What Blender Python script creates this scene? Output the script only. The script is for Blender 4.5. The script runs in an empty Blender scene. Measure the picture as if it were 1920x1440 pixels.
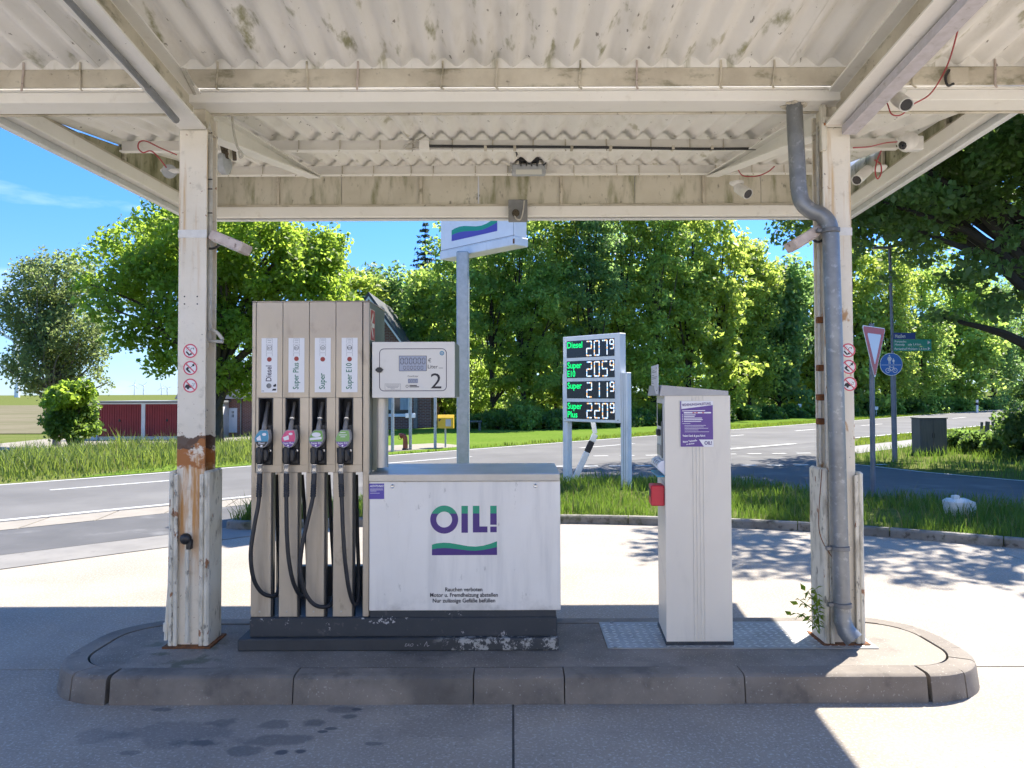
import bpy, bmesh, math, random
import numpy as np
from mathutils import Vector, Matrix

random.seed(11)
rng = np.random.default_rng(11)
R = math.radians
sc = bpy.context.scene
COL = sc.collection

# ------------------------------------------------------------------ camera
FPX = 1442.0                     # focal length in photograph pixels (1920 wide)
PITCH, ROLL, SHY = 1.6, 0.2, -0.01213
CAM = Vector((0.0, 0.0, 1.72))
MC = Matrix.Rotation(R(90 + PITCH), 3, 'X') @ Matrix.Rotation(R(-ROLL), 3, 'Z')
cd = bpy.data.cameras.new('camera')
cd.sensor_width = 36.0
cd.lens = FPX / 1920 * 36.0
cd.shift_y = SHY
cd.clip_start = 0.05
cd.clip_end = 9000
cam = bpy.data.objects.new('camera', cd)
COL.objects.link(cam)
cam.matrix_world = Matrix.Translation(CAM) @ MC.to_4x4()
sc.camera = cam

# ------------------------------------------------------------------ light
TO_SUN = Vector((0.512, 0.575, 1.0)).normalized()
SUN_EL = math.asin(TO_SUN.z)
SUN_AZ = math.atan2(TO_SUN.x, TO_SUN.y)
world = bpy.data.worlds.new('World')
sc.world = world
world.use_nodes = True
wn, wl = world.node_tree.nodes, world.node_tree.links
sky = wn.new('ShaderNodeTexSky')
sky.sky_type = 'NISHITA'
sky.sun_disc = False
sky.sun_elevation = SUN_EL
sky.sun_rotation = SUN_AZ
sky.air_density = 1.0
sky.dust_density = 0.0
sky.ozone_density = 3.5
# thin clouds over the Nishita sky
tc = wn.new('ShaderNodeTexCoord')
mp = wn.new('ShaderNodeMapping')
mp.inputs['Scale'].default_value = (1.6, 1.6, 6.5)
mp.inputs['Location'].default_value = (0.35, 0.1, 0.2)
nz = wn.new('ShaderNodeTexNoise')
nz.inputs['Scale'].default_value = 2.3
nz.inputs['Detail'].default_value = 7
nz.inputs['Roughness'].default_value = 0.55
mr = wn.new('ShaderNodeMapRange')
mr.inputs['From Min'].default_value = 0.52
mr.inputs['From Max'].default_value = 0.82
mr.inputs['To Max'].default_value = 0.4
mx = wn.new('ShaderNodeMix'); mx.data_type = 'RGBA'
mx.inputs['B'].default_value = (7.5, 7.7, 8.0, 1)
wl.new(tc.outputs['Generated'], mp.inputs['Vector'])
wl.new(mp.outputs['Vector'], nz.inputs['Vector'])
wl.new(nz.outputs['Fac'], mr.inputs['Value'])
wl.new(mr.outputs['Result'], mx.inputs['Factor'])
hs_ = wn.new('ShaderNodeHueSaturation')
hs_.inputs['Saturation'].default_value = 1.32
wl.new(sky.outputs['Color'], hs_.inputs['Color'])
# the hazy horizon band stays blue, as over the marsh
sx_ = wn.new('ShaderNodeSeparateXYZ'); wl.new(tc.outputs['Generated'], sx_.inputs[0])
hr = wn.new('ShaderNodeMapRange'); hr.inputs['From Min'].default_value = 0.0; hr.inputs['From Max'].default_value = 0.45
wl.new(sx_.outputs['Z'], hr.inputs['Value'])
ht = wn.new('ShaderNodeMix'); ht.data_type = 'RGBA'
ht.inputs['A'].default_value = (0.30, 0.42, 0.76, 1); ht.inputs['B'].default_value = (0.98, 0.90, 1, 1)
wl.new(hr.outputs['Result'], ht.inputs['Factor'])
hm = wn.new('ShaderNodeMix'); hm.data_type = 'RGBA'; hm.blend_type = 'MULTIPLY'; hm.inputs['Factor'].default_value = 1.0
wl.new(hs_.outputs['Color'], hm.inputs['A']); wl.new(ht.outputs['Result'], hm.inputs['B'])
wl.new(hm.outputs['Result'], mx.inputs['A'])
wl.new(mx.outputs['Result'], wn['Background'].inputs['Color'])
wn['Background'].inputs['Strength'].default_value = 0.05

sl = bpy.data.lights.new('sun', 'SUN')
sl.energy = 2.1
sl.angle = R(0.53)
sl.color = (1.0, 0.93, 0.82)
sun = bpy.data.objects.new('sun', sl)
COL.objects.link(sun)
sun.location = (20, 25, 60)
sun.rotation_euler = TO_SUN.to_track_quat('Z', 'Y').to_euler()

sc.view_settings.view_transform = 'Standard'
sc.view_settings.look = 'None'
sc.view_settings.gamma = 1.0
sc.view_settings.use_curve_mapping = False
sc.view_settings.exposure = 2.7
sc.render.engine = 'CYCLES'
sc.cycles.max_bounces = 7
sc.cycles.diffuse_bounces = 4
sc.cycles.use_adaptive_sampling = True
sc.cycles.adaptive_threshold = 0.02
sc.cycles.glossy_bounces = 3
sc.cycles.transmission_bounces = 4
sc.cycles.transparent_max_bounces = 6
sc.cycles.use_denoising = True
sc.cycles.caustics_reflective = False
sc.cycles.caustics_refractive = False
sc.cycles.sample_clamp_indirect = 8.0


# ------------------------------------------------------------------ pixel -> place (distance always given)
def ray(px, py):
    return MC @ Vector(((px - 960) / FPX, (720 + SHY * 1920 - py) / FPX, -1.0))

def at(px, py, Y):
    d = ray(px, py)
    return CAM + d * (Y / d.y)

def gz(px, py, z=0.0):
    d = ray(px, py)
    return CAM + d * ((z - CAM.z) / d.z)

def sstep(a, b, x):
    t = min(1.0, max(0.0, (x - a) / (b - a)))
    return t * t * (3 - 2 * t)

def tz(x, y):
    """terrain height: level round the station, falling away to the marsh beyond the road"""
    d = (y - 25.0 - 1.04 * x) / 1.44
    w = sstep(-1.0, -22.0, x)
    return -1.25 * w * sstep(2.0, 24.0, d)


# ------------------------------------------------------------------ materials
MATS = {}

def nn(t, typ, **kw):
    n = t.nodes.new(typ)
    for k, v in kw.items():
        setattr(n, k, v)
    return n

def trapez(t, sock, z):
    """1 between z[1] and z[2], fading to 0 at z[0] and z[3]"""
    a = nn(t, 'ShaderNodeMapRange'); b = nn(t, 'ShaderNodeMapRange')
    a.inputs['From Min'].default_value, a.inputs['From Max'].default_value = z[0], z[1]
    b.inputs['From Min'].default_value, b.inputs['From Max'].default_value = z[3], z[2]
    m = nn(t, 'ShaderNodeMath', operation='MULTIPLY')
    t.links.new(sock, a.inputs['Value']); t.links.new(sock, b.inputs['Value'])
    t.links.new(a.outputs[0], m.inputs[0]); t.links.new(b.outputs[0], m.inputs[1])
    return m.outputs[0]

def pm(name, col, col2=None, scale=3.0, rough=0.6, metal=0.0, bump=0.0, bscale=50.0, layers=(), st=(1, 1, 1), spec=0.5,
       emit=None, estr=0.0, spots=None, bdist=0.01):
    """procedural surface: base noise mix, layered stains of their own shape, fine relief; all in place coordinates"""
    m = bpy.data.materials.new(name)
    m.use_nodes = True
    t = m.node_tree
    bs = t.nodes['Principled BSDF']
    bs.inputs['Roughness'].default_value = rough
    bs.inputs['Metallic'].default_value = metal
    bs.inputs['Specular IOR Level'].default_value = spec
    c4 = (*col, 1)
    if emit:
        bs.inputs['Emission Color'].default_value = (*emit, 1)
        bs.inputs['Emission Strength'].default_value = estr
    MATS[name] = m
    if col2 is None and not layers and not bump and not spots:
        bs.inputs['Base Color'].default_value = c4
        return m
    geo = nn(t, 'ShaderNodeNewGeometry')
    pos = geo.outputs['Position']

    def noise(sc_, stretch, detail=6.0, rgh=0.6):
        mp_ = nn(t, 'ShaderNodeMapping')
        mp_.inputs['Scale'].default_value = stretch
        t.links.new(pos, mp_.inputs['Vector'])
        n_ = nn(t, 'ShaderNodeTexNoise')
        n_.inputs['Scale'].default_value = sc_
        n_.inputs['Detail'].default_value = detail
        n_.inputs['Roughness'].default_value = rgh
        t.links.new(mp_.outputs[0], n_.inputs['Vector'])
        return n_.outputs['Fac']

    def mix(a, b, fac):
        x = nn(t, 'ShaderNodeMix', data_type='RGBA')
        for s, key in ((a, 'A'), (b, 'B')):
            if isinstance(s, tuple):
                x.inputs[key].default_value = s
            else:
                t.links.new(s, x.inputs[key])
        if isinstance(fac, float):
            x.inputs['Factor'].default_value = fac
        else:
            t.links.new(fac, x.inputs['Factor'])
        return x.outputs['Result']

    def remap(s, lo, hi, k):
        r_ = nn(t, 'ShaderNodeMapRange', interpolation_type='SMOOTHSTEP')
        r_.inputs['From Min'].default_value = lo
        r_.inputs['From Max'].default_value = hi
        r_.inputs['To Max'].default_value = k
        t.links.new(s, r_.inputs['Value'])
        return r_.outputs[0]

    cur = c4
    if col2 is not None:
        cur = mix(c4, (*col2, 1), remap(noise(scale, st), 0.32, 0.68, 1.0))
    sep = None
    for L in layers:
        fn = noise(L.get('s', 4.0), L.get('st', (1, 1, 1)), L.get('d', 6.0), L.get('r', 0.6))
        if 'ridge' in L:                       # thin meandering crack lines
            sb_ = nn(t, 'ShaderNodeMath', operation='SUBTRACT'); t.links.new(fn, sb_.inputs[0]); sb_.inputs[1].default_value = 0.5
            ab_ = nn(t, 'ShaderNodeMath', operation='ABSOLUTE'); t.links.new(sb_.outputs[0], ab_.inputs[0])
            f = remap(ab_.outputs[0], L['ridge'], 0.0, L.get('k', 1.0))
        else:
            f = remap(fn, L.get('lo', 0.5), L.get('hi', 0.7), L.get('k', 1.0))
        for ax in 'xyz':
            if ax in L:
                if sep is None:
                    sep = nn(t, 'ShaderNodeSeparateXYZ')
                    t.links.new(pos, sep.inputs[0])
                src_ = sep.outputs['xyz'.index(ax)]
                if 'rag' in L:
                    ma = nn(t, 'ShaderNodeMath', operation='MULTIPLY_ADD')
                    t.links.new(noise(12.0, (1, 1, 1)), ma.inputs[0]); ma.inputs[1].default_value = L['rag']
                    t.links.new(src_, ma.inputs[2]); src_ = ma.outputs[0]
                tr = trapez(t, src_, L[ax])
                mu = nn(t, 'ShaderNodeMath', operation='MULTIPLY')
                t.links.new(f, mu.inputs[0]); t.links.new(tr, mu.inputs[1])
                f = mu.outputs[0]
        cur = mix(cur, (*L['c'], 1), f)
    if spots:
        nd = noise(5.5, (1, 1, 1), 5.0)
        for (sx, sy, rx, ry, k, c) in spots:
            mp_ = nn(t, 'ShaderNodeMapping')
            mp_.inputs['Location'].default_value = (-sx / rx, -sy / ry, 0)
            mp_.inputs['Scale'].default_value = (1 / rx, 1 / ry, 0)
            t.links.new(pos, mp_.inputs['Vector'])
            ln = nn(t, 'ShaderNodeVectorMath', operation='LENGTH')
            t.links.new(mp_.outputs[0], ln.inputs[0])
            ad = nn(t, 'ShaderNodeMath', operation='MULTIPLY_ADD')
            t.links.new(nd, ad.inputs[0]); ad.inputs[1].default_value = 2.3
            t.links.new(ln.outputs['Value'], ad.inputs[2])
            cur = mix(cur, (*c, 1), remap(ad.outputs[0], 2.2, 1.75, k))
    if isinstance(cur, tuple):
        bs.inputs['Base Color'].default_value = cur
    else:
        t.links.new(cur, bs.inputs['Base Color'])
    if bump:
        b = nn(t, 'ShaderNodeBump')
        b.inputs['Strength'].default_value = bump
        b.inputs['Distance'].default_value = bdist
        t.links.new(noise(bscale, st, 4.0), b.inputs['Height'])
        t.links.new(b.outputs[0], bs.inputs['Normal'])
    return m

def leafmat(name, a, b, trans, tfac=0.4, rough=0.5):
    m = bpy.data.materials.new(name); m.use_nodes = True
    t = m.node_tree
    bs = t.nodes['Principled BSDF']; out = t.nodes['Material Output']
    geo = nn(t, 'ShaderNodeNewGeometry')
    x = nn(t, 'ShaderNodeMix', data_type='RGBA')
    x.inputs['A'].default_value = (*a, 1); x.inputs['B'].default_value = (*b, 1)
    nz_ = nn(t, 'ShaderNodeTexNoise'); nz_.inputs['Scale'].default_value = 0.55; nz_.inputs['Detail'].default_value = 3.0
    t.links.new(geo.outputs['Position'], nz_.inputs['Vector'])
    mr_ = nn(t, 'ShaderNodeMapRange'); mr_.inputs['From Min'].default_value = 0.35; mr_.inputs['From Max'].default_value = 0.65
    mr_.inputs['To Min'].default_value = -0.5; mr_.inputs['To Max'].default_value = 0.5
    t.links.new(nz_.outputs['Fac'], mr_.inputs['Value'])
    ad_ = nn(t, 'ShaderNodeMath', operation='ADD', use_clamp=True)
    t.links.new(geo.outputs['Random Per Island'], ad_.inputs[0]); t.links.new(mr_.outputs[0], ad_.inputs[1])
    t.links.new(ad_.outputs[0], x.inputs['Factor'])
    bs.inputs['Roughness'].default_value = rough
    bs.inputs['Specular IOR Level'].default_value = 0.35
    t.links.new(x.outputs['Result'], bs.inputs['Base Color'])
    y = nn(t, 'ShaderNodeMix', data_type='RGBA')
    y.inputs['A'].default_value = (*trans, 1); y.inputs['B'].default_value = (*[c * 0.6 for c in trans], 1)
    t.links.new(geo.outputs['Random Per Island'], y.inputs['Factor'])
    tr = nn(t, 'ShaderNodeBsdfTranslucent')
    t.links.new(y.outputs['Result'], tr.inputs['Color'])
    ms = nn(t, 'ShaderNodeMixShader'); ms.inputs[0].default_value = tfac
    t.links.new(bs.outputs[0], ms.inputs[1]); t.links.new(tr.outputs[0], ms.inputs[2])
    t.links.new(ms.outputs[0], out.inputs['Surface'])
    MATS[name] = m
    return m

D = dict
# cream paint of the canopy
pm('cream', (0.87, 0.85, 0.80), (0.83, 0.81, 0.755), 2.5, rough=0.55, bump=0.12, bscale=60, layers=[
    D(c=(0.42, 0.38, 0.30), s=9, lo=0.58, hi=0.82, k=0.4, st=(1, 1, 1)), D(c=(0.2, 0.17, 0.12), s=38, lo=0.70, hi=0.76, k=0.7)])
pm('cream_dirty', (0.66, 0.61, 0.50), (0.50, 0.45, 0.36), 3.0, rough=0.7, bump=0.2, bscale=50, layers=[
    D(c=(0.16, 0.15, 0.08), s=5, lo=0.52, hi=0.72, k=0.75, st=(1, 1, 2)), D(c=(0.09, 0.08, 0.06), s=22, lo=0.62, hi=0.74, k=0.8)])
pm('fascia_panel', (0.70, 0.66, 0.55), (0.60, 0.56, 0.45), 2.0, rough=0.7, bump=0.15, bscale=40, layers=[
    D(c=(0.17, 0.18, 0.06), s=3.2, lo=0.48, hi=0.75, k=0.85, st=(2.2, 2.2, 0.5)),
    D(c=(0.08, 0.08, 0.05), s=20, lo=0.6, hi=0.75, k=0.7, st=(1, 1, 0.5))])
pm('side_panel', (0.55, 0.52, 0.40), (0.36, 0.35, 0.22), 2.0, rough=0.75, layers=[
    D(c=(0.10, 0.11, 0.04), s=3.0, lo=0.42, hi=0.66, k=0.9, st=(1.5, 1.5, 0.6)), D(c=(0.05, 0.05, 0.03), s=16, lo=0.58, hi=0.72, k=0.8)])
pm('sheet', (0.88, 0.865, 0.82), (0.84, 0.825, 0.775), 1.4, rough=0.85, bump=0.35, bscale=28, bdist=0.008, layers=[
    D(c=(0.62, 0.59, 0.51), s=2.0, lo=0.50, hi=0.74, k=0.5, st=(3.5, 0.8, 1)),
    D(c=(0.22, 0.22, 0.08), s=2.6, lo=0.56, hi=0.68, k=0.85, st=(2.6, 0.75, 0.3), y=(3.5, 4.1, 4.6, 5.0)), D(c=(0.34, 0.32, 0.17), s=4.0, lo=0.62, hi=0.72, k=0.6, st=(2.2, 0.6, 0.3)),
    D(c=(0.14, 0.12, 0.09), s=13, lo=0.66, hi=0.70, k=0.8, st=(2.2, 0.8, 1)),
    D(c=(0.09, 0.08, 0.06), s=46, lo=0.70, hi=0.76, k=0.8)])
RUSTC = (0.23, 0.085, 0.025)
pm('column_paint', (0.77, 0.71, 0.60), (0.71, 0.65, 0.535), 4.0, rough=0.55, bump=0.2, bscale=45, layers=[
    D(c=(0.42, 0.38, 0.30), s=14, lo=0.55, hi=0.72, k=0.5),
    D(c=(0.52, 0.33, 0.13), s=7, lo=0.52, hi=0.68, k=0.8, st=(3.0, 3.0, 0.13), z=(2.3, 2.7, 3.3, 3.4)),
    D(c=(0.50, 0.23, 0.05), s=6, lo=0.38, hi=0.58, k=0.95, st=(4.0, 4.0, 0.35), z=(0.5, 0.9, 1.32, 1.36), x=(-3, -2.5, -1, -0.5)),
    D(c=(0.36, 0.13, 0.03), s=9, lo=0.38, hi=0.46, k=1.0, z=(1.38, 1.40, 1.56, 1.57), rag=0.24, x=(-3, -2.5, -1, -0.5)),
    D(c=(0.075, 0.042, 0.028), s=8, lo=0.38, hi=0.44, k=0.95, z=(1.43, 1.435, 1.51, 1.515), rag=0.12, x=(-3, -2.5, -1, -0.5)),
    D(c=(0.40, 0.20, 0.06), s=8, lo=0.56, hi=0.64, k=0.9, st=(1.6, 1.6, 0.7), z=(0.7, 0.95, 2.2, 2.4), x=(1, 1.5, 3, 3.5)),
    D(c=(0.27, 0.10, 0.03), s=22, lo=0.665, hi=0.70, k=0.8),
    D(c=(0.09, 0.08, 0.07), s=34, lo=0.66, hi=0.72, k=0.8)])
pm('casing_paint', (0.70, 0.66, 0.56), (0.60, 0.56, 0.46), 5.0, rough=0.6, bump=0.3, bscale=40, layers=[
    D(c=(0.30, 0.27, 0.21), s=10, lo=0.5, hi=0.66, k=0.7, st=(1.5, 1.5, 0.5)),
    D(c=(0.11, 0.105, 0.09), s=17, lo=0.58, hi=0.68, k=0.8, st=(1.4, 1.4, 0.6)),
    D(c=RUSTC, s=20, lo=0.63, hi=0.68, k=0.9, st=(1, 1, 0.5))])
pm('rust', RUSTC, (0.10, 0.045, 0.02), 18, rough=0.9, bump=0.4, bscale=70)
pm('rust_orange', (0.42, 0.16, 0.035), (0.25, 0.08, 0.02), 14, rough=0.85)
pm('zinc', (0.25, 0.262, 0.27), (0.19, 0.20, 0.21), 9, rough=0.42, metal=0.55, bump=0.06, bscale=30, layers=[
    D(c=(0.48, 0.49, 0.50), s=22, lo=0.55, hi=0.7, k=0.5)])
pm('zinc_dark', (0.20, 0.205, 0.21), (0.15, 0.155, 0.16), 9, rough=0.5, metal=0.5)
pm('galv', (0.42, 0.45, 0.46), (0.34, 0.37, 0.38), 12, rough=0.5, metal=0.35, layers=[D(c=(0.30, 0.36, 0.31), s=3, lo=0.5, hi=0.7, k=0.4)])
pm('lilac_duct', (0.56, 0.53, 0.57), (0.48, 0.45, 0.47), 20, rough=0.6, layers=[D(c=(0.3, 0.27, 0.26), s=30, lo=0.6, hi=0.72, k=0.6)])
# concrete and asphalt
DK = (0.055, 0.055, 0.056)
stain_spots = []
for (px, py, rx, ry, k) in ((330, 1372, .30, .20, .38), (415, 1355, .09, .06, .5), (372, 1393, .12, .055, .85), (455, 1408, .10, .06, .6),
                            (520, 1388, .26, .07, .55), (590, 1356, .09, .06, .65), (655, 1345, .06, .04, .7), (622, 1366, .035, .02, .8),
                            (605, 1372, .025, .015, .9), (527, 1411, .045, .028, .95), (565, 1409, .035, .028, .95), (668, 1330, .028, .018, .9),
                            (300, 1331, .07, .03, .6), (640, 1331, .10, .045, .5), (850, 1360, .40, .22, .22), (515, 1358, .08, .07, .5),
                            (240, 1412, .06, .035, .5), (180, 1380, .16, .09, .3), (700, 1395, .05, .02, .6)):
    g = gz(px, py)
    stain_spots.append((g.x, g.y, rx, ry, k, (0.075, 0.078, 0.085)))
pm('concrete', (0.325, 0.283, 0.233), (0.268, 0.232, 0.191), 1.1, rough=0.85, bump=0.25, bscale=90, bdist=0.004, layers=[
    D(c=(0.46, 0.435, 0.39), s=60, lo=0.54, hi=0.62, k=0.7, d=3.0), D(c=(0.12, 0.11, 0.10), s=48, lo=0.60, hi=0.70, k=0.6, d=3.0),
    D(c=(0.30, 0.285, 0.26), s=0.7, lo=0.5, hi=0.75, k=0.55, st=(0.6, 1.4, 1)),
    D(c=(0.17, 0.16, 0.15), s=0.35, lo=0.52, hi=0.72, k=0.5, st=(1.6, 0.25, 1)),
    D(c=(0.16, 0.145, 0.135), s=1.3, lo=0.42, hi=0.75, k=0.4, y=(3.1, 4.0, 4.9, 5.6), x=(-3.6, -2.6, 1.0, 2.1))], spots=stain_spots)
pm('island_top', (0.24, 0.21, 0.178), (0.15, 0.132, 0.112), 2.2, rough=0.85, bump=0.25, bscale=80, bdist=0.004, layers=[
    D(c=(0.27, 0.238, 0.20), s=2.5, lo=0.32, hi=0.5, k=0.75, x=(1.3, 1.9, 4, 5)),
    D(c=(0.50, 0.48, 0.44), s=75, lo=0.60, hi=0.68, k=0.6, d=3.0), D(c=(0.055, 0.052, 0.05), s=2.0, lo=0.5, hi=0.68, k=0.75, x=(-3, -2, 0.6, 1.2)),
    D(c=(0.06, 0.07, 0.035), s=6, lo=0.5, hi=0.62, k=0.7, x=(-2.4, -2.2, -1.85, -1.6))])
pm('kerb', (0.235, 0.205, 0.172), (0.165, 0.142, 0.119), 2.5, rough=0.85, bump=0.25, bscale=85, bdist=0.004, layers=[
    D(c=(0.42, 0.40, 0.36), s=70, lo=0.62, hi=0.70, k=0.6, d=3.0),
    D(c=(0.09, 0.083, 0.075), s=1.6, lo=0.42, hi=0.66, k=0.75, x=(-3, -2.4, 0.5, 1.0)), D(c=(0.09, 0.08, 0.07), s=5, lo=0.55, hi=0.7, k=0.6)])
pm('kerb_verge', (0.26, 0.245, 0.215), (0.15, 0.14, 0.12), 3.0, rough=0.9, bump=0.3, bscale=50, layers=[
    D(c=(0.06, 0.07, 0.03), s=5, lo=0.5, hi=0.66, k=0.8), D(c=(0.05, 0.04, 0.03), s=12, lo=0.56, hi=0.7, k=0.8)])
pm('joint', (0.085, 0.08, 0.075), (0.05, 0.048, 0.045), 6, rough=0.95)
pm('asphalt', (0.150, 0.147, 0.144), (0.12, 0.118, 0.116), 0.5, rough=0.9, spec=0.15, bump=0.2, bscale=120, bdist=0.004, st=(1, 1, 1), layers=[
    D(c=(0.19, 0.186, 0.178), s=0.28, lo=0.45, hi=0.7, k=0.6), D(c=(0.11, 0.11, 0.115), s=0.5, lo=0.6, hi=0.72, k=0.6, st=(0.4, 0.4, 1))])
pm('asphalt_side', (0.14, 0.138, 0.137), (0.115, 0.113, 0.112), 0.7, rough=0.9, spec=0.15, bump=0.2, bscale=120, bdist=0.004, layers=[
    D(c=(0.22, 0.22, 0.21), s=0.9, lo=0.52, hi=0.72, k=0.5), D(c=(0.07, 0.07, 0.075), s=1.4, lo=0.62, hi=0.72, k=0.7)])
pm('asphalt_path', (0.095, 0.093, 0.093), (0.075, 0.074, 0.074), 1.2, rough=0.8, layers=[D(c=(0.22, 0.22, 0.22), s=1.5, lo=0.55, hi=0.75, k=0.5)])
pm('band_stone', (0.22, 0.21, 0.195), (0.18, 0.172, 0.16), 2, rough=0.85, layers=[D(c=(0.16, 0.15, 0.14), s=6, lo=0.55, hi=0.7, k=0.6)])
pm('gutter_stone', (0.28, 0.25, 0.21), (0.24, 0.215, 0.18), 2.5, rough=0.85, layers=[D(c=(0.22, 0.2, 0.17), s=5, lo=0.52, hi=0.7, k=0.5)])
pm('road_paint', (0.55, 0.55, 0.53), (0.42, 0.42, 0.41), 6, rough=0.6, layers=[D(c=(0.25, 0.25, 0.26), s=24, lo=0.56, hi=0.66, k=0.6)])
pm('soil', (0.10, 0.13, 0.035), (0.13, 0.14, 0.05), 0.6, rough=1.0, spec=0.0, layers=[D(c=(0.20, 0.19, 0.09), s=0.8, lo=0.55, hi=0.72, k=0.6), D(c=(0.06, 0.10, 0.02), s=5, lo=0.5, hi=0.7, k=0.6)])
pm('lawn', (0.10, 0.17, 0.025), (0.13, 0.19, 0.035), 0.35, rough=1.0, spec=0.0, bump=0.4, bscale=30, layers=[D(c=(0.06, 0.11, 0.015), s=8, lo=0.45, hi=0.7, k=0.7)])
pm('ploughed', (0.17, 0.15, 0.105), (0.135, 0.125, 0.08), 0.08, rough=1.0, spec=0.0, layers=[D(c=(0.10, 0.12, 0.045), s=0.3, lo=0.48, hi=0.66, k=0.5, st=(0.3, 2, 1)), D(c=(0.21, 0.19, 0.14), s=1.2, lo=0.5, hi=0.7, k=0.5, st=(0.4, 1, 1))])
pm('gravel', (0.28, 0.25, 0.20), (0.23, 0.205, 0.165), 1.5, rough=0.95, layers=[D(c=(0.22, 0.2, 0.15), s=9, lo=0.55, hi=0.7, k=0.5)])
# pump and kiosk
pm('pump_steel', (0.51, 0.44, 0.345), (0.46, 0.397, 0.31), 2.5, rough=0.42, metal=0.35, bump=0.05, bscale=50, st=(1, 1, 1), layers=[
    D(c=(0.30, 0.25, 0.19), s=4, lo=0.52, hi=0.74, k=0.65, st=(3, 1, 0.25)), D(c=(0.22, 0.18, 0.13), s=9, lo=0.60, hi=0.74, k=0.5, st=(1, 1, 0.6)), D(c=(0.12, 0.10, 0.08), s=30, lo=0.68, hi=0.74, k=0.6),
    D(c=(0.37, 0.315, 0.265), s=1.2, lo=0.3, hi=0.6, k=0.7, z=(1.85, 2.1, 3, 3.2))])
pm('pump_side', (0.20, 0.215, 0.18), (0.15, 0.165, 0.13), 3, rough=0.4, metal=0.4)
pm('steel_top', (0.50, 0.49, 0.47), (0.42, 0.41, 0.39), 4, rough=0.38, metal=0.6)
pm('white_panel', (0.83, 0.80, 0.745), (0.78, 0.75, 0.695), 1.5, rough=0.32, layers=[
    D(c=(0.56, 0.545, 0.52), s=2.6, lo=0.48, hi=0.76, k=0.55, st=(3.2, 1, 0.35)), D(c=(0.30, 0.28, 0.25), s=16, lo=0.66, hi=0.74, k=0.5, st=(1, 1, 0.5)), D(c=(0.35, 0.33, 0.30), s=6, lo=0.45, hi=0.7, k=0.5, z=(0.3, 0.36, 0.40, 0.52))])
pm('beige_panel', (0.72, 0.69, 0.63), (0.68, 0.65, 0.59), 2, rough=0.4, layers=[D(c=(0.5, 0.47, 0.42), s=7, lo=0.6, hi=0.8, k=0.35)])
pm('kiosk', (0.74, 0.695, 0.61), (0.70, 0.655, 0.575), 1.6, rough=0.42, bump=0.03, bscale=120, layers=[
    D(c=(0.50, 0.47, 0.42), s=4, lo=0.56, hi=0.8, k=0.45, st=(2, 2, 0.5)), D(c=(0.3, 0.28, 0.25), s=40, lo=0.72, hi=0.78, k=0.6)])
pm('kiosk_cap', (0.42, 0.415, 0.41), (0.36, 0.355, 0.35), 4, rough=0.5)
pm('plinth', (0.028, 0.036, 0.046), (0.035, 0.042, 0.052), 4, rough=0.5, bump=0.2, bscale=40, layers=[
    D(c=(0.44, 0.44, 0.44), s=7.5, lo=0.635, hi=0.645, k=0.95, r=0.72), D(c=(0.10, 0.10, 0.10), s=26, lo=0.6, hi=0.7, k=0.5)])
pm('skid', (0.045, 0.05, 0.055), (0.035, 0.038, 0.042), 4, rough=0.7, bump=0.2, bscale=40, layers=[
    D(c=(0.40, 0.40, 0.38), s=15, lo=0.50, hi=0.55, k=0.85, r=0.8, x=(-0.5, -0.35, 0.4, 0.6)), D(c=(0.30, 0.30, 0.29), s=11, lo=0.66, hi=0.69, k=0.8)])
pm('black_plastic', (0.016, 0.017, 0.020), rough=0.42)
pm('rubber', (0.014, 0.015, 0.018), (0.022, 0.023, 0.027), 20, rough=0.5)
pm('boot_dark', (0.012, 0.014, 0.020), rough=0.55)
pm('boot_rim', (0.05, 0.05, 0.055), rough=0.45)
pm('spout', (0.38, 0.36, 0.33), (0.30, 0.28, 0.26), 30, rough=0.4, metal=0.6)
pm('chrome', (0.62, 0.61, 0.58), rough=0.25, metal=0.8)
pm('sticker_white', (0.74, 0.745, 0.75), rough=0.4)
pm('sticker_grey', (0.42, 0.425, 0.43), rough=0.5)
pm('ink', (0.015, 0.014, 0.022), rough=0.5)
pm('ink_navy', (0.035, 0.022, 0.06), rough=0.5)
pm('ink_green', (0.018, 0.16, 0.10), rough=0.5)
pm('ink_grey', (0.30, 0.30, 0.31), rough=0.5)
pm('logo_green', (0.008, 0.30, 0.17), rough=0.35)
pm('logo_purple', (0.060, 0.026, 0.19), rough=0.35)
pm('logo_violet', (0.085, 0.060, 0.36), rough=0.35)
pm('poster_purple', (0.10, 0.045, 0.26), (0.115, 0.055, 0.28), 8, rough=0.4)
pm('poster_white', (0.76, 0.75, 0.78), rough=0.4)
pm('red_button', (0.30, 0.03, 0.025), rough=0.4)
pm('sign_red', (0.50, 0.028, 0.04), rough=0.4)
pm('arrow_red', (0.42, 0.05, 0.035), rough=0.45)
pm('arrow_pale', (0.72, 0.72, 0.58), rough=0.5)
pm('red_box', (0.60, 0.028, 0.05), (0.54, 0.024, 0.04), 6, rough=0.4)
pm('sign_pink', (0.62, 0.09, 0.13), rough=0.5)
pm('sign_blue', (0.010, 0.13, 0.46), rough=0.35)
pm('sign_blue_street', (0.012, 0.045, 0.22), rough=0.35)
pm('sign_green', (0.010, 0.26, 0.19), rough=0.35)
pm('sign_face_pale', (0.66, 0.68, 0.76), rough=0.35)
pm('sign_white', (0.80, 0.80, 0.80), (0.74, 0.74, 0.74), 4, rough=0.4, layers=[D(c=(0.5, 0.5, 0.47), s=6, lo=0.58, hi=0.75, k=0.35)])
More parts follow.
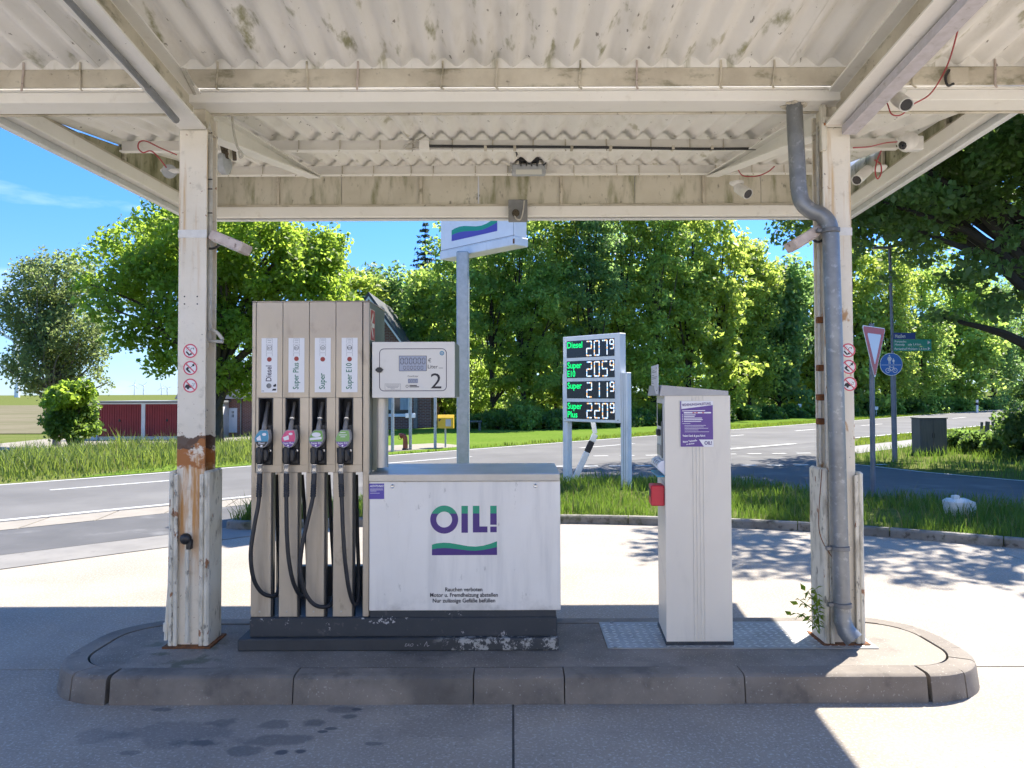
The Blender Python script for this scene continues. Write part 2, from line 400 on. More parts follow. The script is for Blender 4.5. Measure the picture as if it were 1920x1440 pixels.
pm('white_metal', (0.78, 0.79, 0.80), (0.70, 0.71, 0.72), 3, rough=0.45, layers=[D(c=(0.44, 0.47, 0.44), s=5, lo=0.54, hi=0.72, k=0.45, st=(1, 1, 0.4)), D(c=RUSTC, s=26, lo=0.70, hi=0.74, k=0.7)])
pm('pole_grey', (0.17, 0.19, 0.22), (0.13, 0.145, 0.17), 5, rough=0.5, metal=0.3)
pm('lcd', (0.30, 0.34, 0.44), rough=0.2)
pm('guard_blue', (0.03, 0.22, 0.38), (0.04, 0.28, 0.44), 30, rough=0.35)
pm('guard_pink', (0.62, 0.05, 0.16), (0.66, 0.08, 0.22), 25, rough=0.35)
pm('guard_green', (0.13, 0.33, 0.06), (0.17, 0.38, 0.09), 25, rough=0.35)
pm('guard_lime', (0.19, 0.40, 0.10), (0.22, 0.42, 0.13), 25, rough=0.35)
pm('guard_purple', (0.13, 0.05, 0.30), rough=0.35)
pm('guard_grey', (0.30, 0.30, 0.31), rough=0.4)
pm('led_panel', (0.012, 0.013, 0.022), rough=0.25)
pm('led_green', (0.0, 0.1, 0.03), emit=(0.0, 0.95, 0.22), estr=0.22)
pm('led_white', (0.3, 0.3, 0.3), emit=(0.86, 0.92, 1.0), estr=0.20)
pm('led_blue', (0.1, 0.1, 0.3), emit=(0.18, 0.55, 1.0), estr=0.22)
pm('led_orange', (0.3, 0.15, 0.1), emit=(1.0, 0.55, 0.22), estr=0.22)
pm('tread_raised', (0.58, 0.575, 0.56), (0.46, 0.455, 0.44), 6, rough=0.4, metal=0.4)
pm('tread', (0.36, 0.355, 0.345), (0.26, 0.255, 0.245), 5, rough=0.5, metal=0.25, layers=[D(c=(0.2, 0.19, 0.17), s=4, lo=0.5, hi=0.7, k=0.5)])
pm('camera_white', (0.74, 0.73, 0.70), (0.66, 0.65, 0.62), 20, rough=0.4)
pm('camera_grey', (0.36, 0.35, 0.34), rough=0.4)
pm('lens_black', (0.012, 0.012, 0.018), rough=0.08)
pm('cable_red', (0.36, 0.04, 0.05), rough=0.5)
pm('cable_black', (0.02, 0.02, 0.022), rough=0.5)
pm('cable_grey', (0.58, 0.555, 0.49), (0.45, 0.43, 0.38), 20, rough=0.6)
pm('grey_box', (0.23, 0.235, 0.24), (0.19, 0.195, 0.2), 12, rough=0.55, layers=[D(c=(0.36, 0.34, 0.3), s=14, lo=0.58, hi=0.7, k=0.5)])
pm('lamp_glass', (0.66, 0.66, 0.60), rough=0.2)
pm('lamp_shell', (0.60, 0.52, 0.47), (0.48, 0.40, 0.36), 14, rough=0.6, layers=[D(c=(0.16, 0.10, 0.07), s=22, lo=0.58, hi=0.68, k=0.8)])
pm('foam_grey', (0.44, 0.46, 0.48), (0.36, 0.38, 0.40), 20, rough=0.8)
pm('nest', (0.11, 0.09, 0.06), (0.05, 0.04, 0.03), 40, rough=0.95)
# surroundings
pm('garage_red', (0.27, 0.024, 0.03), (0.22, 0.02, 0.025), 1.5, rough=0.55)
pm('bounce_shop_render', (0.82, 0.79, 0.73), (0.78, 0.75, 0.69), 1.5, rough=0.8)  # pale walls of the added building that bounces light forward
pm('garage_white', (0.72, 0.73, 0.75), (0.66, 0.67, 0.68), 2, rough=0.7)
pm('garage_roof', (0.20, 0.21, 0.21), rough=0.8)
pm('roof_tile', (0.045, 0.05, 0.06), (0.065, 0.07, 0.08), 3, rough=0.6)
pm('trim_white', (0.74, 0.75, 0.77), rough=0.5)
pm('glass', (0.03, 0.045, 0.06), rough=0.06)
pm('curtain', (0.40, 0.46, 0.52), (0.28, 0.34, 0.40), 3, rough=0.8, st=(6, 6, 0.4))
pm('door_white', (0.55, 0.62, 0.72), rough=0.5)
pm('mail_yellow', (0.66, 0.42, 0.02), (0.60, 0.38, 0.02), 5, rough=0.4)
pm('hydrant_red', (0.30, 0.08, 0.045), (0.22, 0.05, 0.03), 10, rough=0.7)
pm('old_wood', (0.17, 0.155, 0.14), (0.11, 0.10, 0.09), 8, rough=0.9, st=(3, 3, 0.5))
pm('box_grey', (0.11, 0.115, 0.118), (0.08, 0.085, 0.088), 6, rough=0.75, st=(3, 3, 0.4))
pm('boulder', (0.62, 0.63, 0.60), (0.50, 0.50, 0.47), 4, rough=0.85, bump=0.5, bscale=12, layers=[D(c=(0.10, 0.10, 0.09), s=6, lo=0.58, hi=0.66, k=0.85)])
pm('bark', (0.085, 0.068, 0.050), (0.050, 0.040, 0.030), 6, rough=0.95, bump=0.6, bscale=14, st=(2, 2, 0.5))
pm('bark_dark', (0.040, 0.034, 0.028), (0.028, 0.024, 0.02), 6, rough=0.95, bump=0.5, bscale=14)
pm('bark_birch', (0.20, 0.18, 0.16), (0.08, 0.07, 0.06), 5, rough=0.9)
pm('turbine', (0.72, 0.74, 0.77), rough=0.5)
pm('tarp', (0.66, 0.68, 0.70), (0.55, 0.57, 0.6), 4, rough=0.6)
leafmat('leaf_oak', (0.085, 0.150, 0.024), (0.135, 0.190, 0.032), (0.58, 0.80, 0.10), 0.56)
leafmat('leaf_birch', (0.085, 0.125, 0.048), (0.130, 0.155, 0.062), (0.46, 0.58, 0.20), 0.54)
leafmat('leaf_wood', (0.095, 0.162, 0.044), (0.140, 0.190, 0.050), (0.64, 0.86, 0.18), 0.60)
leafmat('leaf_wood2', (0.105, 0.165, 0.040), (0.150, 0.200, 0.046), (0.72, 0.88, 0.16), 0.60)
leafmat('leaf_shade_dark', (0.052, 0.098, 0.040), (0.080, 0.120, 0.044), (0.36, 0.56, 0.12), 0.48)  # backlit shade of the overhanging crown put into the leaf colour
leafmat('leaf_wood3', (0.070, 0.135, 0.050), (0.105, 0.155, 0.058), (0.44, 0.68, 0.20), 0.55)
leafmat('leaf_shrub', (0.060, 0.115, 0.030), (0.100, 0.150, 0.036), (0.40, 0.60, 0.10), 0.5)
leafmat('grass_dry', (0.30, 0.25, 0.13), (0.22, 0.20, 0.09), (0.40, 0.34, 0.16), 0.3)
leafmat('needle', (0.022, 0.046, 0.028), (0.038, 0.066, 0.040), (0.08, 0.14, 0.06), 0.2)
leafmat('grass_tall', (0.075, 0.125, 0.026), (0.130, 0.160, 0.050), (0.40, 0.52, 0.09), 0.42)
leafmat('grass_verge', (0.050, 0.100, 0.018), (0.090, 0.130, 0.028), (0.26, 0.42, 0.05), 0.42)
leafmat('grass_short', (0.075, 0.120, 0.018), (0.105, 0.145, 0.030), (0.34, 0.46, 0.05), 0.42)
leafmat('weed_leaf', (0.070, 0.140, 0.018), (0.110, 0.170, 0.03), (0.50, 0.70, 0.05), 0.5)

# brick walls (too far off to tell the bricks apart)
def brickmat():
    m = bpy.data.materials.new('brick_far'); m.use_nodes = True
    t = m.node_tree; bs = t.nodes['Principled BSDF']; bs.inputs['Roughness'].default_value = 0.85
    geo = nn(t, 'ShaderNodeNewGeometry'); sp = nn(t, 'ShaderNodeSeparateXYZ'); cb = nn(t, 'ShaderNodeCombineXYZ')
    ad = nn(t, 'ShaderNodeMath', operation='ADD')
    t.links.new(geo.outputs['Position'], sp.inputs[0])
    t.links.new(sp.outputs[0], ad.inputs[0]); t.links.new(sp.outputs[1], ad.inputs[1])
    t.links.new(ad.outputs[0], cb.inputs[0]); t.links.new(sp.outputs[2], cb.inputs[1])
    br = nn(t, 'ShaderNodeTexBrick')
    br.inputs['Scale'].default_value = 1.0
    br.inputs['Brick Width'].default_value = 0.25; br.inputs['Row Height'].default_value = 0.083
    br.inputs['Mortar Size'].default_value = 0.012
    br.inputs['Color1'].default_value = (0.20, 0.075, 0.055, 1); br.inputs['Color2'].default_value = (0.14, 0.055, 0.045, 1)
    br.inputs['Mortar'].default_value = (0.26, 0.22, 0.20, 1)
    t.links.new(cb.outputs[0], br.inputs['Vector']); t.links.new(br.outputs[0], bs.inputs['Base Color'])
    MATS['brick_far'] = m
brickmat()


# ------------------------------------------------------------------ mesh helpers
class Fr:
    """a local frame: a along u, b along v, c along n"""
    def __init__(s, o, u, v, n):
        s.o, s.u, s.v, s.n = Vector(o), Vector(u).normalized(), Vector(v).normalized(), Vector(n).normalized()
    def __call__(s, a, b, c=0.0):
        return s.o + s.u * a + s.v * b + s.n * c

WORLD = Fr((0, 0, 0), (1, 0, 0), (0, 1, 0), (0, 0, 1))

def front(Y):
    """frame of an upright face that looks at the camera side: a = X, b = Z, c = towards -Y"""
    return Fr((0, Y, 0), (1, 0, 0), (0, 0, 1), (0, -1, 0))

_FONT = {}
def glyphs(s, bold=0.0):
    k = (s, bold)
    if k not in _FONT:
        c = bpy.data.curves.new('lettering_outline', 'FONT')
        c.body = s; c.size = 1.0; c.offset = bold; c.resolution_u = 3
        o = bpy.data.objects.new('lettering_outline', c)
        m = o.to_mesh()
        vs = [(v.co.x, v.co.y) for v in m.vertices]
        fs = [tuple(p.vertices) for p in m.polygons]
        o.to_mesh_clear()
        bpy.data.objects.remove(o); bpy.data.curves.remove(c)
        _FONT[k] = (vs, fs)
    return _FONT[k]

class MB:
    def __init__(s):
        s.v, s.f = [], []
    def add(s, vs, fs):
        n = len(s.v)
        s.v.extend(tuple(p) for p in vs)
        s.f.extend(tuple(i + n for i in f) for f in fs)
        return s
    def box(s, a0, a1, b0, b1, c0, c1, bev=0.0, fr=WORLD):
        lo = [min(a0, a1), min(b0, b1), min(c0, c1)]; hi = [max(a0, a1), max(b0, b1), max(c0, c1)]
        bev = min(bev, 0.45 * min(hi[i] - lo[i] for i in range(3)))
        if bev <= 0:
            vs = [fr(*[(lo, hi)[(k >> i) & 1][i] for i in range(3)]) for k in range(8)]
            return s.add(vs, [(0, 2, 3, 1), (4, 5, 7, 6), (0, 1, 5, 4), (2, 6, 7, 3), (0, 4, 6, 2), (1, 3, 7, 5)])
        vs, idx = [], {}
        for k in range(8):
            sg = [(k >> i) & 1 for i in range(3)]
            for ax in range(3):
                p = [0, 0, 0]
                for i in range(3):
                    e = hi[i] if sg[i] else lo[i]
                    p[i] = e if i == ax else e + (-bev if sg[i] else bev)
                idx[(k, ax)] = len(vs); vs.append(fr(*p))
        fs = []
        for ax in range(3):
            o1, o2 = (ax + 1) % 3, (ax + 2) % 3
            for sd in (0, 1):
                ks = [(sd << ax) | (i << o1) | (j << o2) for i, j in ((0, 0), (1, 0), (1, 1), (0, 1))]
                fs.append(tuple(idx[(k, ax)] for k in (ks if sd else ks[::-1])))
            for i in (0, 1):
                for j in (0, 1):
                    k0 = (i << o1) | (j << o2); k1 = k0 | (1 << ax)
                    fs.append((idx[(k0, o1)], idx[(k1, o1)], idx[(k1, o2)], idx[(k0, o2)]))
        for k in range(8):
            fs.append((idx[(k, 0)], idx[(k, 1)], idx[(k, 2)]))
        return s.add(vs, fs)
    def prism(s, pts, c0, c1, fr=WORLD):
        n = len(pts)
        vs = [fr(a, b, c0) for a, b in pts] + [fr(a, b, c1) for a, b in pts]
        fs = [tuple(range(n))[::-1], tuple(range(n, 2 * n))] + [(i, (i + 1) % n, n + (i + 1) % n, n + i) for i in range(n)]
        return s.add(vs, fs)
    def tube(s, path, rad, n=8, caps=True):
        P = [Vector(p) for p in path]
        m = len(P)
        rad = [rad] * m if isinstance(rad, (int, float)) else list(rad)
        t0 = (P[1] - P[0]).normalized()
        ref = Vector((0, 0, 1)) if abs(t0.z) < 0.9 else Vector((1, 0, 0))
        u = t0.cross(ref).normalized()
        vs, fs = [], []
        for i in range(m):
            t = (P[min(i + 1, m - 1)] - P[max(i - 1, 0)]).normalized()
            u = (u - t * u.dot(t)).normalized()
            w = t.cross(u)
            for k in range(n):
                a = 2 * math.pi * k / n
                vs.append(P[i] + (u * math.cos(a) + w * math.sin(a)) * rad[i])
        for i in range(m - 1):
            for k in range(n):
                k2 = (k + 1) % n
                fs.append((i * n + k, i * n + k2, (i + 1) * n + k2, (i + 1) * n + k))
        if caps:
            fs.append(tuple(range(n))[::-1]); fs.append(tuple(range((m - 1) * n, m * n)))
        return s.add(vs, fs)
    def lathe(s, prof, o, axis, n=16):
        """prof: list of (along axis, radius)"""
        o, ax = Vector(o), Vector(axis).normalized()
        u = ax.orthogonal().normalized(); w = ax.cross(u)
        vs, fs = [], []
        for (h, r) in prof:
            for k in range(n):
                a = 2 * math.pi * k / n
                vs.append(o + ax * h + (u * math.cos(a) + w * math.sin(a)) * max(r, 1e-4))
        m = len(prof)
        for i in range(m - 1):
            for k in range(n):
                k2 = (k + 1) % n
                fs.append((i * n + k, i * n + k2, (i + 1) * n + k2, (i + 1) * n + k))
        fs.append(tuple(range(n))[::-1]); fs.append(tuple(range((m - 1) * n, m * n)))
        return s.add(vs, fs)
    # flat marks on a face, raised by c
    def poly(s, fr, pts, c=0.001):
        return s.add([fr(a, b, c) for a, b in pts], [tuple(range(len(pts)))])
    def rect(s, fr, a0, a1, b0, b1, c=0.001):
        return s.poly(fr, [(a0, b0), (a1, b0), (a1, b1), (a0, b1)], c)
    def disc(s, fr, a, b, r, c=0.001, n=24, ry=None):
        ry = ry or r
        return s.poly(fr, [(a + r * math.cos(2 * math.pi * k / n), b + ry * math.sin(2 * math.pi * k / n)) for k in range(n)], c)
    def ring(s, fr, a, b, r0, r1, c=0.001, n=28, k0=0.0, k1=1.0):
        vs, fs = [], []
        full = k0 == 0.0 and k1 == 1.0
        m = n if full else n + 1
        for k in range(m):
            t = 2 * math.pi * (k0 + (k1 - k0) * k / n)
            vs += [fr(a + r0 * math.cos(t), b + r0 * math.sin(t), c), fr(a + r1 * math.cos(t), b + r1 * math.sin(t), c)]
        for k in range(n):
            j = (k + 1) % m
            fs.append((2 * k, 2 * k + 1, 2 * j + 1, 2 * j))
        return s.add(vs, fs)
    def line(s, fr, p, q, w, c=0.001):
        p, q = Vector(p), Vector(q)
        d = (q - p).normalized(); n = Vector((-d.y, d.x)) * w / 2
        return s.poly(fr, [tuple(p + n), tuple(p - n), tuple(q - n), tuple(q + n)], c)
    def text(s, fr, txt, a, b, size, c=0.001, align='L', bold=0.0, width=None, rot=0.0, shear=0.0):
        vs, fs = glyphs(txt, bold)
        if not vs:
            return s
        x0, x1 = min(v[0] for v in vs), max(v[0] for v in vs)
        k = size
        kx = width / (x1 - x0) if width else size
        off = {'L': x0, 'C': (x0 + x1) / 2, 'R': x1}[align]
        cr, sr = math.cos(rot), math.sin(rot)
        out = []
        for (x, y) in vs:
            x = (x - off) * kx + shear * y * k; y = y * k
            out.append(fr(a + x * cr - y * sr, b + x * sr + y * cr, c))
        return s.add(out, fs)
    def build(s, name, mat, parent=None, smooth=False, loc=None, local=False, ang=40, recalc=True):
        me = bpy.data.meshes.new(name)
        if parent is not None:
            l = Vector((0, 0, 0)) if local else WORLDLOC[parent.name]
        else:
            l = Vector(loc) if loc is not None else Vector((0, 0, 0))
        me.from_pydata([(p[0] - l.x, p[1] - l.y, p[2] - l.z) for p in s.v], [], s.f)
        if recalc and len(s.f) < 20000:
            bm = bmesh.new(); bm.from_mesh(me)
            bmesh.ops.recalc_face_normals(bm, faces=bm.faces)
            bm.to_mesh(me); bm.free()
        if smooth:
            me.shade_smooth()
            me.set_sharp_from_angle(angle=R(ang))
        me.materials.append(MATS[mat])
        o = bpy.data.objects.new(name, me)
        COL.objects.link(o)
        if parent is not None:
            o.parent = parent
            WORLDLOC[o.name] = WORLDLOC[parent.name]
        else:
            o.location = l
            WORLDLOC[o.name] = l
        return o

WORLDLOC = {}

def build_multi(name, pairs, parent):
    """one mesh from several (MB, material) sets"""
    pairs = [(b, m_) for b, m_ in pairs if b.f]
    tot = MB(); idx = []
    for k, (b, m_) in enumerate(pairs):
        tot.add(b.v, b.f); idx += [k] * len(b.f)
    o = tot.build(name, pairs[0][1], parent, recalc=False)
    for b, m_ in pairs[1:]:
        o.data.materials.append(MATS[m_])
    o.data.polygons.foreach_set('material_index', idx)
    return o

def tag(o, label=None, cat=None, group=None, kind=None):
    if label: o['label'] = label
    if cat: o['category'] = cat
    if group: o['group'] = group
    if kind: o['kind'] = kind
    return o

def thing(name, label, cat, loc=(0, 0, 0), group=None):
    o = bpy.data.objects.new(name, None)
    o.empty_display_size = 0.2
    COL.objects.link(o)
    o.location = loc
    WORLDLOC[o.name] = Vector(loc)
    return tag(o, label, cat, group)

def struct(name, label, mb, mat, smooth=False, loc=None):
    o = mb.build(name, mat, smooth=smooth, loc=loc)
    tag(o, label, None, None, 'structure')
    return o

def holder(name, label, loc=(0, 0, 0)):
    o = bpy.data.objects.new(name, None); COL.objects.link(o); o.location = loc
    WORLDLOC[o.name] = Vector(loc)
    return tag(o, label, None, None, 'structure')

def linked_copy(src, parent, offset):
    c = src.copy(); COL.objects.link(c); c.parent = parent
    c.location = src.location + Vector(offset)
    return c

def smooth_path(pts, sub=6):
    """Catmull-Rom through the points"""
    P = [Vector(p) for p in pts]
    P = [P[0] * 2 - P[1]] + P + [P[-1] * 2 - P[-2]]
    out = []
    for i in range(1, len(P) - 2):
        p0, p1, p2, p3 = P[i - 1:i + 3]
        for k in range(sub):
            t = k / sub
            out.append(0.5 * ((2 * p1) + (p2 - p0) * t + (2 * p0 - 5 * p1 + 4 * p2 - p3) * t * t + (3 * p1 - p0 - 3 * p2 + p3) * t ** 3))
    out.append(P[-2])
    return out

def raw_mesh(name, verts, quads=None, tris=None, mat=None, parent=None, loc=(0, 0, 0)):
    """many faces at once from arrays"""
    l = WORLDLOC[parent.name] if parent is not None else Vector(loc)
    verts = np.asarray(verts, dtype=np.float32) - np.array(l, dtype=np.float32)
    me = bpy.data.meshes.new(name)
    nq = 0 if quads is None else len(quads); nt = 0 if tris is None else len(tris)
    me.vertices.add(len(verts)); me.vertices.foreach_set('co', verts.ravel())
    idx = []
    if nq: idx.append(np.asarray(quads, dtype=np.int32).ravel())
    if nt: idx.append(np.asarray(tris, dtype=np.int32).ravel())
    idx = np.concatenate(idx)
    me.loops.add(len(idx)); me.loops.foreach_set('vertex_index', idx)
    me.polygons.add(nq + nt)
    st = np.concatenate([np.arange(nq, dtype=np.int32) * 4, nq * 4 + np.arange(nt, dtype=np.int32) * 3])
    me.polygons.foreach_set('loop_start', st)
    me.update(calc_edges=True)
    me.materials.append(MATS[mat])
    o = bpy.data.objects.new(name, me); COL.objects.link(o)
    if parent is not None:
        o.parent = parent
    else:
        o.location = l
    WORLDLOC[o.name] = l
    return o

# ================================================================== GROUND AND ROADS
FAR = lambda x: 25.0 + 1.04 * x          # far edge of the main road
NEAR = lambda x: 16.75 + 0.92 * x        # near edge of the main road

def terrain():
    ax = sorted(set([-4000, -2500, -1500, -900, -500, -300, -200, -150, 4000, 2500, 1500, 900, 500, 300, 200, 150] + list(np.arange(-110, 111, 4.0))))
    ay = sorted(set([-600, -200, -100, -50, 4000, 2500, 1500, 900, 600, 400, 300, 230, 180, 150] + list(np.arange(-24, 130, 4.0))))
    mb = MB()
    vs = [(x, y, tz(x, y) - 0.006) for y in ay for x in ax]
    n = len(ax)
    mb.add(vs, [(j * n + i, j * n + i + 1, (j + 1) * n + i + 1, (j + 1) * n + i) for j in range(len(ay) - 1) for i in range(n - 1)])
    return mb
struct('ground', 'green grassy ground stretching to the flat horizon', terrain(), 'soil', smooth=True)

def sheet(pts, z):
    mb = MB(); mb.add([(x, y, z) for x, y in pts], [tuple(range(len(pts)))]); return mb

def draped(x0, x1, y0, y1, nx, ny, dz):
    mb = MB()
    vs = [(x0 + (x1 - x0) * i / nx, y0 + (y1 - y0) * j / ny, 0) for j in range(ny + 1) for i in range(nx + 1)]
    vs = [(x, y, tz(x, y) + dz) for x, y, _ in vs]
    mb.add(vs, [(j * (nx + 1) + i, j * (nx + 1) + i + 1, (j + 1) * (nx + 1) + i + 1, (j + 1) * (nx + 1) + i) for j in range(ny) for i in range(nx)])
    return mb
struct('ploughed_field', 'pale brown ploughed field beyond the tall grass', draped(-330, -30.5, 58, 215, 50, 30, 0.05), 'ploughed', smooth=True)
dw = MB()
for (x0, x1, y0, y1) in ((-31, -12.5, 41.0, 51.5),):
    dw = draped(x0, x1, y0, y1, 12, 10, 0.03)
struct('driveway', 'pale gravel drive in front of the red garage doors', dw, 'gravel')
struct('gravel_lay_by', 'strip of pale gravel round the postbox and the hydrant', sheet([(-6.6, 19.6), (-1.4, 25.0), (-2.6, 26.6), (-8.2, 22.2)], 0.006), 'gravel')
lw = MB()
rows = []
for k in range(15):
    x = -9.0 + k * 3.2
    rows.append((x, FAR(x) + 0.25, max(FAR(x) + 1.5, 40.5 + 0.25 * x + max(0, x - 8) * 0.75)))
for (x, y0, y1) in rows:
    lw.v += [(x, y0, tz(x, y0) + 0.003), (x, y1, tz(x, y1) + 0.003)]
lw.f = [(2 * i, 2 * i + 2, 2 * i + 3, 2 * i + 1) for i in range(len(rows) - 1)]
struct('lawn', 'bright mown lawn between the main road and the wood', lw, 'lawn')

road = struct('main_road', 'grey asphalt main road running diagonally past the station',
              sheet([(-70, NEAR(-70)), (-30, NEAR(-30)), (12.5, NEAR(12.5)), (90, NEAR(90)), (90, FAR(90)), (-9, FAR(-9)), (-70, FAR(-70))], 0.006), 'asphalt')
SIDE = [(-4.6, NEAR(-4.6) + 0.3), (-3.4, 11.2), (-1.5, 12.8), (0.5, 14.2), (3, 13.8), (5.5, 12.0), (8, 10.3), (12, 7.3), (16, 4.3), (24, -1.0), (32, -6.0),
        (36, -2.5), (24, 3.3), (16, 8.5), (12, 12), (9.8, 14.8), (8.9, 16.3), (8.2, 18.0), (8.35, 20.0), (9.1, 22.6), (10.6, 25.2), (12.9, NEAR(12.9) + 0.3)]
side_road = struct('side_road', 'darker asphalt side road joining the main road at the junction', sheet(SIDE, 0.002), 'asphalt_side')
struct('footpath', 'pale footpath beside the main road past the street lamp',
       sheet([(9.6, NEAR(9.6) - 4.1), (60, NEAR(60) - 4.1), (60, NEAR(60) - 2.3), (10.6, NEAR(10.6) - 2.3)], 0.004), 'band_stone')

def mark(mb, p, q, w, z=0.011):
    p, q = Vector((*p, z)), Vector((*q, z))
    d = (q - p).normalized(); n = Vector((-d.y, d.x, 0)) * w / 2
    mb.add([p + n, p - n, q - n, q + n], [(0, 1, 2, 3)])
def marking(p, q, w, parent=road, z=0.011):
    m = MB(); mark(m, p, q, w, z); m.build('road_marking', 'road_paint', parent, recalc=False)
marking((-60, FAR(-60) - 0.22), (90, FAR(90) - 0.22), 0.13)
marking((-60, NEAR(-60) + 0.2), (-4.3, NEAR(-4.3) + 0.2), 0.15)
marking((12.8, NEAR(12.8) + 0.2), (80, NEAR(80) + 0.2), 0.13)
for k in range(-4, 7):
    x = -3.1 + k * 5.2
    marking((x, 21.9 + 0.97 * x), (x + 2.0, 21.9 + 0.97 * (x + 2.0)), 0.13)
for k in range(14):
    x = 0.4 + k * 0.62
    marking((x, 17.95 + 0.02 * x), (x + 0.36, 17.95 + 0.02 * (x + .36)), 0.22, side_road, 0.0125)
for k in range(9):
    x = 2.2 + k * 0.72
    marking((x, 20.6 + 0.12 * x), (x + 0.4, 20.6 + 0.12 * (x + .4)), 0.16, side_road, 0.0125)
marking((6.2, 23.0), (9.4, 25.6), 0.2, side_road, 0.0125)
marking((8.1, 18.2), (8.75, 16.4), 0.1, side_road, 0.0125)
marking((8.75, 16.4), (9.65, 14.9), 0.1, side_road, 0.0125)
marking((9.65, 14.9), (11.9, 12.0), 0.1, side_road, 0.0125)
marking((11.9, 12.0), (16, 8.4), 0.1, side_road, 0.0125)

# gutter stones, cycle path and flush kerb band along the near side
L2 = lambda x: 15.75 + 0.92 * x
L3 = lambda x: 13.30 + 0.92 * x
L4 = lambda x: 12.25 + 0.92 * x
gut = holder('gutter_strip', 'row of pale concrete gutter stones along the road edge', (-6, 10, 0))
x = -19.0
while x < -3.9:
    x1 = x + 0.66
    g = 0.011
    m = MB()
    top = [(x + g, NEAR(x + g) - 0.04), (x1 - g, NEAR(x1 - g) - 0.04), (x1 - g + 0.12, L2(x1 - g + 0.12)), (x + g + 0.12, L2(x + g + 0.12))]
    m.prism(top, -0.05, 0.008 + random.uniform(-0.002, 0.002))
    m.build('gutter_stone', 'gutter_stone', gut)
    x = x1
struct('gutter_bed', 'dark bed between the gutter stones', sheet([(-40, NEAR(-40)), (-3.6, NEAR(-3.6)), (-3.3, L2(-3.3)), (-40, L2(-40))], -0.002), 'joint')
struct('cycle_path', 'dark asphalt cycle path beside the gutter stones', sheet([(-40, L2(-40)), (-3.35, L2(-3.35)), (-3.3, 11.0), (-3.66, L3(-3.66) + 0.05), (-40, L3(-40))], 0.003), 'asphalt_path')
band = holder('kerb_band', 'flush grey kerb band between the path and the forecourt', (-5, 9, 0))
x = -19.0
while x < -3.2:
    x1 = x + 1.9
    m = MB(); g = 0.012
    m.prism([(x + g, L3(x + g)), (x1 - g, L3(x1 - g)), (x1 - g, L4(x1 - g) + 0.01), (x + g, L4(x + g) + 0.01)], -0.05, 0.007)
    m.build('kerb_stone', 'band_stone', band)
    x = x1

# forecourt: concrete slabs with open joints
court = holder('forecourt', 'pale concrete forecourt of large slabs around the pump island', (0, 4, 0))
def clip(poly, f):
    out = []
    for i in range(len(poly)):
        p, q = poly[i], poly[(i + 1) % len(poly)]
        fp, fq = f(*p), f(*q)
        if fp >= 0: out.append(p)
        if (fp >= 0) != (fq >= 0):
            t = fp / (fp - fq)
            out.append((p[0] + (q[0] - p[0]) * t, p[1] + (q[1] - p[1]) * t))
    return out
xs = [-22, -16, -10.4, -5.2, 0.0, 5.2, 10.4, 16, 22, 28]
ys = [-18, -12, -6, -0.6, 4.86, 10.4]
for i in range(len(xs) - 1):
    for j in range(len(ys) - 1):
        g = 0.006
        p = [(xs[i] + g, ys[j] + g), (xs[i + 1] - g, ys[j] + g), (xs[i + 1] - g, ys[j + 1] - g), (xs[i] + g, ys[j + 1] - g)]
        p = clip(p, lambda x, y: L4(x) - y)
        if len(p) >= 3: p = clip(p, lambda x, y: 9.6 - 0.6 * (x - 4.3) - y)
        if len(p) >= 3:
            m = MB(); m.prism(p, -0.12, random.uniform(-0.001, 0.001)); m.build('concrete_slab', 'concrete', court)
struct('joint_bed', 'dark joint filler between the concrete slabs', sheet([(-22, -18), (28, -18), (28, -8), (4.3, 9.4), (-3, 9.4), (-22, L4(-22))], -0.004), 'joint')

# grass verge island with kerb stones
VF = [(-3.66, 9.86), (-3.3, 9.76), (-2.2, 9.95), (-0.8, 10.12), (0.7, 10.16), (2.0, 9.97), (3.1, 9.72), (4.2, 9.25), (5.6, 8.42), (8.0, 6.85), (12, 4.1), (18, -0.3), (26, -5.5)]
VB = [(28, -4.0), (24, -1.0), (16, 4.3), (12, 7.3), (8, 10.3), (5.7, 12.0), (4.0, 13.9), (2.2, 15.0), (0.2, 14.9), (-1.2, 13.9), (-2.4, 12.0), (-3.2, 10.7)]
vm = MB(); vm.prism([(x, y + 0.10) for x, y in VF] + VB, -0.05, 0.07)
verge = struct('grass_verge', 'raised grass verge with kerb between forecourt and junction', vm, 'soil', loc=(2, 11, 0))
vp = smooth_path([(x, y, 0) for x, y in VF], 10)
acc = 0.0; seg = [vp[0]]
segs = []
for a, b in zip(vp[:-1], vp[1:]):
    seg.append(b); acc += (b - a).length
    if acc > 0.98:
        segs.append(seg); seg = [b]; acc = 0.0
for sgm in segs:
    m = MB()
    prof = [(0.0, -0.03), (0.012, 0.085), (0.03, 0.105), (0.12, 0.105), (0.12, -0.03)]
    vs, fs = [], []
    k = len(prof)
    P = list(sgm)
    P[0] = P[0] + (P[1] - P[0]).normalized() * 0.006; P[-1] = P[-1] - (P[-1] - P[-2]).normalized() * 0.006
    for i, p in enumerate(P):
        t = (P[min(i + 1, len(P) - 1)] - P[max(i - 1, 0)]).normalized()
        nrm = Vector((-t.y, t.x, 0))
        for (o_, z_) in prof:
            vs.append(p + nrm * o_ + Vector((0, 0, z_)))
    for i in range(len(P) - 1):
        for j in range(k):
            j2 = (j + 1) % k
            fs.append((i * k + j, i * k + j2, (i + 1) * k + j2, (i + 1) * k + j))
    fs += [tuple(range(k)), tuple(range((len(P) - 1) * k, len(P) * k))[::-1]]
    m.add(vs, fs); m.build('kerb_stone', 'kerb_verge', verge)

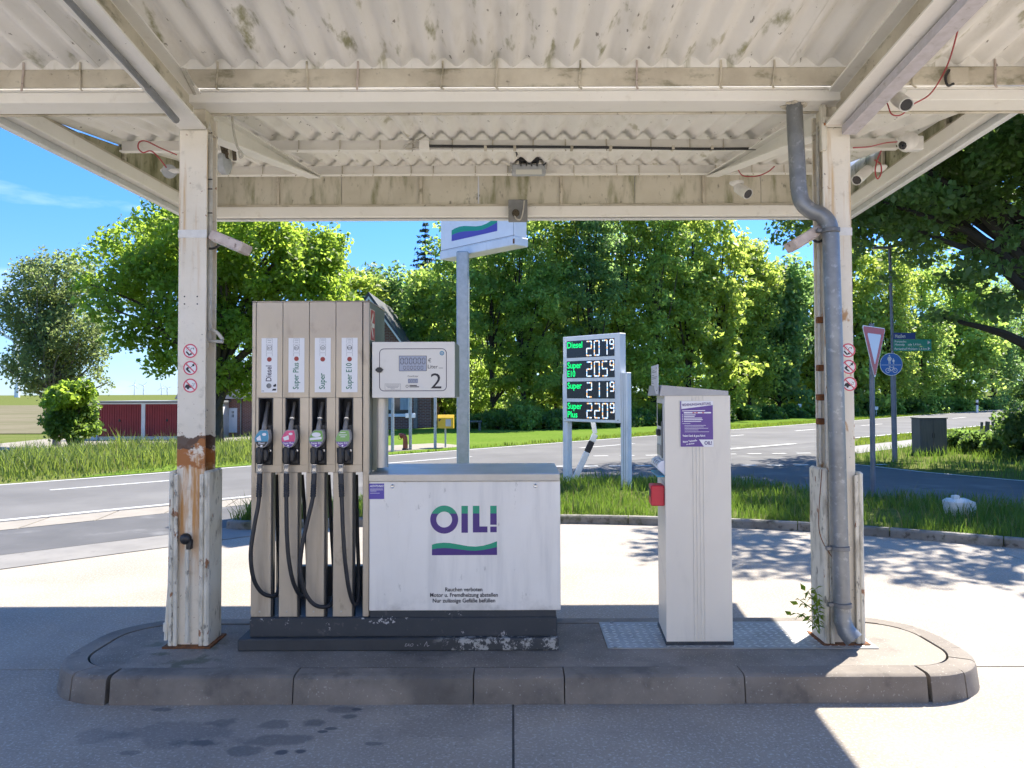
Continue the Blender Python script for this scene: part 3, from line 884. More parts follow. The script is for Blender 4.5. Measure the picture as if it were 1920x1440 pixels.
# ================================================================== PUMP ISLAND
IX0, IX1, IY0, IY1, IR = -2.72, 2.78, 4.30, 5.46, 0.46
isl = holder('pump_island', 'raised concrete pump island with rounded kerb ends', (0, 4.9, 0))
def corner(cx, cy, a0, a1, n=8, r=IR):
    return [(cx + r * math.cos(R(a0 + (a1 - a0) * k / n)), cy + r * math.sin(R(a0 + (a1 - a0) * k / n))) for k in range(n + 1)]
KP = [(0.0, 0.0), (0.014, 0.120), (0.020, 0.137), (0.034, 0.147), (0.050, 0.15), (0.155, 0.15), (0.155, 0.0)]
def kerb(path, name='kerb_stone'):
    P = [Vector((x, y, 0)) for x, y in path]
    P[0] = P[0] + (P[1] - P[0]).normalized() * 0.0035; P[-1] = P[-1] - (P[-1] - P[-2]).normalized() * 0.0035
    vs, fs = [], []
    k = len(KP); jz, jn = random.uniform(-.003, .002), random.uniform(-.004, .004)
    for i, p in enumerate(P):
        t = (P[min(i + 1, len(P) - 1)] - P[max(i - 1, 0)]).normalized()
        nrm = Vector((-t.y, t.x, 0))
        for o_, z_ in KP:
            vs.append(p + nrm * (o_ + jn) + Vector((0, 0, z_ + (jz if z_ > 0 else 0))))
    for i in range(len(P) - 1):
        for j in range(k):
            fs.append((i * k + j, i * k + (j + 1) % k, (i + 1) * k + (j + 1) % k, (i + 1) * k + j))
    fs += [tuple(range(k)), tuple(range((len(P) - 1) * k, len(P) * k))[::-1]]
    m = MB(); m.add(vs, fs); m.build(name, 'kerb', isl, smooth=True, ang=30)
bl = (IX0 + IR, IY0 + IR); br = (IX1 - IR, IY0 + IR); tr = (IX1 - IR, IY1 - IR); tl = (IX0 + IR, IY1 - IR)
fx_ = [IX0 + IR + 0.02, -1.22, -0.22, 0.285, 1.285, IX1 - IR - 0.02]
for a, b in zip(fx_[:-1], fx_[1:]):
    kerb([(a, IY0), ((a + b) / 2, IY0), (b, IY0)])
bx_ = [IX1 - IR, 1.2, 0.2, -0.8, -1.8, IX0 + IR]
for a, b in zip(bx_[:-1], bx_[1:]):
    kerb([(a, IY1), ((a + b) / 2, IY1), (b, IY1)])
for (c, a0) in ((br, 270), (tr, 0), (tl, 90), (bl, 180)):
    arc = corner(*c, a0, a0 + 90, 12)
    kerb(arc[:5]); kerb(arc[4:9]); kerb(arc[8:])
for sx, cc in ((IX0, 1), (IX1, -1)):
    y0, y1 = IY0 + IR, IY1 - IR
    kerb([(sx, y1), (sx, (y0 + y1) / 2), (sx, y0)] if cc == 1 else [(sx, y0), (sx, (y0 + y1) / 2), (sx, y1)])
m = MB()
m.prism(corner(*br, 270, 360, 10, IR - 0.168) + corner(*tr, 0, 90, 10, IR - 0.168) + corner(*tl, 90, 180, 10, IR - 0.168) + corner(*bl, 180, 270, 10, IR - 0.168), 0.0, 0.146)
m.build('top_slab', 'island_top', isl)
IZ = 0.146

# ================================================================== CANOPY
canopy = thing('station_canopy', 'old cream-painted steel canopy with corrugated butterfly roof over the pump island', 'canopy', (0, 4.9, 0))
COLX = (-2.022, 2.068)
CW = 0.176
CY0, CY1 = 4.85, 5.025
ZT = 3.40
columns = []
for ci, cx in enumerate(COLX):
    m = MB()
    m.box(cx - CW / 2, cx + CW / 2, CY0, CY0 + 0.016, IZ, ZT, 0.002)
    m.box(cx - CW / 2, cx + CW / 2, CY1 - 0.016, CY1, IZ, ZT + 0.12, 0.002)
    m.box(cx - 0.006, cx + 0.006, CY0 + 0.0165, CY1 - 0.0165, IZ, ZT)
    col = m.build('column', 'column_paint', canopy)
    columns.append(col)
    # painted strap near the top
    b = MB(); z0, z1 = at(330, 446, CY0).z, at(330, 431, CY0).z
    b.box(cx - CW / 2 - 0.003, cx + CW / 2 + 0.003, CY0 - 0.004, CY0 - 0.0005, z0, z1, 0.001)
    b.build('strap', 'camera_white', col)
    # base casings left and right of the flange
    for sx in (-1, 1):
        b = MB()
        xo = cx + sx * (CW / 2 + 0.002)
        zt = 1.24 if sx == -1 or ci == 0 else 1.22
        b.box(xo, xo + sx * 0.036, CY0 - 0.03, CY1 + 0.03, IZ, zt, 0.012)
        b.build('base_casing', 'casing_paint', col)
        e = MB()
        e.box(xo + sx * 0.002, xo - sx * 0.022, CY0 - 0.032, CY0 - 0.012, IZ, zt - 0.02, 0.004)
        e.build('casing_lip', 'casing_paint', col)
    # foot plate
    p = MB(); p.box(cx - 0.15, cx + 0.15, CY0 - 0.05, CY1 + 0.05, IZ - 0.004, IZ + 0.012, 0.003); p.build('foot_plate', 'rust', col)

# conduit, valve and cable loop on the first column
c0 = columns[0]
p = at(352, 1010, 4.80)
m = MB(); m.tube([at(350, 1205, 4.825), at(351, 1100, 4.825), at(351, 1030, 4.825)], 0.0125, 8); m.build('conduit', 'casing_paint', c0, smooth=True)
m = MB(); m.lathe([(0, 0.02), (0.012, 0.034), (0.03, 0.036), (0.042, 0.028), (0.05, 0.012)], at(351, 1009, 4.845), (0, -1, 0), 12)
m.box(-0.016 + p.x, 0.016 + p.x, 4.81, 4.845, at(351, 1030, 4.82).z, at(351, 1012, 4.82).z, 0.004)
m.build('socket', 'black_plastic', c0, smooth=True)
m = MB(); m.tube([at(311, 1200, 4.84), at(313, 1165, 4.84), at(318, 1100, 4.84), at(323, 900, 4.84)], 0.013, 8)
m.lathe([(0, 0.02), (0.05, 0.02)], at(312, 1168, 4.84), (0, 0, -1), 10)
m.build('conduit', 'casing_paint', c0, smooth=True)
m = MB(); m.tube(smooth_path([at(388, 652, 4.93), at(392, 622, 4.92), at(405, 622, 4.9), (at(418, 637, 4.88))], 6), 0.011, 7)
m.tube(smooth_path([at(390, 640, 4.93), at(404, 640, 4.9), at(418, 641, 4.88)], 5), 0.010, 7); m.build('cable_end', 'cable_grey', c0, smooth=True)
m = MB(); m.tube(smooth_path([at(343, 130, 4.45), at(372, 190, 4.85), at(391, 245, 4.925), at(394, 330, 4.925), at(393, 440, 4.925), at(393, 640, 4.925)], 8), 0.012, 7)
m.tube(smooth_path([at(348, 130, 4.45), at(378, 190, 4.87), at(396, 250, 4.935), at(397, 330, 4.935), at(396, 640, 4.935)], 8), 0.007, 6)
m.build('cable', 'cable_grey', c0, smooth=True)
for y in (250, 337, 355, 400):
    q = at(394, y, 4.92); m = MB(); m.box(q.x - 0.016, q.x + 0.018, 4.908, 4.914, q.z - 0.003, q.z + 0.003); m.build('cable_tie', 'cable_black', c0)
for (px, py) in ((346, 556), (370, 556), (346, 570), (370, 570)):
    q = at(px, py, CY0); m = MB(); m.lathe([(0, 0.005), (0.0012, 0.005)], (q.x, CY0 - 0.0003, q.z), (0, -1, 0), 8); m.build('bolt_hole', 'ink', c0)
# cable and duct in the recess of the second column
c1 = columns[1]
m = MB(); m.tube([at(1533, 235, 4.93), at(1535, 420, 4.93), at(1539, 870, 4.93)], 0.011, 7)
m.tube([at(1543, 430, 4.90), at(1549, 870, 4.90)], 0.006, 6); m.build('cable', 'cable_grey', c1, smooth=True)
for y in (600, 690, 745, 790):
    q = at(1538, y, 4.92); m = MB(); m.box(q.x - 0.022, q.x + 0.024, 4.905, 4.94, q.z - 0.02, q.z + 0.02, 0.004); m.build('clamp', 'rust', c1)
m = MB(); m.tube(smooth_path([at(1541, 880, 4.81), at(1535, 970, 4.81), at(1540, 1010, 4.8), at(1560, 1045, 4.80)], 6), 0.003, 5); m.build('thin_wire', 'rust', c1, smooth=True)

# prohibition stickers on both columns
def sticker(ci, px, py, kind):
    Y = CY0
    q = at(px, py, Y); fr = Fr((q.x, Y, q.z), (1, 0, 0), (0, 0, 1), (0, -1, 0))
    r = 0.0455
    par = columns[ci]
    m = MB(); m.lathe([(0, r), (0.0012, r)], fr(0, 0, 0.0005), (0, -1, 0), 28); s0 = m.build('prohibition_sticker', 'sticker_white', par)
    red = 'sign_pink'
    k = MB()
    if kind == 0:     # cigarette and smoke
        k.line(fr, (-0.026, -0.004), (-0.004, -0.028), 0.010, 0.0021); k.line(fr, (0.0, -0.016), (0.008, -0.024), 0.012, 0.0021)
        k.ring(fr, 0.012, 0.008, 0.008, 0.011, 0.0021, 14, 0.0, 0.6); k.line(fr, (0.022, 0.008), (0.022, 0.022), 0.003, 0.0021)
        k.ring(fr, -0.012, 0.012, 0.009, 0.0115, 0.0021, 14, 0.1, 0.7)
    elif kind == 1:   # hand with burning match
        k.poly(fr, [(-0.03, -0.006), (-0.016, 0.008), (-0.006, 0.0), (-0.014, -0.008), (0.0, -0.022), (0.006, -0.03), (-0.008, -0.028), (-0.02, -0.018)], 0.0021)
        k.line(fr, (-0.008, -0.002), (0.016, 0.014), 0.004, 0.0021)
        k.poly(fr, [(0.012, 0.012), (0.024, 0.010), (0.027, 0.020), (0.022, 0.032), (0.017, 0.022), (0.011, 0.024)], 0.0021)
        k.poly(fr, [(-0.018, 0.02), (-0.026, 0.012), (-0.020, 0.032)], 0.0021)
    else:             # car with exhaust
        k.poly(fr, [(-0.034, -0.006), (-0.026, 0.006), (-0.012, 0.008), (0.002, 0.0), (0.010, -0.010), (0.004, -0.014), (-0.033, -0.014)], 0.0021)
        k.disc(fr, -0.014, -0.016, 0.008, 0.0022, 12); k.ring(fr, 0.016, 0.004, 0.006, 0.0085, 0.0021, 12, 0.5, 1.0); k.ring(fr, 0.022, 0.016, 0.006, 0.0085, 0.0021, 12, 0.5, 1.0)
    k.build('pictogram', 'ink', s0 if False else par, recalc=False)
    k = MB(); k.ring(fr, 0, 0, r * 0.80, r * 0.985, 0.0024, 32); k.line(fr, (-0.027, 0.027), (0.027, -0.027), 0.0075, 0.0026)
    k.build('prohibition_ring', red, par, recalc=False)
for i, y in enumerate((658, 690, 723)):
    sticker(0, 357, y, i)
for i, y in enumerate((657, 688, 720)):
    sticker(1, 1590 + i * 1.5, y, i)

# main gutter beam over the column line
CX0, CX1 = -3.42, 3.38
m = MB()
m.box(CX0, CX1, 4.765, 4.955, 3.545, 3.612, 0.004)
m.box(CX0, CX1, 4.745, 4.975, 3.6125, 3.624)
gb = m.build('gutter_beam', 'cream', canopy)
m = MB(); m.box(CX0, CX1, 4.722, 4.742, 3.6245, 3.738, 0.003); m.build('gutter_face', 'cream_dirty', gb)
m = MB(); m.box(CX0, CX1, 4.96, 4.978, 3.6245, 3.72, 0.002); m.build('gutter_back', 'cream', gb)
m = MB(); m.box(CX0, CX1, 4.7225, 4.7415, 3.7385, 3.80); m.build('eaves_closer', 'sheet', gb)
m = MB(); m.tube([(CX0, 4.985, 3.548), (CX1, 4.985, 3.548)], 0.009, 6); m.build('conduit', 'cream_dirty', gb, smooth=True)
hooks = [44, 150, 408, 575, 671, 830, 932, 1088, 1194, 1352, 1452, 1712, 1866]
for i, px in enumerate(hooks):
    a = at(px, 112, 4.712); b_ = at(px + random.uniform(-4, 2), 160, 4.712)
    m = MB(); m.tube([(a.x, 4.714, 3.78), (a.x, 4.712, 3.72), (b_.x, 4.71, 3.615), (b_.x + random.uniform(0, .02), 4.70, 3.598)], 0.0065, 6)
    m.build('hook_bolt', 'cream_dirty' if i % 4 else 'lamp_shell', gb, smooth=True)

# purlins
def purlin(Y, z0, z1, x0=CX0 + 0.1, x1=CX1 - 0.1):
    m = MB()
    m.box(x0, x1, Y, Y + 0.012, z0 + 0.012, z1 - 0.010)
    m.box(x0, x1, Y - 0.045, Y + 0.012, z0, z0 + 0.0115)
    m.box(x0, x1, Y, Y + 0.06, z1 - 0.0095, z1)
    return m.build('purlin', 'cream', canopy)
z1a, z0a = at(960, 262, 6.5).z, at(960, 284, 6.5).z
z1b, z0b = at(960, 310, 7.87).z, at(960, 329, 7.87).z
pu1 = purlin(6.5, z0a, z1a)
pu2 = purlin(7.87, z0b, z1b)
SL_R = (z1b - z1a) / (7.87 - 6.5)
SL_F = 0.118
ZV = 3.742                                     # sheet underside (troughs) at the valley
purlin(3.55, ZV + SL_F * (4.72 - 3.55) - 0.11, ZV + SL_F * (4.72 - 3.55) - 0.004)
for pu, Y, z, xs_ in ((pu1, 6.49, z0a, range(430, 1500, 71)), (pu2, 7.86, z0b, range(440, 1500, 64))):
    for px in xs_:
        q = at(px + random.uniform(-12, 12), 300, Y)
        m = MB(); m.tube([(q.x, Y - 0.002, z + 0.10), (q.x, Y - 0.004, z + 0.02), (q.x, Y - 0.05, z - 0.014)], 0.005, 5); m.build('hook_bolt', 'cream_dirty', pu)

# corrugated sheets, each laid over its neighbour
PITCHW, NW = 0.1725, 5
def corr(length, y0, z0, slope):
    """one sheet: waves along X, running in Y"""
    n = NW * 8 + 3
    m = MB()
    vs = []
    for side in (0, 1):
        for (ly, lz) in ((0, 0), (length, slope * length)):
            for i in range(n):
                x = (i - 1) * PITCHW / 8
                vs.append((x, y0 + ly, z0 + lz + 0.029 - 0.029 * math.cos(2 * math.pi * x / PITCHW) + side * 0.007))
    fs = []
    for i in range(n - 1):
        fs.append((i, i + 1, n + i + 1, n + i))
        fs.append((2 * n + i, 3 * n + i, 3 * n + i + 1, 2 * n + i + 1))
        fs.append((i, 2 * n + i, 2 * n + i + 1, i + 1)); fs.append((n + i, n + i + 1, 3 * n + i + 1, 3 * n + i))
    fs += [(0, n, 3 * n, 2 * n), (n - 1, 3 * n - 1, 4 * n - 1, 2 * n - 1)]
    m.add(vs, fs)
    return m
NS = 8
SX0 = -3.44
rear_len = 8.33 - 4.962
zr0 = z1a - SL_R * (6.5 - 4.962)
src = corr(rear_len, 4.962, zr0 + 0.002, SL_R).build('roof_sheet', 'sheet', canopy, smooth=True, ang=60)
src.location = (SX0, 0, 0)
fsrc = corr(-1.55, 4.735, ZV, -SL_F).build('roof_sheet', 'sheet', canopy, smooth=True, ang=60)  # unseen front overhang cut short so fill light reaches under the roof
fsrc.location = (SX0, 0, 0)
for k in range(1, NS):
    linked_copy(src, canopy, (k * PITCHW * NW, 0, 0.0045 * (k % 2)))
    linked_copy(fsrc, canopy, (k * PITCHW * NW, 0, 0.0045 * (k % 2)))

# girders: sloping front arms, tapering rear brackets
for ci, cx in enumerate(COLX):
    g = MB()
    def arm(y0, y1, zb0, zb1, h0, h1, w=0.165, ft=0.012):
        for (xa, xb, lo, hi) in ((-w / 2, w / 2, 0, ft), (-0.005, 0.005, ft + 0.0005, -ft - 0.0005), (-w / 2, w / 2, -ft, 0)):
            def zz(zb, h, k):
                return zb + (k if k > 0 or (k == 0 and lo == 0 and hi > 0) else h + k)
            if (lo, hi) == (0, ft): za = [(zb0, zb0 + ft), (zb1, zb1 + ft)]
            elif hi == 0: za = [(zb0 + h0 - ft, zb0 + h0), (zb1 + h1 - ft, zb1 + h1)]
            else: za = [(zb0 + ft + 0.0005, zb0 + h0 - ft - 0.0005), (zb1 + ft + 0.0005, zb1 + h1 - ft - 0.0005)]
            vs = []
            for (yy, (l_, h_)) in ((y0, za[0]), (y1, za[1])):
                vs += [(cx + xa, yy, l_), (cx + xb, yy, l_), (cx + xb, yy, h_), (cx + xa, yy, h_)]
            g.add(vs, [(0, 1, 2, 3), (4, 7, 6, 5), (0, 4, 5, 1), (3, 2, 6, 7), (0, 3, 7, 4), (1, 5, 6, 2)])
    arm(4.84, 3.24, ZT + 0.002, ZT + 0.002 + 0.118 * 1.6, 0.20, 0.20)
    gd = g.build('girder', 'cream', canopy)
    if True:      # grimy stiffener strips along the web
        for sx in (-1, 1):
            w_ = MB(); xa = cx + sx * 0.0056
            w_.add([(xa, 4.83, ZT + 0.017), (xa, 3.25, ZT + 0.017 + 0.118 * 1.58), (xa, 3.25, ZT + 0.185 + 0.118 * 1.58), (xa, 4.83, ZT + 0.185)], [(0, 1, 2, 3)]); w_.build('web_grime', 'cream_dirty', gd, recalc=False)
    g = MB(); arm(5.03, 7.85, ZT + 0.02, z0b - 0.03, 0.18, 0.03, 0.13)
    g.build('rear_bracket', 'cream', canopy)
    g = MB(); g.box(cx - CW / 2, cx + CW / 2, CY0, CY1, ZT + 0.0005, ZT + 0.014); g.box(cx - 0.07, cx + 0.07, 4.87, 5.0, ZT + 0.0145, 3.544, 0.003); g.build('head_plate', 'cream_dirty', canopy)
    if ci == 0:      # conduit along the girder
        m = MB(); m.tube([at(118, -10, 3.45), at(277, 164, 4.30)], 0.016, 8); m.tube([at(277, 164, 4.30), at(331, 226, 4.62)], 0.021, 8)
        m.build('conduit', 'grey_box', canopy, smooth=True)
    else:            # boxed cable duct hung under the girder
        m = MB()
        a, b_ = Vector((cx + 0.02, 4.80, ZT - 0.005)), Vector((cx + 0.02, 3.24, ZT + 0.118 * 1.56 - 0.005))
        vs = []
        for p_ in (a, b_):
            vs += [(p_.x - 0.005, p_.y, p_.z - 0.055), (p_.x + 0.085, p_.y, p_.z - 0.055), (p_.x + 0.085, p_.y, p_.z), (p_.x - 0.005, p_.y, p_.z)]
        m.add(vs, [(0, 1, 2, 3), (4, 7, 6, 5), (0, 4, 5, 1), (3, 2, 6, 7), (0, 3, 7, 4), (1, 5, 6, 2)])
        m.build('cable_duct', 'lilac_duct', canopy)
        m = MB(); m.box(cx - 0.10, cx - 0.02, 4.80, 4.9, 3.42, 3.455, 0.004); m.box(cx - 0.105, cx - 0.07, 4.82, 4.86, 3.25, 3.54, 0.004); m.build('gusset', 'casing_paint', canopy)
        m = MB(); m.box(cx - 0.09, cx + 0.02, 4.81, 4.84, 3.405, 3.42, 0.002); m.build('rusty_packing', 'rust_orange', canopy)

# fascias: stained panels over a channel, white outer sheet
def roof_z(Y):
    return zr0 + SL_R * (Y - 4.962) if Y > 4.85 else ZV + SL_F * (4.735 - Y)
def fascia(p0, p1, cuts, pmat, drop=0.0, gap=()):
    p0, p1 = Vector((*p0, 0)), Vector((*p1, 0))
    u = (p1 - p0).normalized(); L = (p1 - p0).length
    n = Vector((-u.y, u.x, 0))
    if n.dot(Vector((0, 4.9, 0)) - p0) < 0: n = -n
    fr = Fr(p0, u, (0, 0, 1), n)            # a along, b up, c inward
    zc0, zc1, zp1 = 3.615, 3.742, 4.09
    m = MB(); m.box(0.0, L, zc0 + 0.012, zc1, 0.02, 0.10, 0.006, fr); ch = m.build('fascia_channel', 'cream', canopy)
    m = MB(); m.box(0.0, L, zc1 + 0.0005, zc1 + 0.03, 0.02, 0.075, 0.004, fr); m.build('fascia_ledge', 'cream_dirty', ch)
    for i, (a, b) in enumerate(zip(cuts[:-1], cuts[1:])):
        za, zb_ = (4.22, 4.22)
        if i in gap:
            za, zb_ = roof_z(fr(a * L, 0).y) - 0.005, roof_z(fr(b * L, 0).y) - 0.012
        e0, e1 = (-0.03 if i == 0 else 0.002), (0.03 if i == len(cuts) - 2 else -0.002)
        m = MB(); m.prism([(a * L + e0, zc0 - 0.012 - drop), (b * L + e1, zc0 - 0.012 - drop), (b * L + e1, zb_), (a * L + e0, za)], 0.0, 0.014, fr)
        m.box(a * L, b * L, zc0 - 0.010 - drop, zc0 - drop, 0.0145, 0.05, 0, fr); m.build('fascia_sheet', 'white_metal', canopy)
        if i in gap: pa, pb__ = za - 0.003, zb_ - 0.003
        else: pa = pb__ = zp1
        m = MB(); m.prism([(a * L + 0.003, zc1 + 0.031), (b * L - 0.003, zc1 + 0.031), (b * L - 0.003, max(pb__, zc1 + .035)), (a * L + 0.003, max(pa, zc1 + .033))], 0.03 + random.uniform(0, .004), 0.042, fr); m.build('fascia_panel', pmat, canopy)
    for a in cuts[1:-1:2]:
        m = MB(); m.box(a * L - 0.016, a * L + 0.016, zc1 + 0.031, min(zp1 - 0.01, roof_z(fr(a * L, 0).y) - .02 if gap else 9), 0.046, 0.075, 0.003, fr); m.build('strut', 'cream_dirty', canopy)
FLX = [(-3.58, 3.2), (-3.41, 8.36)]
FRX = [(3.20, 3.2), (3.64, 8.36)]
rc = [(at(px, 360, 8.33).x - FLX[1][0]) / (FRX[1][0] - FLX[1][0]) for px in (523, 641, 790, 897, 1052, 1190, 1318, 1426)]
fascia(FLX[1], FRX[1], [0.0] + rc + [1.0], 'fascia_panel')
fascia(FLX[0], FLX[1], [0, .18, .30, .44, .56, .68, .84, 1], 'side_panel', 0.045, (3, 4))
fascia(FRX[0], FRX[1], [0, .2, .4, .52, .64, .76, .88, 1], 'side_panel', 0.045)
fascia(FLX[0], FRX[0], [0, .25, .5, .75, 1], 'fascia_panel')

# rain downpipe beside the second column
m = MB()
dp = [at(1489, 188, 4.835), at(1491, 240, 4.83), at(1497, 350, 4.81), at(1503, 378, 4.80), at(1520, 395, 4.79), at(1540, 403, 4.78), at(1554, 420, 4.77), at(1558, 445, 4.765), at(1566, 700, 4.76), at(1574, 1000, 4.765), at(1579, 1150, 4.765)]
top = dp[:2]
pp = [dp[0], dp[1], dp[2]] + smooth_path(dp[2:8], 5)[1:] + dp[8:]
m.tube(pp, 0.0505, 14, caps=False)
m.tube([p_ for p_ in pp[::-1]], 0.047, 14, caps=False)
pipe = m.build('downpipe', 'zinc', canopy, smooth=True, ang=60, recalc=False)
m = MB()
b0 = dp[-1]
ctr = [b0 + Vector((0, 0, 0.002)), b0 + Vector((0.002, -0.005, -0.05)), b0 + Vector((0.015, -0.02, -0.10)), b0 + Vector((0.05, -0.05, -0.148))]
m.tube(ctr, [0.0525, 0.053, 0.055, 0.058], 14, caps=False); m.tube(ctr[::-1], [0.055, 0.052, 0.0505, 0.05], 14, caps=False)
m.build('outlet_shoe', 'zinc', pipe, smooth=True, ang=60, recalc=False)
for py, px in ((432, 1557), (1028, 1575), (1134, 1579)):
    q = at(px, py, 4.755); m = MB(); m.lathe([(-0.014, 0.053), (-0.012, 0.0565), (0.012, 0.0565), (0.014, 0.053)], q, (0.01, 0, -1), 16)
    m.box(q.x - 0.085, q.x - 0.05, 4.745, 4.775, q.z - 0.012, q.z + 0.012, 0.003); m.build('pipe_clamp', 'zinc_dark', pipe, smooth=True)
m = MB()
for k in range(26):
    a = random.uniform(0, 6.28); r_ = 0.055 + random.uniform(0, 0.02)
    q = (dp[0].x + r_ * math.cos(a), 4.835 + r_ * math.sin(a) * 0.9, 3.543)
    m.lathe([(0, 0.012), (0.006, 0.016), (0.012, 0.006)], q, (random.uniform(-.3, .3), random.uniform(-.3, .3), -1), 6)
m.build('flaking_collar', 'cream_dirty', pipe)['kind'] = 'stuff'

# ================================================================== FUEL PUMP
PY = 4.80
FP = front(PY)
def X(px, Y=PY): return at(px, 900, Y).x
def Z(py, Y=PY, px=760): return at(px, py, Y).z

pump = thing('fuel_pump', 'tall beige steel fuel pump with four nozzle bays beside the display box', 'fuel pump', (-1.26, 5.05, IZ))
PL, PRt = X(471), X(692)
ZB = Z(1156); ZLOW = Z(885); ZTOP = Z(566, px=580)
# black plinth and skid
skid = MB(); skid.box(X(447, 4.745), X(1046, 4.745), 4.745, 5.42, IZ + 0.001, Z(1198, 4.745), 0.006); skid_o = skid.build('skid', 'skid', pump)
m = MB(); m.box(X(471), X(1043), PY - 0.012, 5.40, Z(1198, 4.745) + 0.0005, Z(1157), 0.004); m.build('plinth', 'plinth', pump)
fs = Fr((0, 4.745, 0), (1, 0, 0), (0, 0, 1), (0, -1, 0))
m = MB(); m.text(fs, 'EAO', X(759, 4.745), Z(1212, 4.745), 0.026, 0.001, width=0.05, shear=0.3)
for (a, b, c, d) in ((782, 1209, 784, 1211), (788, 1207, 789, 1208), (795, 1212, 800, 1203), (800, 1203, 801, 1212), (801, 1212, 805, 1210)):
    m.line(fs, (X(a, 4.745), Z(b, 4.745)), (X(c, 4.745), Z(d, 4.745)), 0.003, 0.001)
m.build('chalk_scribble', 'ink_grey', skid_o, recalc=False)
# upper body behind the front panels
m = MB(); m.box(PL + 0.002, PRt - 0.002, PY + 0.13, 5.36, ZLOW + 0.005, ZTOP - 0.002, 0.004); body = m.build('body', 'pump_side', pump)
m = MB(); m.box(PRt - 0.0015, PRt + 0.003, PY + 0.006, 5.355, ZLOW + 0.01, ZTOP - 0.004); m.build('side_panel', 'pump_side', pump)
m = MB(); m.box(PL, PRt + 0.004, PY - 0.001, 5.37, ZTOP, ZTOP + 0.006, 0.002); m.build('top_plate', 'pump_steel', pump)
edge = [479, 529, 579, 629, 679]
m = MB(); m.box(PL, X(478.5), PY, PY + 0.125, ZB, ZTOP - 0.001, 0.004); m.build('edge_post', 'pump_steel', pump)
m = MB(); m.box(X(680), PRt, PY, PY + 0.125, ZB, ZTOP - 0.001, 0.004); m.build('edge_post', 'pump_steel', pump)
m = MB(); m.box(X(478.7), X(679.9), PY + 0.012, PY + 0.02, Z(740), ZTOP - 0.002); m.build('backing', 'boot_dark', pump)
bay = [(484.0, 511.5), (534.5, 562.0), (584.5, 612.0), (634.5, 662.0)]
bt, bb = 745, 871
for i in range(4):
    x0, x1 = X(edge[i] + 0.35), X(edge[i + 1] - 0.35)
    h0, h1 = X(bay[i][0]), X(bay[i][1])
    m = MB(); m.box(x0, x1, PY, PY + 0.011, Z(bt), ZTOP - 0.001, 0.002); m.build('front_panel', 'pump_steel', pump)
    m = MB(); m.box(x0, h0, PY, PY + 0.12, Z(bb), Z(bt) - 0.0005, 0.001); m.build('bay_side', 'pump_steel', pump)
    m = MB(); m.box(h1, x1, PY, PY + 0.12, Z(bb), Z(bt) - 0.0005, 0.001); m.build('bay_side', 'pump_steel', pump)
    m = MB(); m.box(x0, x1, PY, PY + 0.12, ZLOW, Z(bb) - 0.0005, 0.001); m.build('bay_sill', 'pump_steel', pump)
    # nozzle boot: rim and dark hollow
    m = MB()
    t = 0.006
    m.box(h0 + .001, h0 + t, PY - 0.004, PY + 0.12, Z(bb), Z(bt) - .001, 0.001); m.box(h1 - t, h1 - .001, PY - 0.004, PY + 0.12, Z(bb), Z(bt) - .001, 0.001)
    m.box(h0 + t, h1 - t, PY - 0.004, PY + 0.12, Z(bt) - t, Z(bt) - .001, 0.001)
    bo = m.build('nozzle_boot', 'boot_rim', pump)
    m = MB(); m.box(h0 + t, h1 - t, PY + 0.115, PY + 0.122, Z(bb), Z(bt) - t); m.build('boot_back', 'boot_dark', bo)
    m = MB(); m.box((h0 + h1) / 2 - 0.004, h1 - t - .0005, PY - 0.012, PY + 0.11, Z(bb) + .001, Z(795), 0.006); m.build('boot_cheek', 'black_plastic', bo)
    m = MB(); m.box(h0 + t, h1 - 0.001, PY - 0.016, PY + 0.06, Z(870), Z(815), 0.008); m.build('boot_lip', 'black_plastic', bo)
    q = (X(bay[i][1] - 4), PY - 0.016, Z(844)); m = MB(); m.lathe([(0, 0.0085), (0.005, 0.0085), (0.006, 0.004)], q, (0, -1, 0), 12); m.build('lock_stud', 'chrome', bo, smooth=True)
# lower legs between the hose slots
legs = [(471.5, 508.5), (523.5, 558.0), (574.0, 608.0), (624.5, 660.5), (676, 691)]
for (a, b) in legs[:4]:
    m = MB(); m.box(X(a), X(b), PY + 0.001, PY + 0.035, ZB, ZLOW - 0.0005, 0.003); lg = m.build('leg_panel', 'pump_steel', pump)
    m = MB(); m.box(X(b) + 0.0005, X(b) + 0.012, PY + 0.008, PY + 0.05, ZB, ZLOW - 0.001); m.build('slot_edge', 'black_plastic', lg)
    m = MB(); m.lathe([(0, 0.006), (0.002, 0.006), (0.003, 0.003)], (X((a + b) / 2 - 2), PY, Z(1146)), (0, -1, 0), 8); m.build('screw', 'steel_top', lg)
m = MB(); m.box(X(471.5), X(689), PY + 0.002, PY + 0.06, Z(1157) + 0.0005, ZB - 0.0005); m.build('kick_strip', 'plinth', pump)
for px in (480, 690):
    m = MB(); m.box(X(px) - 0.03, X(px) + 0.0, 5.30, 5.36, Z(1157), ZLOW, 0.003); m.build('rear_leg', 'pump_steel', pump)
m = MB(); m.box(X(480), X(690) - 0.031, 5.30, 5.36, Z(1157), Z(1095)); m.build('rear_sill', 'black_plastic', pump)

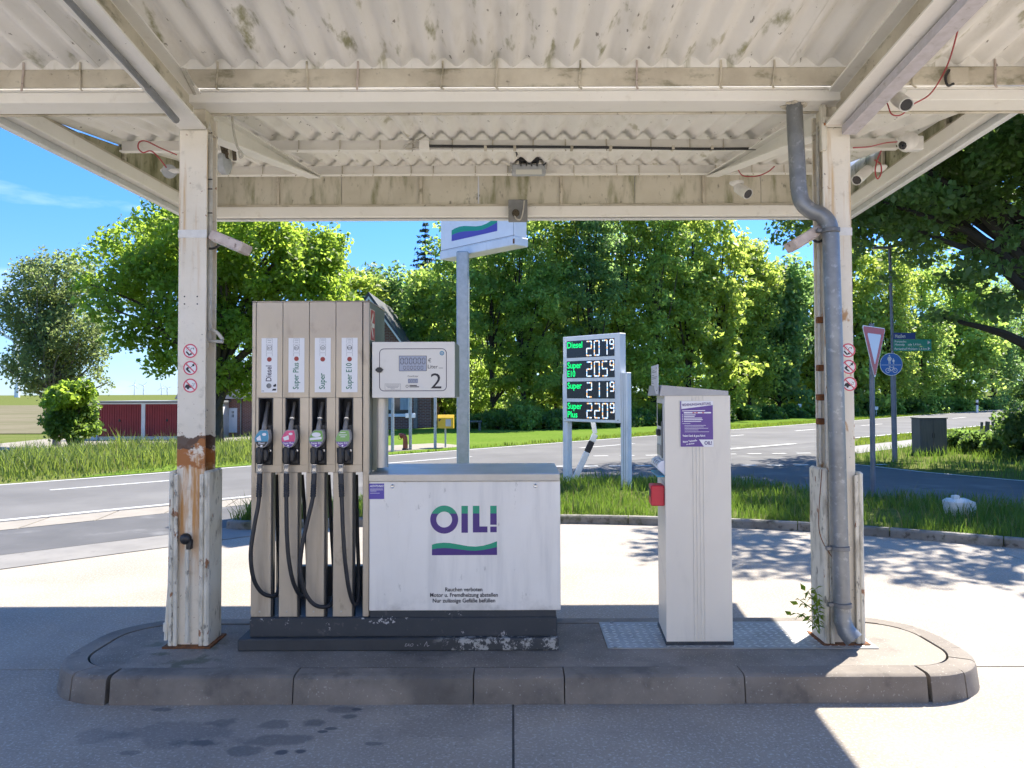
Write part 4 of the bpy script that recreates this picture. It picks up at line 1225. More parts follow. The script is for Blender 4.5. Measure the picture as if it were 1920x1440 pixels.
# strips naming the fuels
names = [('Diesel', 'ink_navy', 504), ('Super Plus', 'ink_green', 555), ('Super', 'ink_green', 604.5), ('Super E10', 'ink_green', 655)]
codes = ['B7', 'E5', 'E5', 'E10']
for i, (nm, ink, cx) in enumerate(names):
    a0, a1 = X(cx - 15), X(cx + 15)
    m = MB(); m.box(a0, a1, PY - 0.0015, PY - 0.0003, Z(735), Z(633)); st = m.build('fuel_strip', 'sticker_white', pump)
    xc = (a0 + a1) / 2
    m = MB(); m.text(FP, nm, xc + 0.013, Z(729 if i else 714), 0.05, 0.002, rot=math.pi / 2, bold=0.012, width=(Z(729) - Z(672)) * -1 if False else {0: .098, 1: .165, 2: .10, 3: .162}[i])
    m.build('fuel_name', ink, st, recalc=False)
    m = MB(); m.lathe([(0, 0.0145), (0.0015, 0.0145), (0.002, 0.013)], (xc, PY - 0.0018, Z(673 - (1 if i == 1 else 0))), (0, -1, 0), 18); m.build('red_seal', 'red_button', st)
    m = MB()
    for (ya, yb) in ((634, 643), (644.5, 660), (661, 667)):
        for (p_, q_) in (((xc - .018, Z(ya)), (xc + .018, Z(ya))), ((xc - .018, Z(ya)), (xc - .018, Z(yb))), ((xc + .018, Z(ya)), (xc + .018, Z(yb)))):
            m.line(FP, p_, q_, 0.0018, 0.002)
    m.line(FP, (xc - .012, Z(637)), (xc + .012, Z(637)), 0.004, 0.002); m.line(FP, (xc - .01, Z(641)), (xc + .01, Z(641)), 0.003, 0.002)
    m.build('grey_print', 'ink_grey', st, recalc=False)
    m = MB()
    if i: m.ring(FP, xc, Z(651.5), 0.0125, 0.0150, 0.0022, 20)
    else:
        for (p_, q_) in (((-.013, -.013), (.013, -.013)), ((.013, -.013), (.013, .013)), ((.013, .013), (-.013, .013)), ((-.013, .013), (-.013, -.013))):
            m.line(FP, (xc + p_[0], Z(651.5) + p_[1]), (xc + q_[0], Z(651.5) + q_[1]), 0.0025, 0.0022)
    m.text(FP, codes[i], xc, Z(653.6), 0.0165, 0.0022, align='C', bold=0.01); m.build('fuel_code', 'ink', st, recalc=False)
    if i == 0:
        m = MB(); m.lathe([(0, 0.0155), (0.003, 0.0155), (0.004, 0.011), (0.002, 0.009)], (X(503.5), PY - 0.0018, Z(722.5)), (0, -1, 0), 18); m.build('key_lock', 'grey_box', st, smooth=True)
        m = MB(); m.poly(FP, [(X(511), Z(728)), (X(517), Z(728)), (X(517), Z(731.5)), (X(509), Z(731.5))], 0.002); m.disc(FP, X(513.5), Z(722.5), 0.007, 0.002, 10); m.rect(FP, X(514), X(517), Z(724), Z(719), 0.002)
        m.text(FP, '616', X(490), Z(733), 0.010, 0.002, bold=0.02); m.build('grey_print', 'ink', st, recalc=False)
# fire-extinguisher arrow on the side
fsd = Fr((PRt + 0.003, PY + 0.012, 0), (0, 1, 0), (0, 0, 1), (1, 0, 0))
m = MB(); m.box(0.0, 0.155, Z(637), Z(578), 0.0005, 0.002, 0, fsd); ar = m.build('arrow_plate', 'arrow_pale', pump)
m = MB(); m.rect(fsd, 0.006, 0.149, Z(636), Z(579), 0.0026); m.build('arrow_field', 'arrow_red', ar, recalc=False)
m = MB(); zc = Z(608)
m.line(fsd, (0.03, zc), (0.13, zc), 0.028, 0.0032); m.line(fsd, (0.022, zc + .004), (0.09, zc + 0.075), 0.026, 0.0032); m.line(fsd, (0.022, zc - .004), (0.09, zc - 0.075), 0.026, 0.0032)
m.build('arrow', 'arrow_pale', ar, recalc=False)
# column that carries the display box
m = MB(); m.lathe([(Z(880), 0.05), (Z(747), 0.05)], (X(711, 4.9), 4.95, 0), (0, 0, 1), 14); m.build('display_post', 'steel_top', pump, smooth=True)
m = MB(); m.box(PRt + 0.004, X(701), PY + 0.10, PY + 0.16, Z(885), Z(746)); m.build('post_plate', 'pump_side', pump)
m = MB(); m.box(X(716, 4.97), X(723, 4.97), 4.97, 5.06, Z(878), Z(747))
m.build('cable_guard', 'zinc_dark', pump)
m = MB(); m.rect(fsd, 0.11, 0.15, Z(796), Z(748), 0.0015); m.build('service_label', 'sticker_grey', pump, recalc=False)
# display box
m = MB(); m.box(X(697.5), X(853), PY - 0.005, 5.20, Z(746), Z(641), 0.003); db = m.build('display_box', 'beige_panel', pump)
m = MB(); m.box(X(853) + 0.0005, X(853) + 0.002, PY + 0.004, 5.195, Z(745), Z(642)); m.build('display_side', 'pump_side', db)
FD = front(PY - 0.005)
def rrect(mb, fr, a0, a1, b0, b1, r, w, c):
    pts_o, pts_i = [], []
    for (cx, cy, s0) in ((a1 - r, b1 - r, 0), (a0 + r, b1 - r, 90), (a0 + r, b0 + r, 180), (a1 - r, b0 + r, 270)):
        for k in range(7):
            a = R(s0 + 15 * k)
            pts_o.append((cx + r * math.cos(a), cy + r * math.sin(a))); pts_i.append((cx + (r - w) * math.cos(a), cy + (r - w) * math.sin(a)))
    n = len(pts_o)
    mb.add([fr(*p, c) for p in pts_o] + [fr(*p, c) for p in pts_i], [(i, (i + 1) % n, n + (i + 1) % n, n + i) for i in range(n)])
m = MB(); rrect(m, FD, X(711), X(838), Z(733.5), Z(653.5), 0.03, 0.0042, 0.001); m.build('display_border', 'ink_navy', db, recalc=False)
m = MB(); m.rect(FD, X(748.5), X(800), Z(695.5), Z(667.5), 0.0012); m.rect(FD, X(765), X(784), Z(718.5), Z(710), 0.0012); m.build('display_glass', 'lcd', db, recalc=False)
m = MB()
for (p_, q_) in (((748.5, 667.5), (800, 667.5)), ((748.5, 667.5), (748.5, 695.5)), ((800, 667.5), (800, 695.5)), ((748.5, 695.5), (800, 695.5))):
    m.line(FD, (X(p_[0]), Z(p_[1])), (X(q_[0]), Z(q_[1])), 0.0025, 0.0016)
def seg0(mb, fr, a, b, w, h, t, c, on='abcdef', sl=0.0):
    S = {'a': ((0, h), (w, h)), 'b': ((w, h), (w, h / 2)), 'c': ((w, h / 2), (w, 0)), 'd': ((0, 0), (w, 0)), 'e': ((0, 0), (0, h / 2)), 'f': ((0, h / 2), (0, h)), 'g': ((0, h / 2), (w, h / 2))}
    for k in on:
        (x0, y0), (x1, y1) = S[k]
        d = Vector((x1 - x0, y1 - y0)).normalized() * t * 0.62
        mb.line(fr, (a + x0 + d.x + sl * y0, b + y0 + d.y), (a + x1 - d.x + sl * y1, b + y1 - d.y), t, c)
for k in range(6):
    seg0(m, FD, X(751.5 + k * 8.1), Z(682.5), X(756) - X(751), Z(671.5) - Z(682.5), 0.0036, 0.002)
    seg0(m, FD, X(757 + k * 6.5), Z(693), X(760.7) - X(757), Z(686.5) - Z(693), 0.0026, 0.002)
for k in range(4):
    seg0(m, FD, X(766.3 + k * 4.4), Z(717.5), X(769) - X(766.3), Z(711.5) - Z(717.5), 0.0018, 0.002)
m.text(FD, '€', X(803), Z(679.5), 0.034, 0.0015); m.text(FD, 'Liter', X(802.5), Z(691), 0.034, 0.0015, width=0.062)
m.text(FD, '2', X(808), Z(728.5), 0.137, 0.0015, width=0.066)
m.text(FD, 'Cent/Liter', X(774.5), Z(707), 0.016, 0.0015, align='C')
m.line(FD, (X(823), Z(690.3)), (X(831), Z(690.3)), 0.0025, 0.0015)
m.ring(FD, X(763.5), Z(724.3), 0.0065, 0.0088, 0.0015, 16); m.text(FD, 'TANKAUTOMAT', X(768), Z(723.8), 0.0085, 0.0015, width=0.045, bold=.02) if False else None
for yy, w_ in ((722.6, 14), (725.4, 18)):
    m.line(FD, (X(768), Z(yy)), (X(768 + w_), Z(yy)), 0.0055, 0.0015)
m.build('display_print', 'ink', db, recalc=False)
m = MB()
for (p_, q_) in (((722, 719.5), (751, 719.5)), ((722, 731), (751, 731)), ((722, 719.5), (722, 731)), ((751, 719.5), (751, 731))):
    m.line(FD, (X(p_[0]), Z(p_[1])), (X(q_[0]), Z(q_[1])), 0.0016, 0.0015)
for yy, w_ in ((721.8, 26), (724.2, 24), (726.5, 20), (729, 8)):
    m.line(FD, (X(736.5 - w_ / 2), Z(yy)), (X(736.5 + w_ / 2), Z(yy)), 0.003, 0.0015)
m.build('type_plate', 'ink_grey', db, recalc=False)
m = MB(); m.ring(FD, X(829), Z(662.5), 0.009, 0.0145, 0.0015, 8); m.ring(FD, X(829), Z(662.5), 0.003, 0.006, 0.0015, 8); m.build('test_seal', 'guard_blue', db, recalc=False)
q = (X(711.5), PY - 0.005, Z(693.5))
m = MB(); m.prism([(q[0] - .024, q[2] + .003), (q[0] - .010, q[2] + .016), (q[0] + .010, q[2] + .016), (q[0] + .025, q[2] + .001), (q[0] + .010, q[2] - .016), (q[0] - .010, q[2] - .016), (q[0] - .024, q[2] - .004)], 0.001, 0.010, FD)
m.build('display_latch', 'black_plastic', db)

# cabinet beside the pump
m = MB(); m.box(X(692) + 0.004, X(1050), PY - 0.012, 5.38, Z(1144), Z(902, px=870), 0.003); cab = m.build('cabinet', 'white_panel', pump)
ct0, ct1 = Z(901, px=870), Z(889, px=870)
m = MB()
m.prism([(PY - 0.022, ct0), (PY - 0.022, ct1), (PY + 0.02, ct1 + 0.006), (5.40, ct1 + 0.012), (5.40, ct0)], X(692) + 0.003, X(1049), Fr((0, 0, 0), (0, 1, 0), (0, 0, 1), (1, 0, 0)))
m.build('cabinet_lid', 'steel_top', pump)
m = MB(); m.box(X(694), X(1041), PY - 0.004, 5.37, Z(1156.5), Z(1144.5)); m.build('kick_strip', 'plinth', pump)
FC = front(PY - 0.012)
for px in (736.5, 1003.5):
    m = MB(); m.lathe([(0, 0.0125), (0.004, 0.0125), (0.005, 0.010), (0.003, 0.006)], (X(px), PY - 0.012, Z(911)), (0, -1, 0), 16); m.build('lock', 'chrome', cab, smooth=True)

def logo(fr, ox, oy, k, parent, c=0.0012, letters=True, wave=True, violet='logo_violet'):
    """ox, oy: place of the design's origin, k: metres per design unit; y runs down in the design"""
    P = lambda x, y: (ox + x * k, oy - y * k)
    SP = 347.0
    if letters:
        cx, cy, ro, ri = 604.0, 394.0, 110.0, 62.0
        n = 56
        def inter(r): return math.asin(max(-1, min(1, (cy - SP) / r)))
        to, ti = inter(ro), inter(ri)
        g, p_ = MB(), MB()
        for (mb, a0o, a1o, a0i, a1i) in ((g, to, math.pi - to, ti, math.pi - ti), (p_, math.pi - to, 2 * math.pi + to, math.pi - ti, 2 * math.pi + ti)):
            vs = []
            for j in range(n + 1):
                ao = a0o + (a1o - a0o) * j / n; ai = a0i + (a1i - a0i) * j / n
                vs += [fr(*P(cx + ro * math.cos(ao), cy - ro * math.sin(ao)), c), fr(*P(cx + ri * math.cos(ai), cy - ri * math.sin(ai)), c)]
            mb.add(vs, [(2 * j, 2 * j + 1, 2 * j + 3, 2 * j + 2) for j in range(n)])
        build_multi('logo_letter', [(g, 'logo_green'), (p_, 'logo_purple')], parent)
        for (x0, x1, lower) in ((740, 791, [[(740, SP), (791, SP), (791, 498), (740, 498)]]),
                                (830, 882, [[(830, SP), (882, SP), (882, 449), (945, 449), (945, 496), (830, 496)]]),
                                (967, 1018, [[(967, SP), (1018, SP), (1018, 436), (967, 436)], [(967, 450), (1018, 450), (1018, 495), (967, 495)]])):
            g, p_ = MB(), MB()
            g.poly(fr, [P(x0, 287), P(x1, 287), P(x1, SP), P(x0, SP)], c)
            for lo_ in lower: p_.poly(fr, [P(*q) for q in lo_], c)
            build_multi('logo_letter', [(g, 'logo_green'), (p_, 'logo_purple')], parent)
    if wave:
        g, v = MB(), MB()
        t = [(507, 590), (545, 580), (600, 575), (650, 578), (720, 590), (790, 603), (850, 607), (910, 600), (965, 585), (1020, 565)]
        b = [(507, 627), (545, 620), (600, 617), (650, 619), (720, 627), (790, 636), (850, 639), (910, 633), (965, 623), (1020, 610)]
        for i in range(len(t) - 1):
            g.poly(fr, [P(*t[i]), P(*t[i + 1]), P(*b[i + 1]), P(*b[i])], c)
            v.poly(fr, [P(*b[i]), P(*b[i + 1]), P(b[i + 1][0], 673), P(b[i][0], 673)], c)
        build_multi('logo_wave', [(g, 'logo_green'), (v, violet)], parent)
kk = 0.2361 * PY / FPX
logo(FC, X(690), Z(880), kk, cab, 0.0012, violet='logo_purple')
m = MB()
for s_, px, py, w_ in (('Rauchen verboten', 869.5, 1108, 69), ('Motor u. Fremdheizung abstellen', 869.8, 1118.3, 126), ('Nur zulässige Gefäße befüllen', 869.8, 1128.8, 116)):
    m.text(FC, s_, X(px), Z(py), 0.034, 0.0012, align='C', bold=0.022, width=w_ * PY / FPX)
m.build('warning_lettering', 'ink', cab, recalc=False)
m = MB(); m.rect(FC, X(692.6), X(721), Z(935), Z(906), 0.0012); nt = m.build('notice_sticker', 'logo_violet', pump, recalc=False)
m = MB(); m.text(FC, 'ACHTUNG!', X(694), Z(912.5), 0.018, 0.0018, bold=0.03, width=0.085, shear=0.2)
for yy, w_ in ((916, 24), (918, 25), (920, 12), (924, 18)):
    m.line(FC, (X(694.5), Z(yy)), (X(694.5 + w_), Z(yy)), 0.0022, 0.0018)
m.build('notice_lettering', 'poster_white', nt, recalc=False)

# ------------------------------------------------------------------ nozzles and hoses
def nozzle(i, cx, colour, low, word, dz, label, hose, art):
    t = thing('fuel_nozzle', label, 'nozzle', (X(cx), PY - 0.05, Z(870)), 'nozzles hanging in the pump bays')
    Yg = PY - 0.075
    fr = front(Yg)
    kx = lambda d: at(cx + d, 820, Yg).x
    ky = lambda y: at(cx, y + dz, Yg).z
    out = [(-2.5, 806), (12.0, 806), (14.0, 813), (14.6, 822), (12.5, 830), (7.5, 837.5), (1.5, 839.8), (-6.5, 837.0), (-12, 830.0), (-13.5, 822), (-9, 813)]
    m = MB(); m.prism([(kx(a), ky(b)) for a, b in out], -0.055, 0.0, fr); g = m.build('guard', 'guard_grey', t)
    inn = [(a * 0.92 + 0.05, 822 + (b - 822) * 0.92) for a, b in out]
    def cl(poly, keep_top):
        yc = 828.0
        return clip(poly, (lambda x, y: yc - y) if keep_top else (lambda x, y: y - yc))
    m = MB(); m.poly(fr, [(kx(a), ky(b)) for a, b in cl(inn, True)], 0.0012); m.build('guard_print', colour, g, recalc=False)
    m = MB(); m.poly(fr, [(kx(a), ky(b)) for a, b in cl(inn, False)], 0.0012); m.build('guard_foot', low, g, recalc=False)
    m = MB(); m.text(fr, word, kx(0.5), ky(832.5), 0.017, 0.002, align='C', bold=0.015, width=0.058 if len(word) > 6 else 0.036)
    if art == 0: m.rect(fr, kx(-1.5), kx(2.5), ky(837.5), ky(834), 0.002)
    else: m.disc(fr, kx(0.3), ky(835.5), 0.0055, 0.002, 10)
    if art == 1:
        m.disc(fr, kx(5), ky(813.5), 0.012, 0.002, 14, 0.0075); m.poly(fr, [(kx(-9), ky(820)), (kx(1), ky(816)), (kx(2), ky(824)), (kx(-7), ky(826))], 0.002)
    if art == 2:
        m.disc(fr, kx(1), ky(815), 0.028, 0.002, 18, 0.014); m.poly(fr, [(kx(-11), ky(821)), (kx(11), ky(819)), (kx(11), ky(823.5)), (kx(-11), ky(825.5))], 0.002)
    if art == 0:
        m.disc(fr, kx(5.5), ky(814.5), 0.013, 0.002, 14, 0.009); m.poly(fr, [(kx(-9), ky(821)), (kx(-2), ky(816)), (kx(0), ky(826)), (kx(-8), ky(826))], 0.002)
    if art == 3:
        for yy, w_ in ((811, 10), (815.5, 15), (819, 9)):
            m.line(fr, (kx(1 - w_ / 2), ky(yy)), (kx(1 + w_ / 2), ky(yy)), 0.004, 0.002)
    m.build('guard_lettering', 'poster_white', g, recalc=False)
    # spout into the boot
    sp = [at(cx + 4, 812 + dz, Yg + 0.03), at(cx + 6.5, 795, PY - 0.01), at(cx + 9.5, 775, PY + 0.05), at(cx + 13, 755, PY + 0.09)]
    m = MB(); m.tube(smooth_path(sp, 4), [0.0155] * 5 + [0.0135] * 4 + [0.012] * 4, 10); spo = m.build('spout', 'spout', t, smooth=True)
    if art: 
        d_ = (sp[2] - sp[1]).normalized(); m = MB(); m.lathe([(0, 0.017), (0.004, 0.02), (0.008, 0.017)], sp[1] + d_ * 0.035, d_, 12); m.build('spout_ring', 'chrome', spo, smooth=True)
    # handle and lever guard
    hx = at(cx - 3.5, 860, Yg + 0.01).x
    m = MB(); m.box(hx - 0.021, hx + 0.021, Yg - 0.004, Yg + 0.045, ky(872), ky(838), 0.012); m.box(hx + 0.018, hx + 0.05, Yg + 0.012, Yg + 0.04, ky(866), ky(842), 0.008)
    m.lathe([(-0.008, 0.025), (0, 0.027), (0.02, 0.025)], (hx, Yg + 0.022, ky(846)), (0, 0, 1), 12)
    m.build('handle', 'black_plastic', t, smooth=True)
    m = MB(); m.lathe([(0, 0.016), (0.003, 0.0185), (0.022, 0.0185), (0.024, 0.0165), (0.046, 0.0165), (0.049, 0.0185), (0.058, 0.0185), (0.06, 0.016)], (hx, Yg + 0.02, ky(888.5)), (0, 0, 1), 14)
    m.build('swivel', 'chrome', t, smooth=True)
    hp = [Vector((hx, Yg + 0.02, ky(888))), Vector((hx - 0.001, Yg + 0.018, ky(896)))] + [at(px, py, y) for px, py, y in hose]
    m = MB(); m.tube(smooth_path(hp, 7), 0.0125, 10); m.build('hose', 'rubber', t, smooth=True)
    m = MB(); z1_, z0_ = ky(888.8), ky(933)
    prof = [(0, 0.0165), (0.055, 0.0165)]
    for k in range(6): prof += [(0.06 + k * 0.015, 0.0175), (0.068 + k * 0.015, 0.0175), (0.07 + k * 0.015, 0.0148)]
    a_ = hp[0]; b_ = hp[2]
    m.lathe(prof, a_, (b_ - a_), 12); m.build('hose_sleeve', 'rubber', t, smooth=True, ang=60)
nozzle(0, 490, 'guard_blue', 'black_plastic', 'Diesel', 0, 'fuel nozzle with blue guard reading Diesel at the end bay of the pump',
       [(485, 940, 4.735), (477, 985, 4.72), (470.5, 1030, 4.71), (471.5, 1065, 4.715), (478, 1092, 4.73), (490, 1110, 4.76), (504, 1117, 4.79), (518, 1115, 4.84), (524, 1085, 4.92), (521, 1000, 4.95), (518, 890, 4.97)], 0)
nozzle(1, 540, 'guard_pink', 'guard_purple', 'Super Plus', 0, 'fuel nozzle with pink guard reading Super Plus between diesel and super',
       [(537, 945, 4.735), (538, 1000, 4.725), (541, 1045, 4.725), (548, 1085, 4.74), (557, 1108, 4.77), (566, 1118, 4.80), (574, 1112, 4.86), (577, 1060, 4.93), (573, 980, 4.95), (566, 890, 4.97)], 1)
nozzle(2, 592, 'guard_green', 'guard_purple', 'Super E5', 0, 'fuel nozzle with green guard bearing a white oval and Super E5',
       [(587, 930, 4.735), (577, 975, 4.72), (568, 1015, 4.71), (563, 1055, 4.705), (565, 1085, 4.71), (574, 1115, 4.725), (590, 1134, 4.75), (608, 1138, 4.79), (622, 1130, 4.84), (627, 1095, 4.92), (622, 1000, 4.95), (616, 890, 4.97)], 2)
nozzle(3, 642, 'guard_lime', 'guard_purple', 'Super E10', 0, 'fuel nozzle with plain light green guard reading Super E10',
       [(641, 940, 4.735), (643, 990, 4.725), (646, 1040, 4.725), (651, 1085, 4.735), (656, 1112, 4.755), (663, 1131, 4.785), (670, 1128, 4.83), (673, 1095, 4.88), (670, 1000, 4.94), (668, 890, 4.97)], 3)

# ================================================================== PAYMENT KIOSK
KY0, KY1 = 4.825, 5.24
kx0, kx1 = at(1250, 1200, KY0).x, at(1374, 1200, KY0).x
kz0, kz1 = IZ + 0.012, at(1300, 742, KY0).z
kiosk = thing('payment_kiosk', 'cream metal self-service payment kiosk with purple instruction poster', 'payment kiosk', (kx0 + 0.2, 5.0, IZ + 0.006))
foot = [(kx0, KY0), (kx1, KY0), (kx1 + 0.006, KY1), (kx0 + 0.03, KY1)]
def grow(d): return [(kx0 - d, KY0 - d), (kx1 + d, KY0 - d), (kx1 + .006 + d, KY1 + d), (kx0 + .03 - d, KY1 + d)]
m = MB(); m.prism(grow(0.006), IZ + 0.0065, kz0 + 0.014); m.build('plinth', 'plinth', kiosk)
m = MB(); m.prism(foot, kz0 + 0.0145, kz1); kb = m.build('housing', 'kiosk', kiosk)
FK = front(KY0)
for px in (1300.5, 1307, 1313.5, 1320):
    xa = at(px, 960, KY0).x; xa0 = xa
    m = MB(); m.tube([(xa0, KY0 - 0.0005, kz0 + 0.02), (xa0, KY0 - 0.0005, kz1 - 0.004)], 0.0042, 6); m.build('groove_rib', 'kiosk', kb)
# sloping cap
cz = kz1 + 0.0005
m = MB()
cl_, cr_ = kx0 - 0.03, kx1 - 0.012
m.prism([(cl_, cz), (cr_, cz), (cr_, at(1366, 733, KY0).z), (cl_ + 0.012, at(1243, 722, KY0).z)], KY0 - 0.006, KY1 + 0.01, Fr((0, 0, 0), (1, 0, 0), (0, 0, 1), (0, 1, 0)))
m.build('cap', 'kiosk_cap', kiosk)
# terminal face on the slanted side
sd = Vector((0.03, KY1 - KY0, 0)).normalized()
FL = Fr((kx0, KY0, 0), sd, (0, 0, 1), Vector((-sd.y, sd.x, 0)))
zk = lambda py: at(1245, py, KY0 + 0.1).z
m = MB(); m.box(0.02, 0.37, zk(862), zk(748), 0.0005, 0.006, 0.002, FL); tf = m.build('terminal_face', 'camera_white', kiosk)
m = MB(); m.box(0.06, 0.30, zk(800), zk(756), 0.0065, 0.010, 0.001, FL); m.build('screen', 'lens_black', tf)
m = MB(); m.box(0.16, 0.24, zk(818), zk(806), 0.0065, 0.03, 0.004, FL); m.build('card_slot', 'black_plastic', tf)
m = MB(); m.box(0.05, 0.09, zk(858), zk(790), 0.0065, 0.012, 0.001, FL); m.build('side_trim', 'zinc_dark', tf)
m = MB(); m.box(0.12, 0.30, zk(855), zk(835), 0.0065, 0.016, 0.001, FL); m.build('receipt_slot', 'camera_grey', tf)
m = MB(); m.prism([(0.001, zk(888)), (0.045, zk(876)), (0.045, zk(868)), (0.02, zk(862)), (0.001, zk(862))], 0.01, 0.37, Fr(FL.o, FL.n, (0, 0, 1), FL.u)); sh = m.build('keypad_shelf', 'sign_face_pale', kiosk)
for k in range(3):
    m = MB(); m.lathe([(0, 0.016), (0.006, 0.016), (0.008, 0.012)], FL(0.06 + k * 0.09, zk(868), 0.036), FL.n + Vector((0, 0, 0.6)), 12); m.build('key', 'camera_grey', sh, smooth=True)
m = MB(); m.box(0.01, 0.36, zk(892), zk(889.5), 0.001, 0.05, 0.002, FL); m.build('blue_edge', 'guard_blue', sh)
m = MB(); m.line(FL, (0.01, zk(905)), (0.36, zk(897)), 0.003, 0.0015); m.line(FL, (0.0, zk(1088)), (0.37, zk(1040)), 0.003, 0.0015); m.build('panel_gap', 'ink_grey', kb, recalc=False)
# poster
px0, px1 = at(1275, 800, KY0).x, at(1337, 800, KY0).x
zp = lambda py: at(1306, py, KY0).z
m = MB(); m.box(px0, px1, zp(838), zp(752), 0.005, 0.006, 0, FK); po = m.build('instruction_poster', 'poster_white', kiosk)
xx = lambda px: at(px, 800, KY0).x
m = MB(); m.poly(FK, [(xx(1276), zp(767)), (xx(1336.4), zp(759.5)), (xx(1336.4), zp(824)), (xx(1310), zp(824)), (xx(1319), zp(837.4)), (xx(1276), zp(837.4))], 0.0066)
m.poly(FK, [(xx(1275.4), zp(752.4)), (xx(1277.4), zp(752.4)), (xx(1277.4), zp(837)), (xx(1275.4), zp(837))], 0.0067); m.build('poster_field', 'poster_purple', po, recalc=False)
m = MB(); m.text(FK, 'BEDIENUNGSANLEITUNG', xx(1279.5), zp(761.5), 0.022, 0.0072, bold=0.02, width=0.178, rot=0.05); m.text(FK, 'OIL!', xx(1320), zp(833.5), 0.030, 0.0072, bold=0.03, width=0.046); m.build('poster_lettering', 'logo_purple', po, recalc=False)
m = MB()
m.line(FK, (xx(1279), zp(770.3)), (xx(1322), zp(769.6)), 0.0045, 0.0072)
m.rect(FK, xx(1282), xx(1333), zp(775), zp(772.6), 0.0072)
for yy, w_ in ((777.8, 22), (780.8, 20), (783.8, 34), (786.8, 35), (790, 32)):
    m.rect(FK, xx(1279), xx(1280.3), zp(yy + .8), zp(yy - .8), 0.0072); m.line(FK, (xx(1282), zp(yy)), (xx(1282 + w_), zp(yy)), 0.0045, 0.0072)
m.line(FK, (xx(1279), zp(794)), (xx(1294), zp(794)), 0.0022, 0.0072)
for yy, w_ in ((797.5, 40), (800.3, 36), (803, 44), (806, 26), (809.5, 46)):
    m.line(FK, (xx(1283), zp(yy)), (xx(1283 + w_), zp(yy)), 0.0022, 0.0072)
m.text(FK, 'Vielen Dank & gute Fahrt!', xx(1279), zp(818.5), 0.016, 0.0072, bold=0.03, width=0.142)
m.text(FK, 'Meine Tankstelle', xx(1280), zp(830), 0.016, 0.0072, bold=0.03, width=0.088, rot=0.12); m.text(FK, 'um die Ecke.', xx(1286), zp(834), 0.012, 0.0072, bold=0.03, width=0.052, rot=0.12)
m.build('poster_lettering', 'poster_white', po, recalc=False)
m = MB()
for k, c in enumerate(range(1286, 1332, 6)):
    if k in (2, 3, 5): m.rect(FK, xx(c), xx(c + 4), zp(774.6), zp(773), 0.0078)
m.build('card_symbols', 'sign_red', po, recalc=False)
# red box and small notice plate
fr_ = Fr(FL(0.0, 0, 0), FL.u, (0, 0, 1), FL.n)
m = MB(); m.box(0.03, 0.17, zk(946), zk(908), 0.001, 0.085, 0.006, fr_); rb = m.build('paper_dispenser', 'red_box', kiosk)
m = MB(); m.box(0.05, 0.15, zk(930), zk(916), 0.0855, 0.087, 0, fr_); m.build('dispenser_slot', 'boot_dark', rb)
m = MB(); m.box(0.02, 0.40, zk(739), zk(684), 0.034, 0.038, 0.001, fr_); sp_ = m.build('notice_plate', 'poster_white', kiosk)
m = MB()
for yy, a, b in ((690, .30, .37), (690, .06, .12), (694, .2, .37), (697, .1, .37), (703, .22, .37), (706.5, .05, .37), (709.5, .1, .37), (715, .3, .37), (718, .25, .37), (725, .22, .37), (729, .26, .37), (732, .06, .12)):
    m.line(fr_, (a, zk(yy)), (b, zk(yy)), 0.005, 0.0386)
m.build('notice_print', 'ink_grey', sp_, recalc=False)

# checker plate under the kiosk
plate = thing('checker_plate', 'worn aluminium checker plate lying under the payment kiosk', 'metal plate', (1.4, 5.0, IZ))
a0 = gz(1140, 1217, IZ); a1 = gz(1648, 1217, IZ); a2 = gz(1123, 1168, IZ)
m = MB(); m.prism([(a0.x, a0.y), (a1.x, a1.y), (a1.x + 0.02, a2.y), (a2.x, a2.y)], IZ + 0.001, IZ + 0.006); pl = m.build('plate', 'tread', plate)
m = MB()
nx, ny = int((a1.x - a0.x) / 0.05), int((a2.y - a0.y) / 0.05)
for i in range(nx):
    for j in range(ny):
        x = a0.x + 0.03 + i * 0.05; y = a0.y + 0.03 + j * 0.05
        d = 1 if (i + j) % 2 else -1
        u = Vector((0.7, 0.7 * d, 0)); w = Vector((-0.7 * d, 0.7, 0))
        c = Vector((x, y, IZ + 0.006))
        m.add([c + u * 0.024, c + w * 0.008, c - u * 0.024, c - w * 0.008, c + Vector((0, 0, 0.003))], [(0, 1, 4), (1, 2, 4), (2, 3, 4), (3, 0, 4)])
tr_ = m.build('tread', 'tread_raised', pl, recalc=False); tr_['kind'] = 'stuff'
for (px, py) in ((1142, 1169), (1148, 1216), (1600, 1214)):
    g = gz(px, py, IZ + .006); m = MB(); m.lathe([(0, 0.012), (0.004, 0.012), (0.006, 0.008)], (g.x + .02, g.y + .015, IZ + .006), (0, 0, 1), 8); m.build('screw', 'grey_box', pl)

# ================================================================== SIGNS
def yawed(pl, pr):
    """frame of an upright board from its far lower corner to its near one; normal towards the camera side"""
    u = Vector((pr[0] - pl[0], pr[1] - pl[1], 0)); L = u.length; u.normalize()
    n = Vector((u.y, -u.x, 0))
    return Fr((pl[0], pl[1], 0), u, (0, 0, 1), n), L

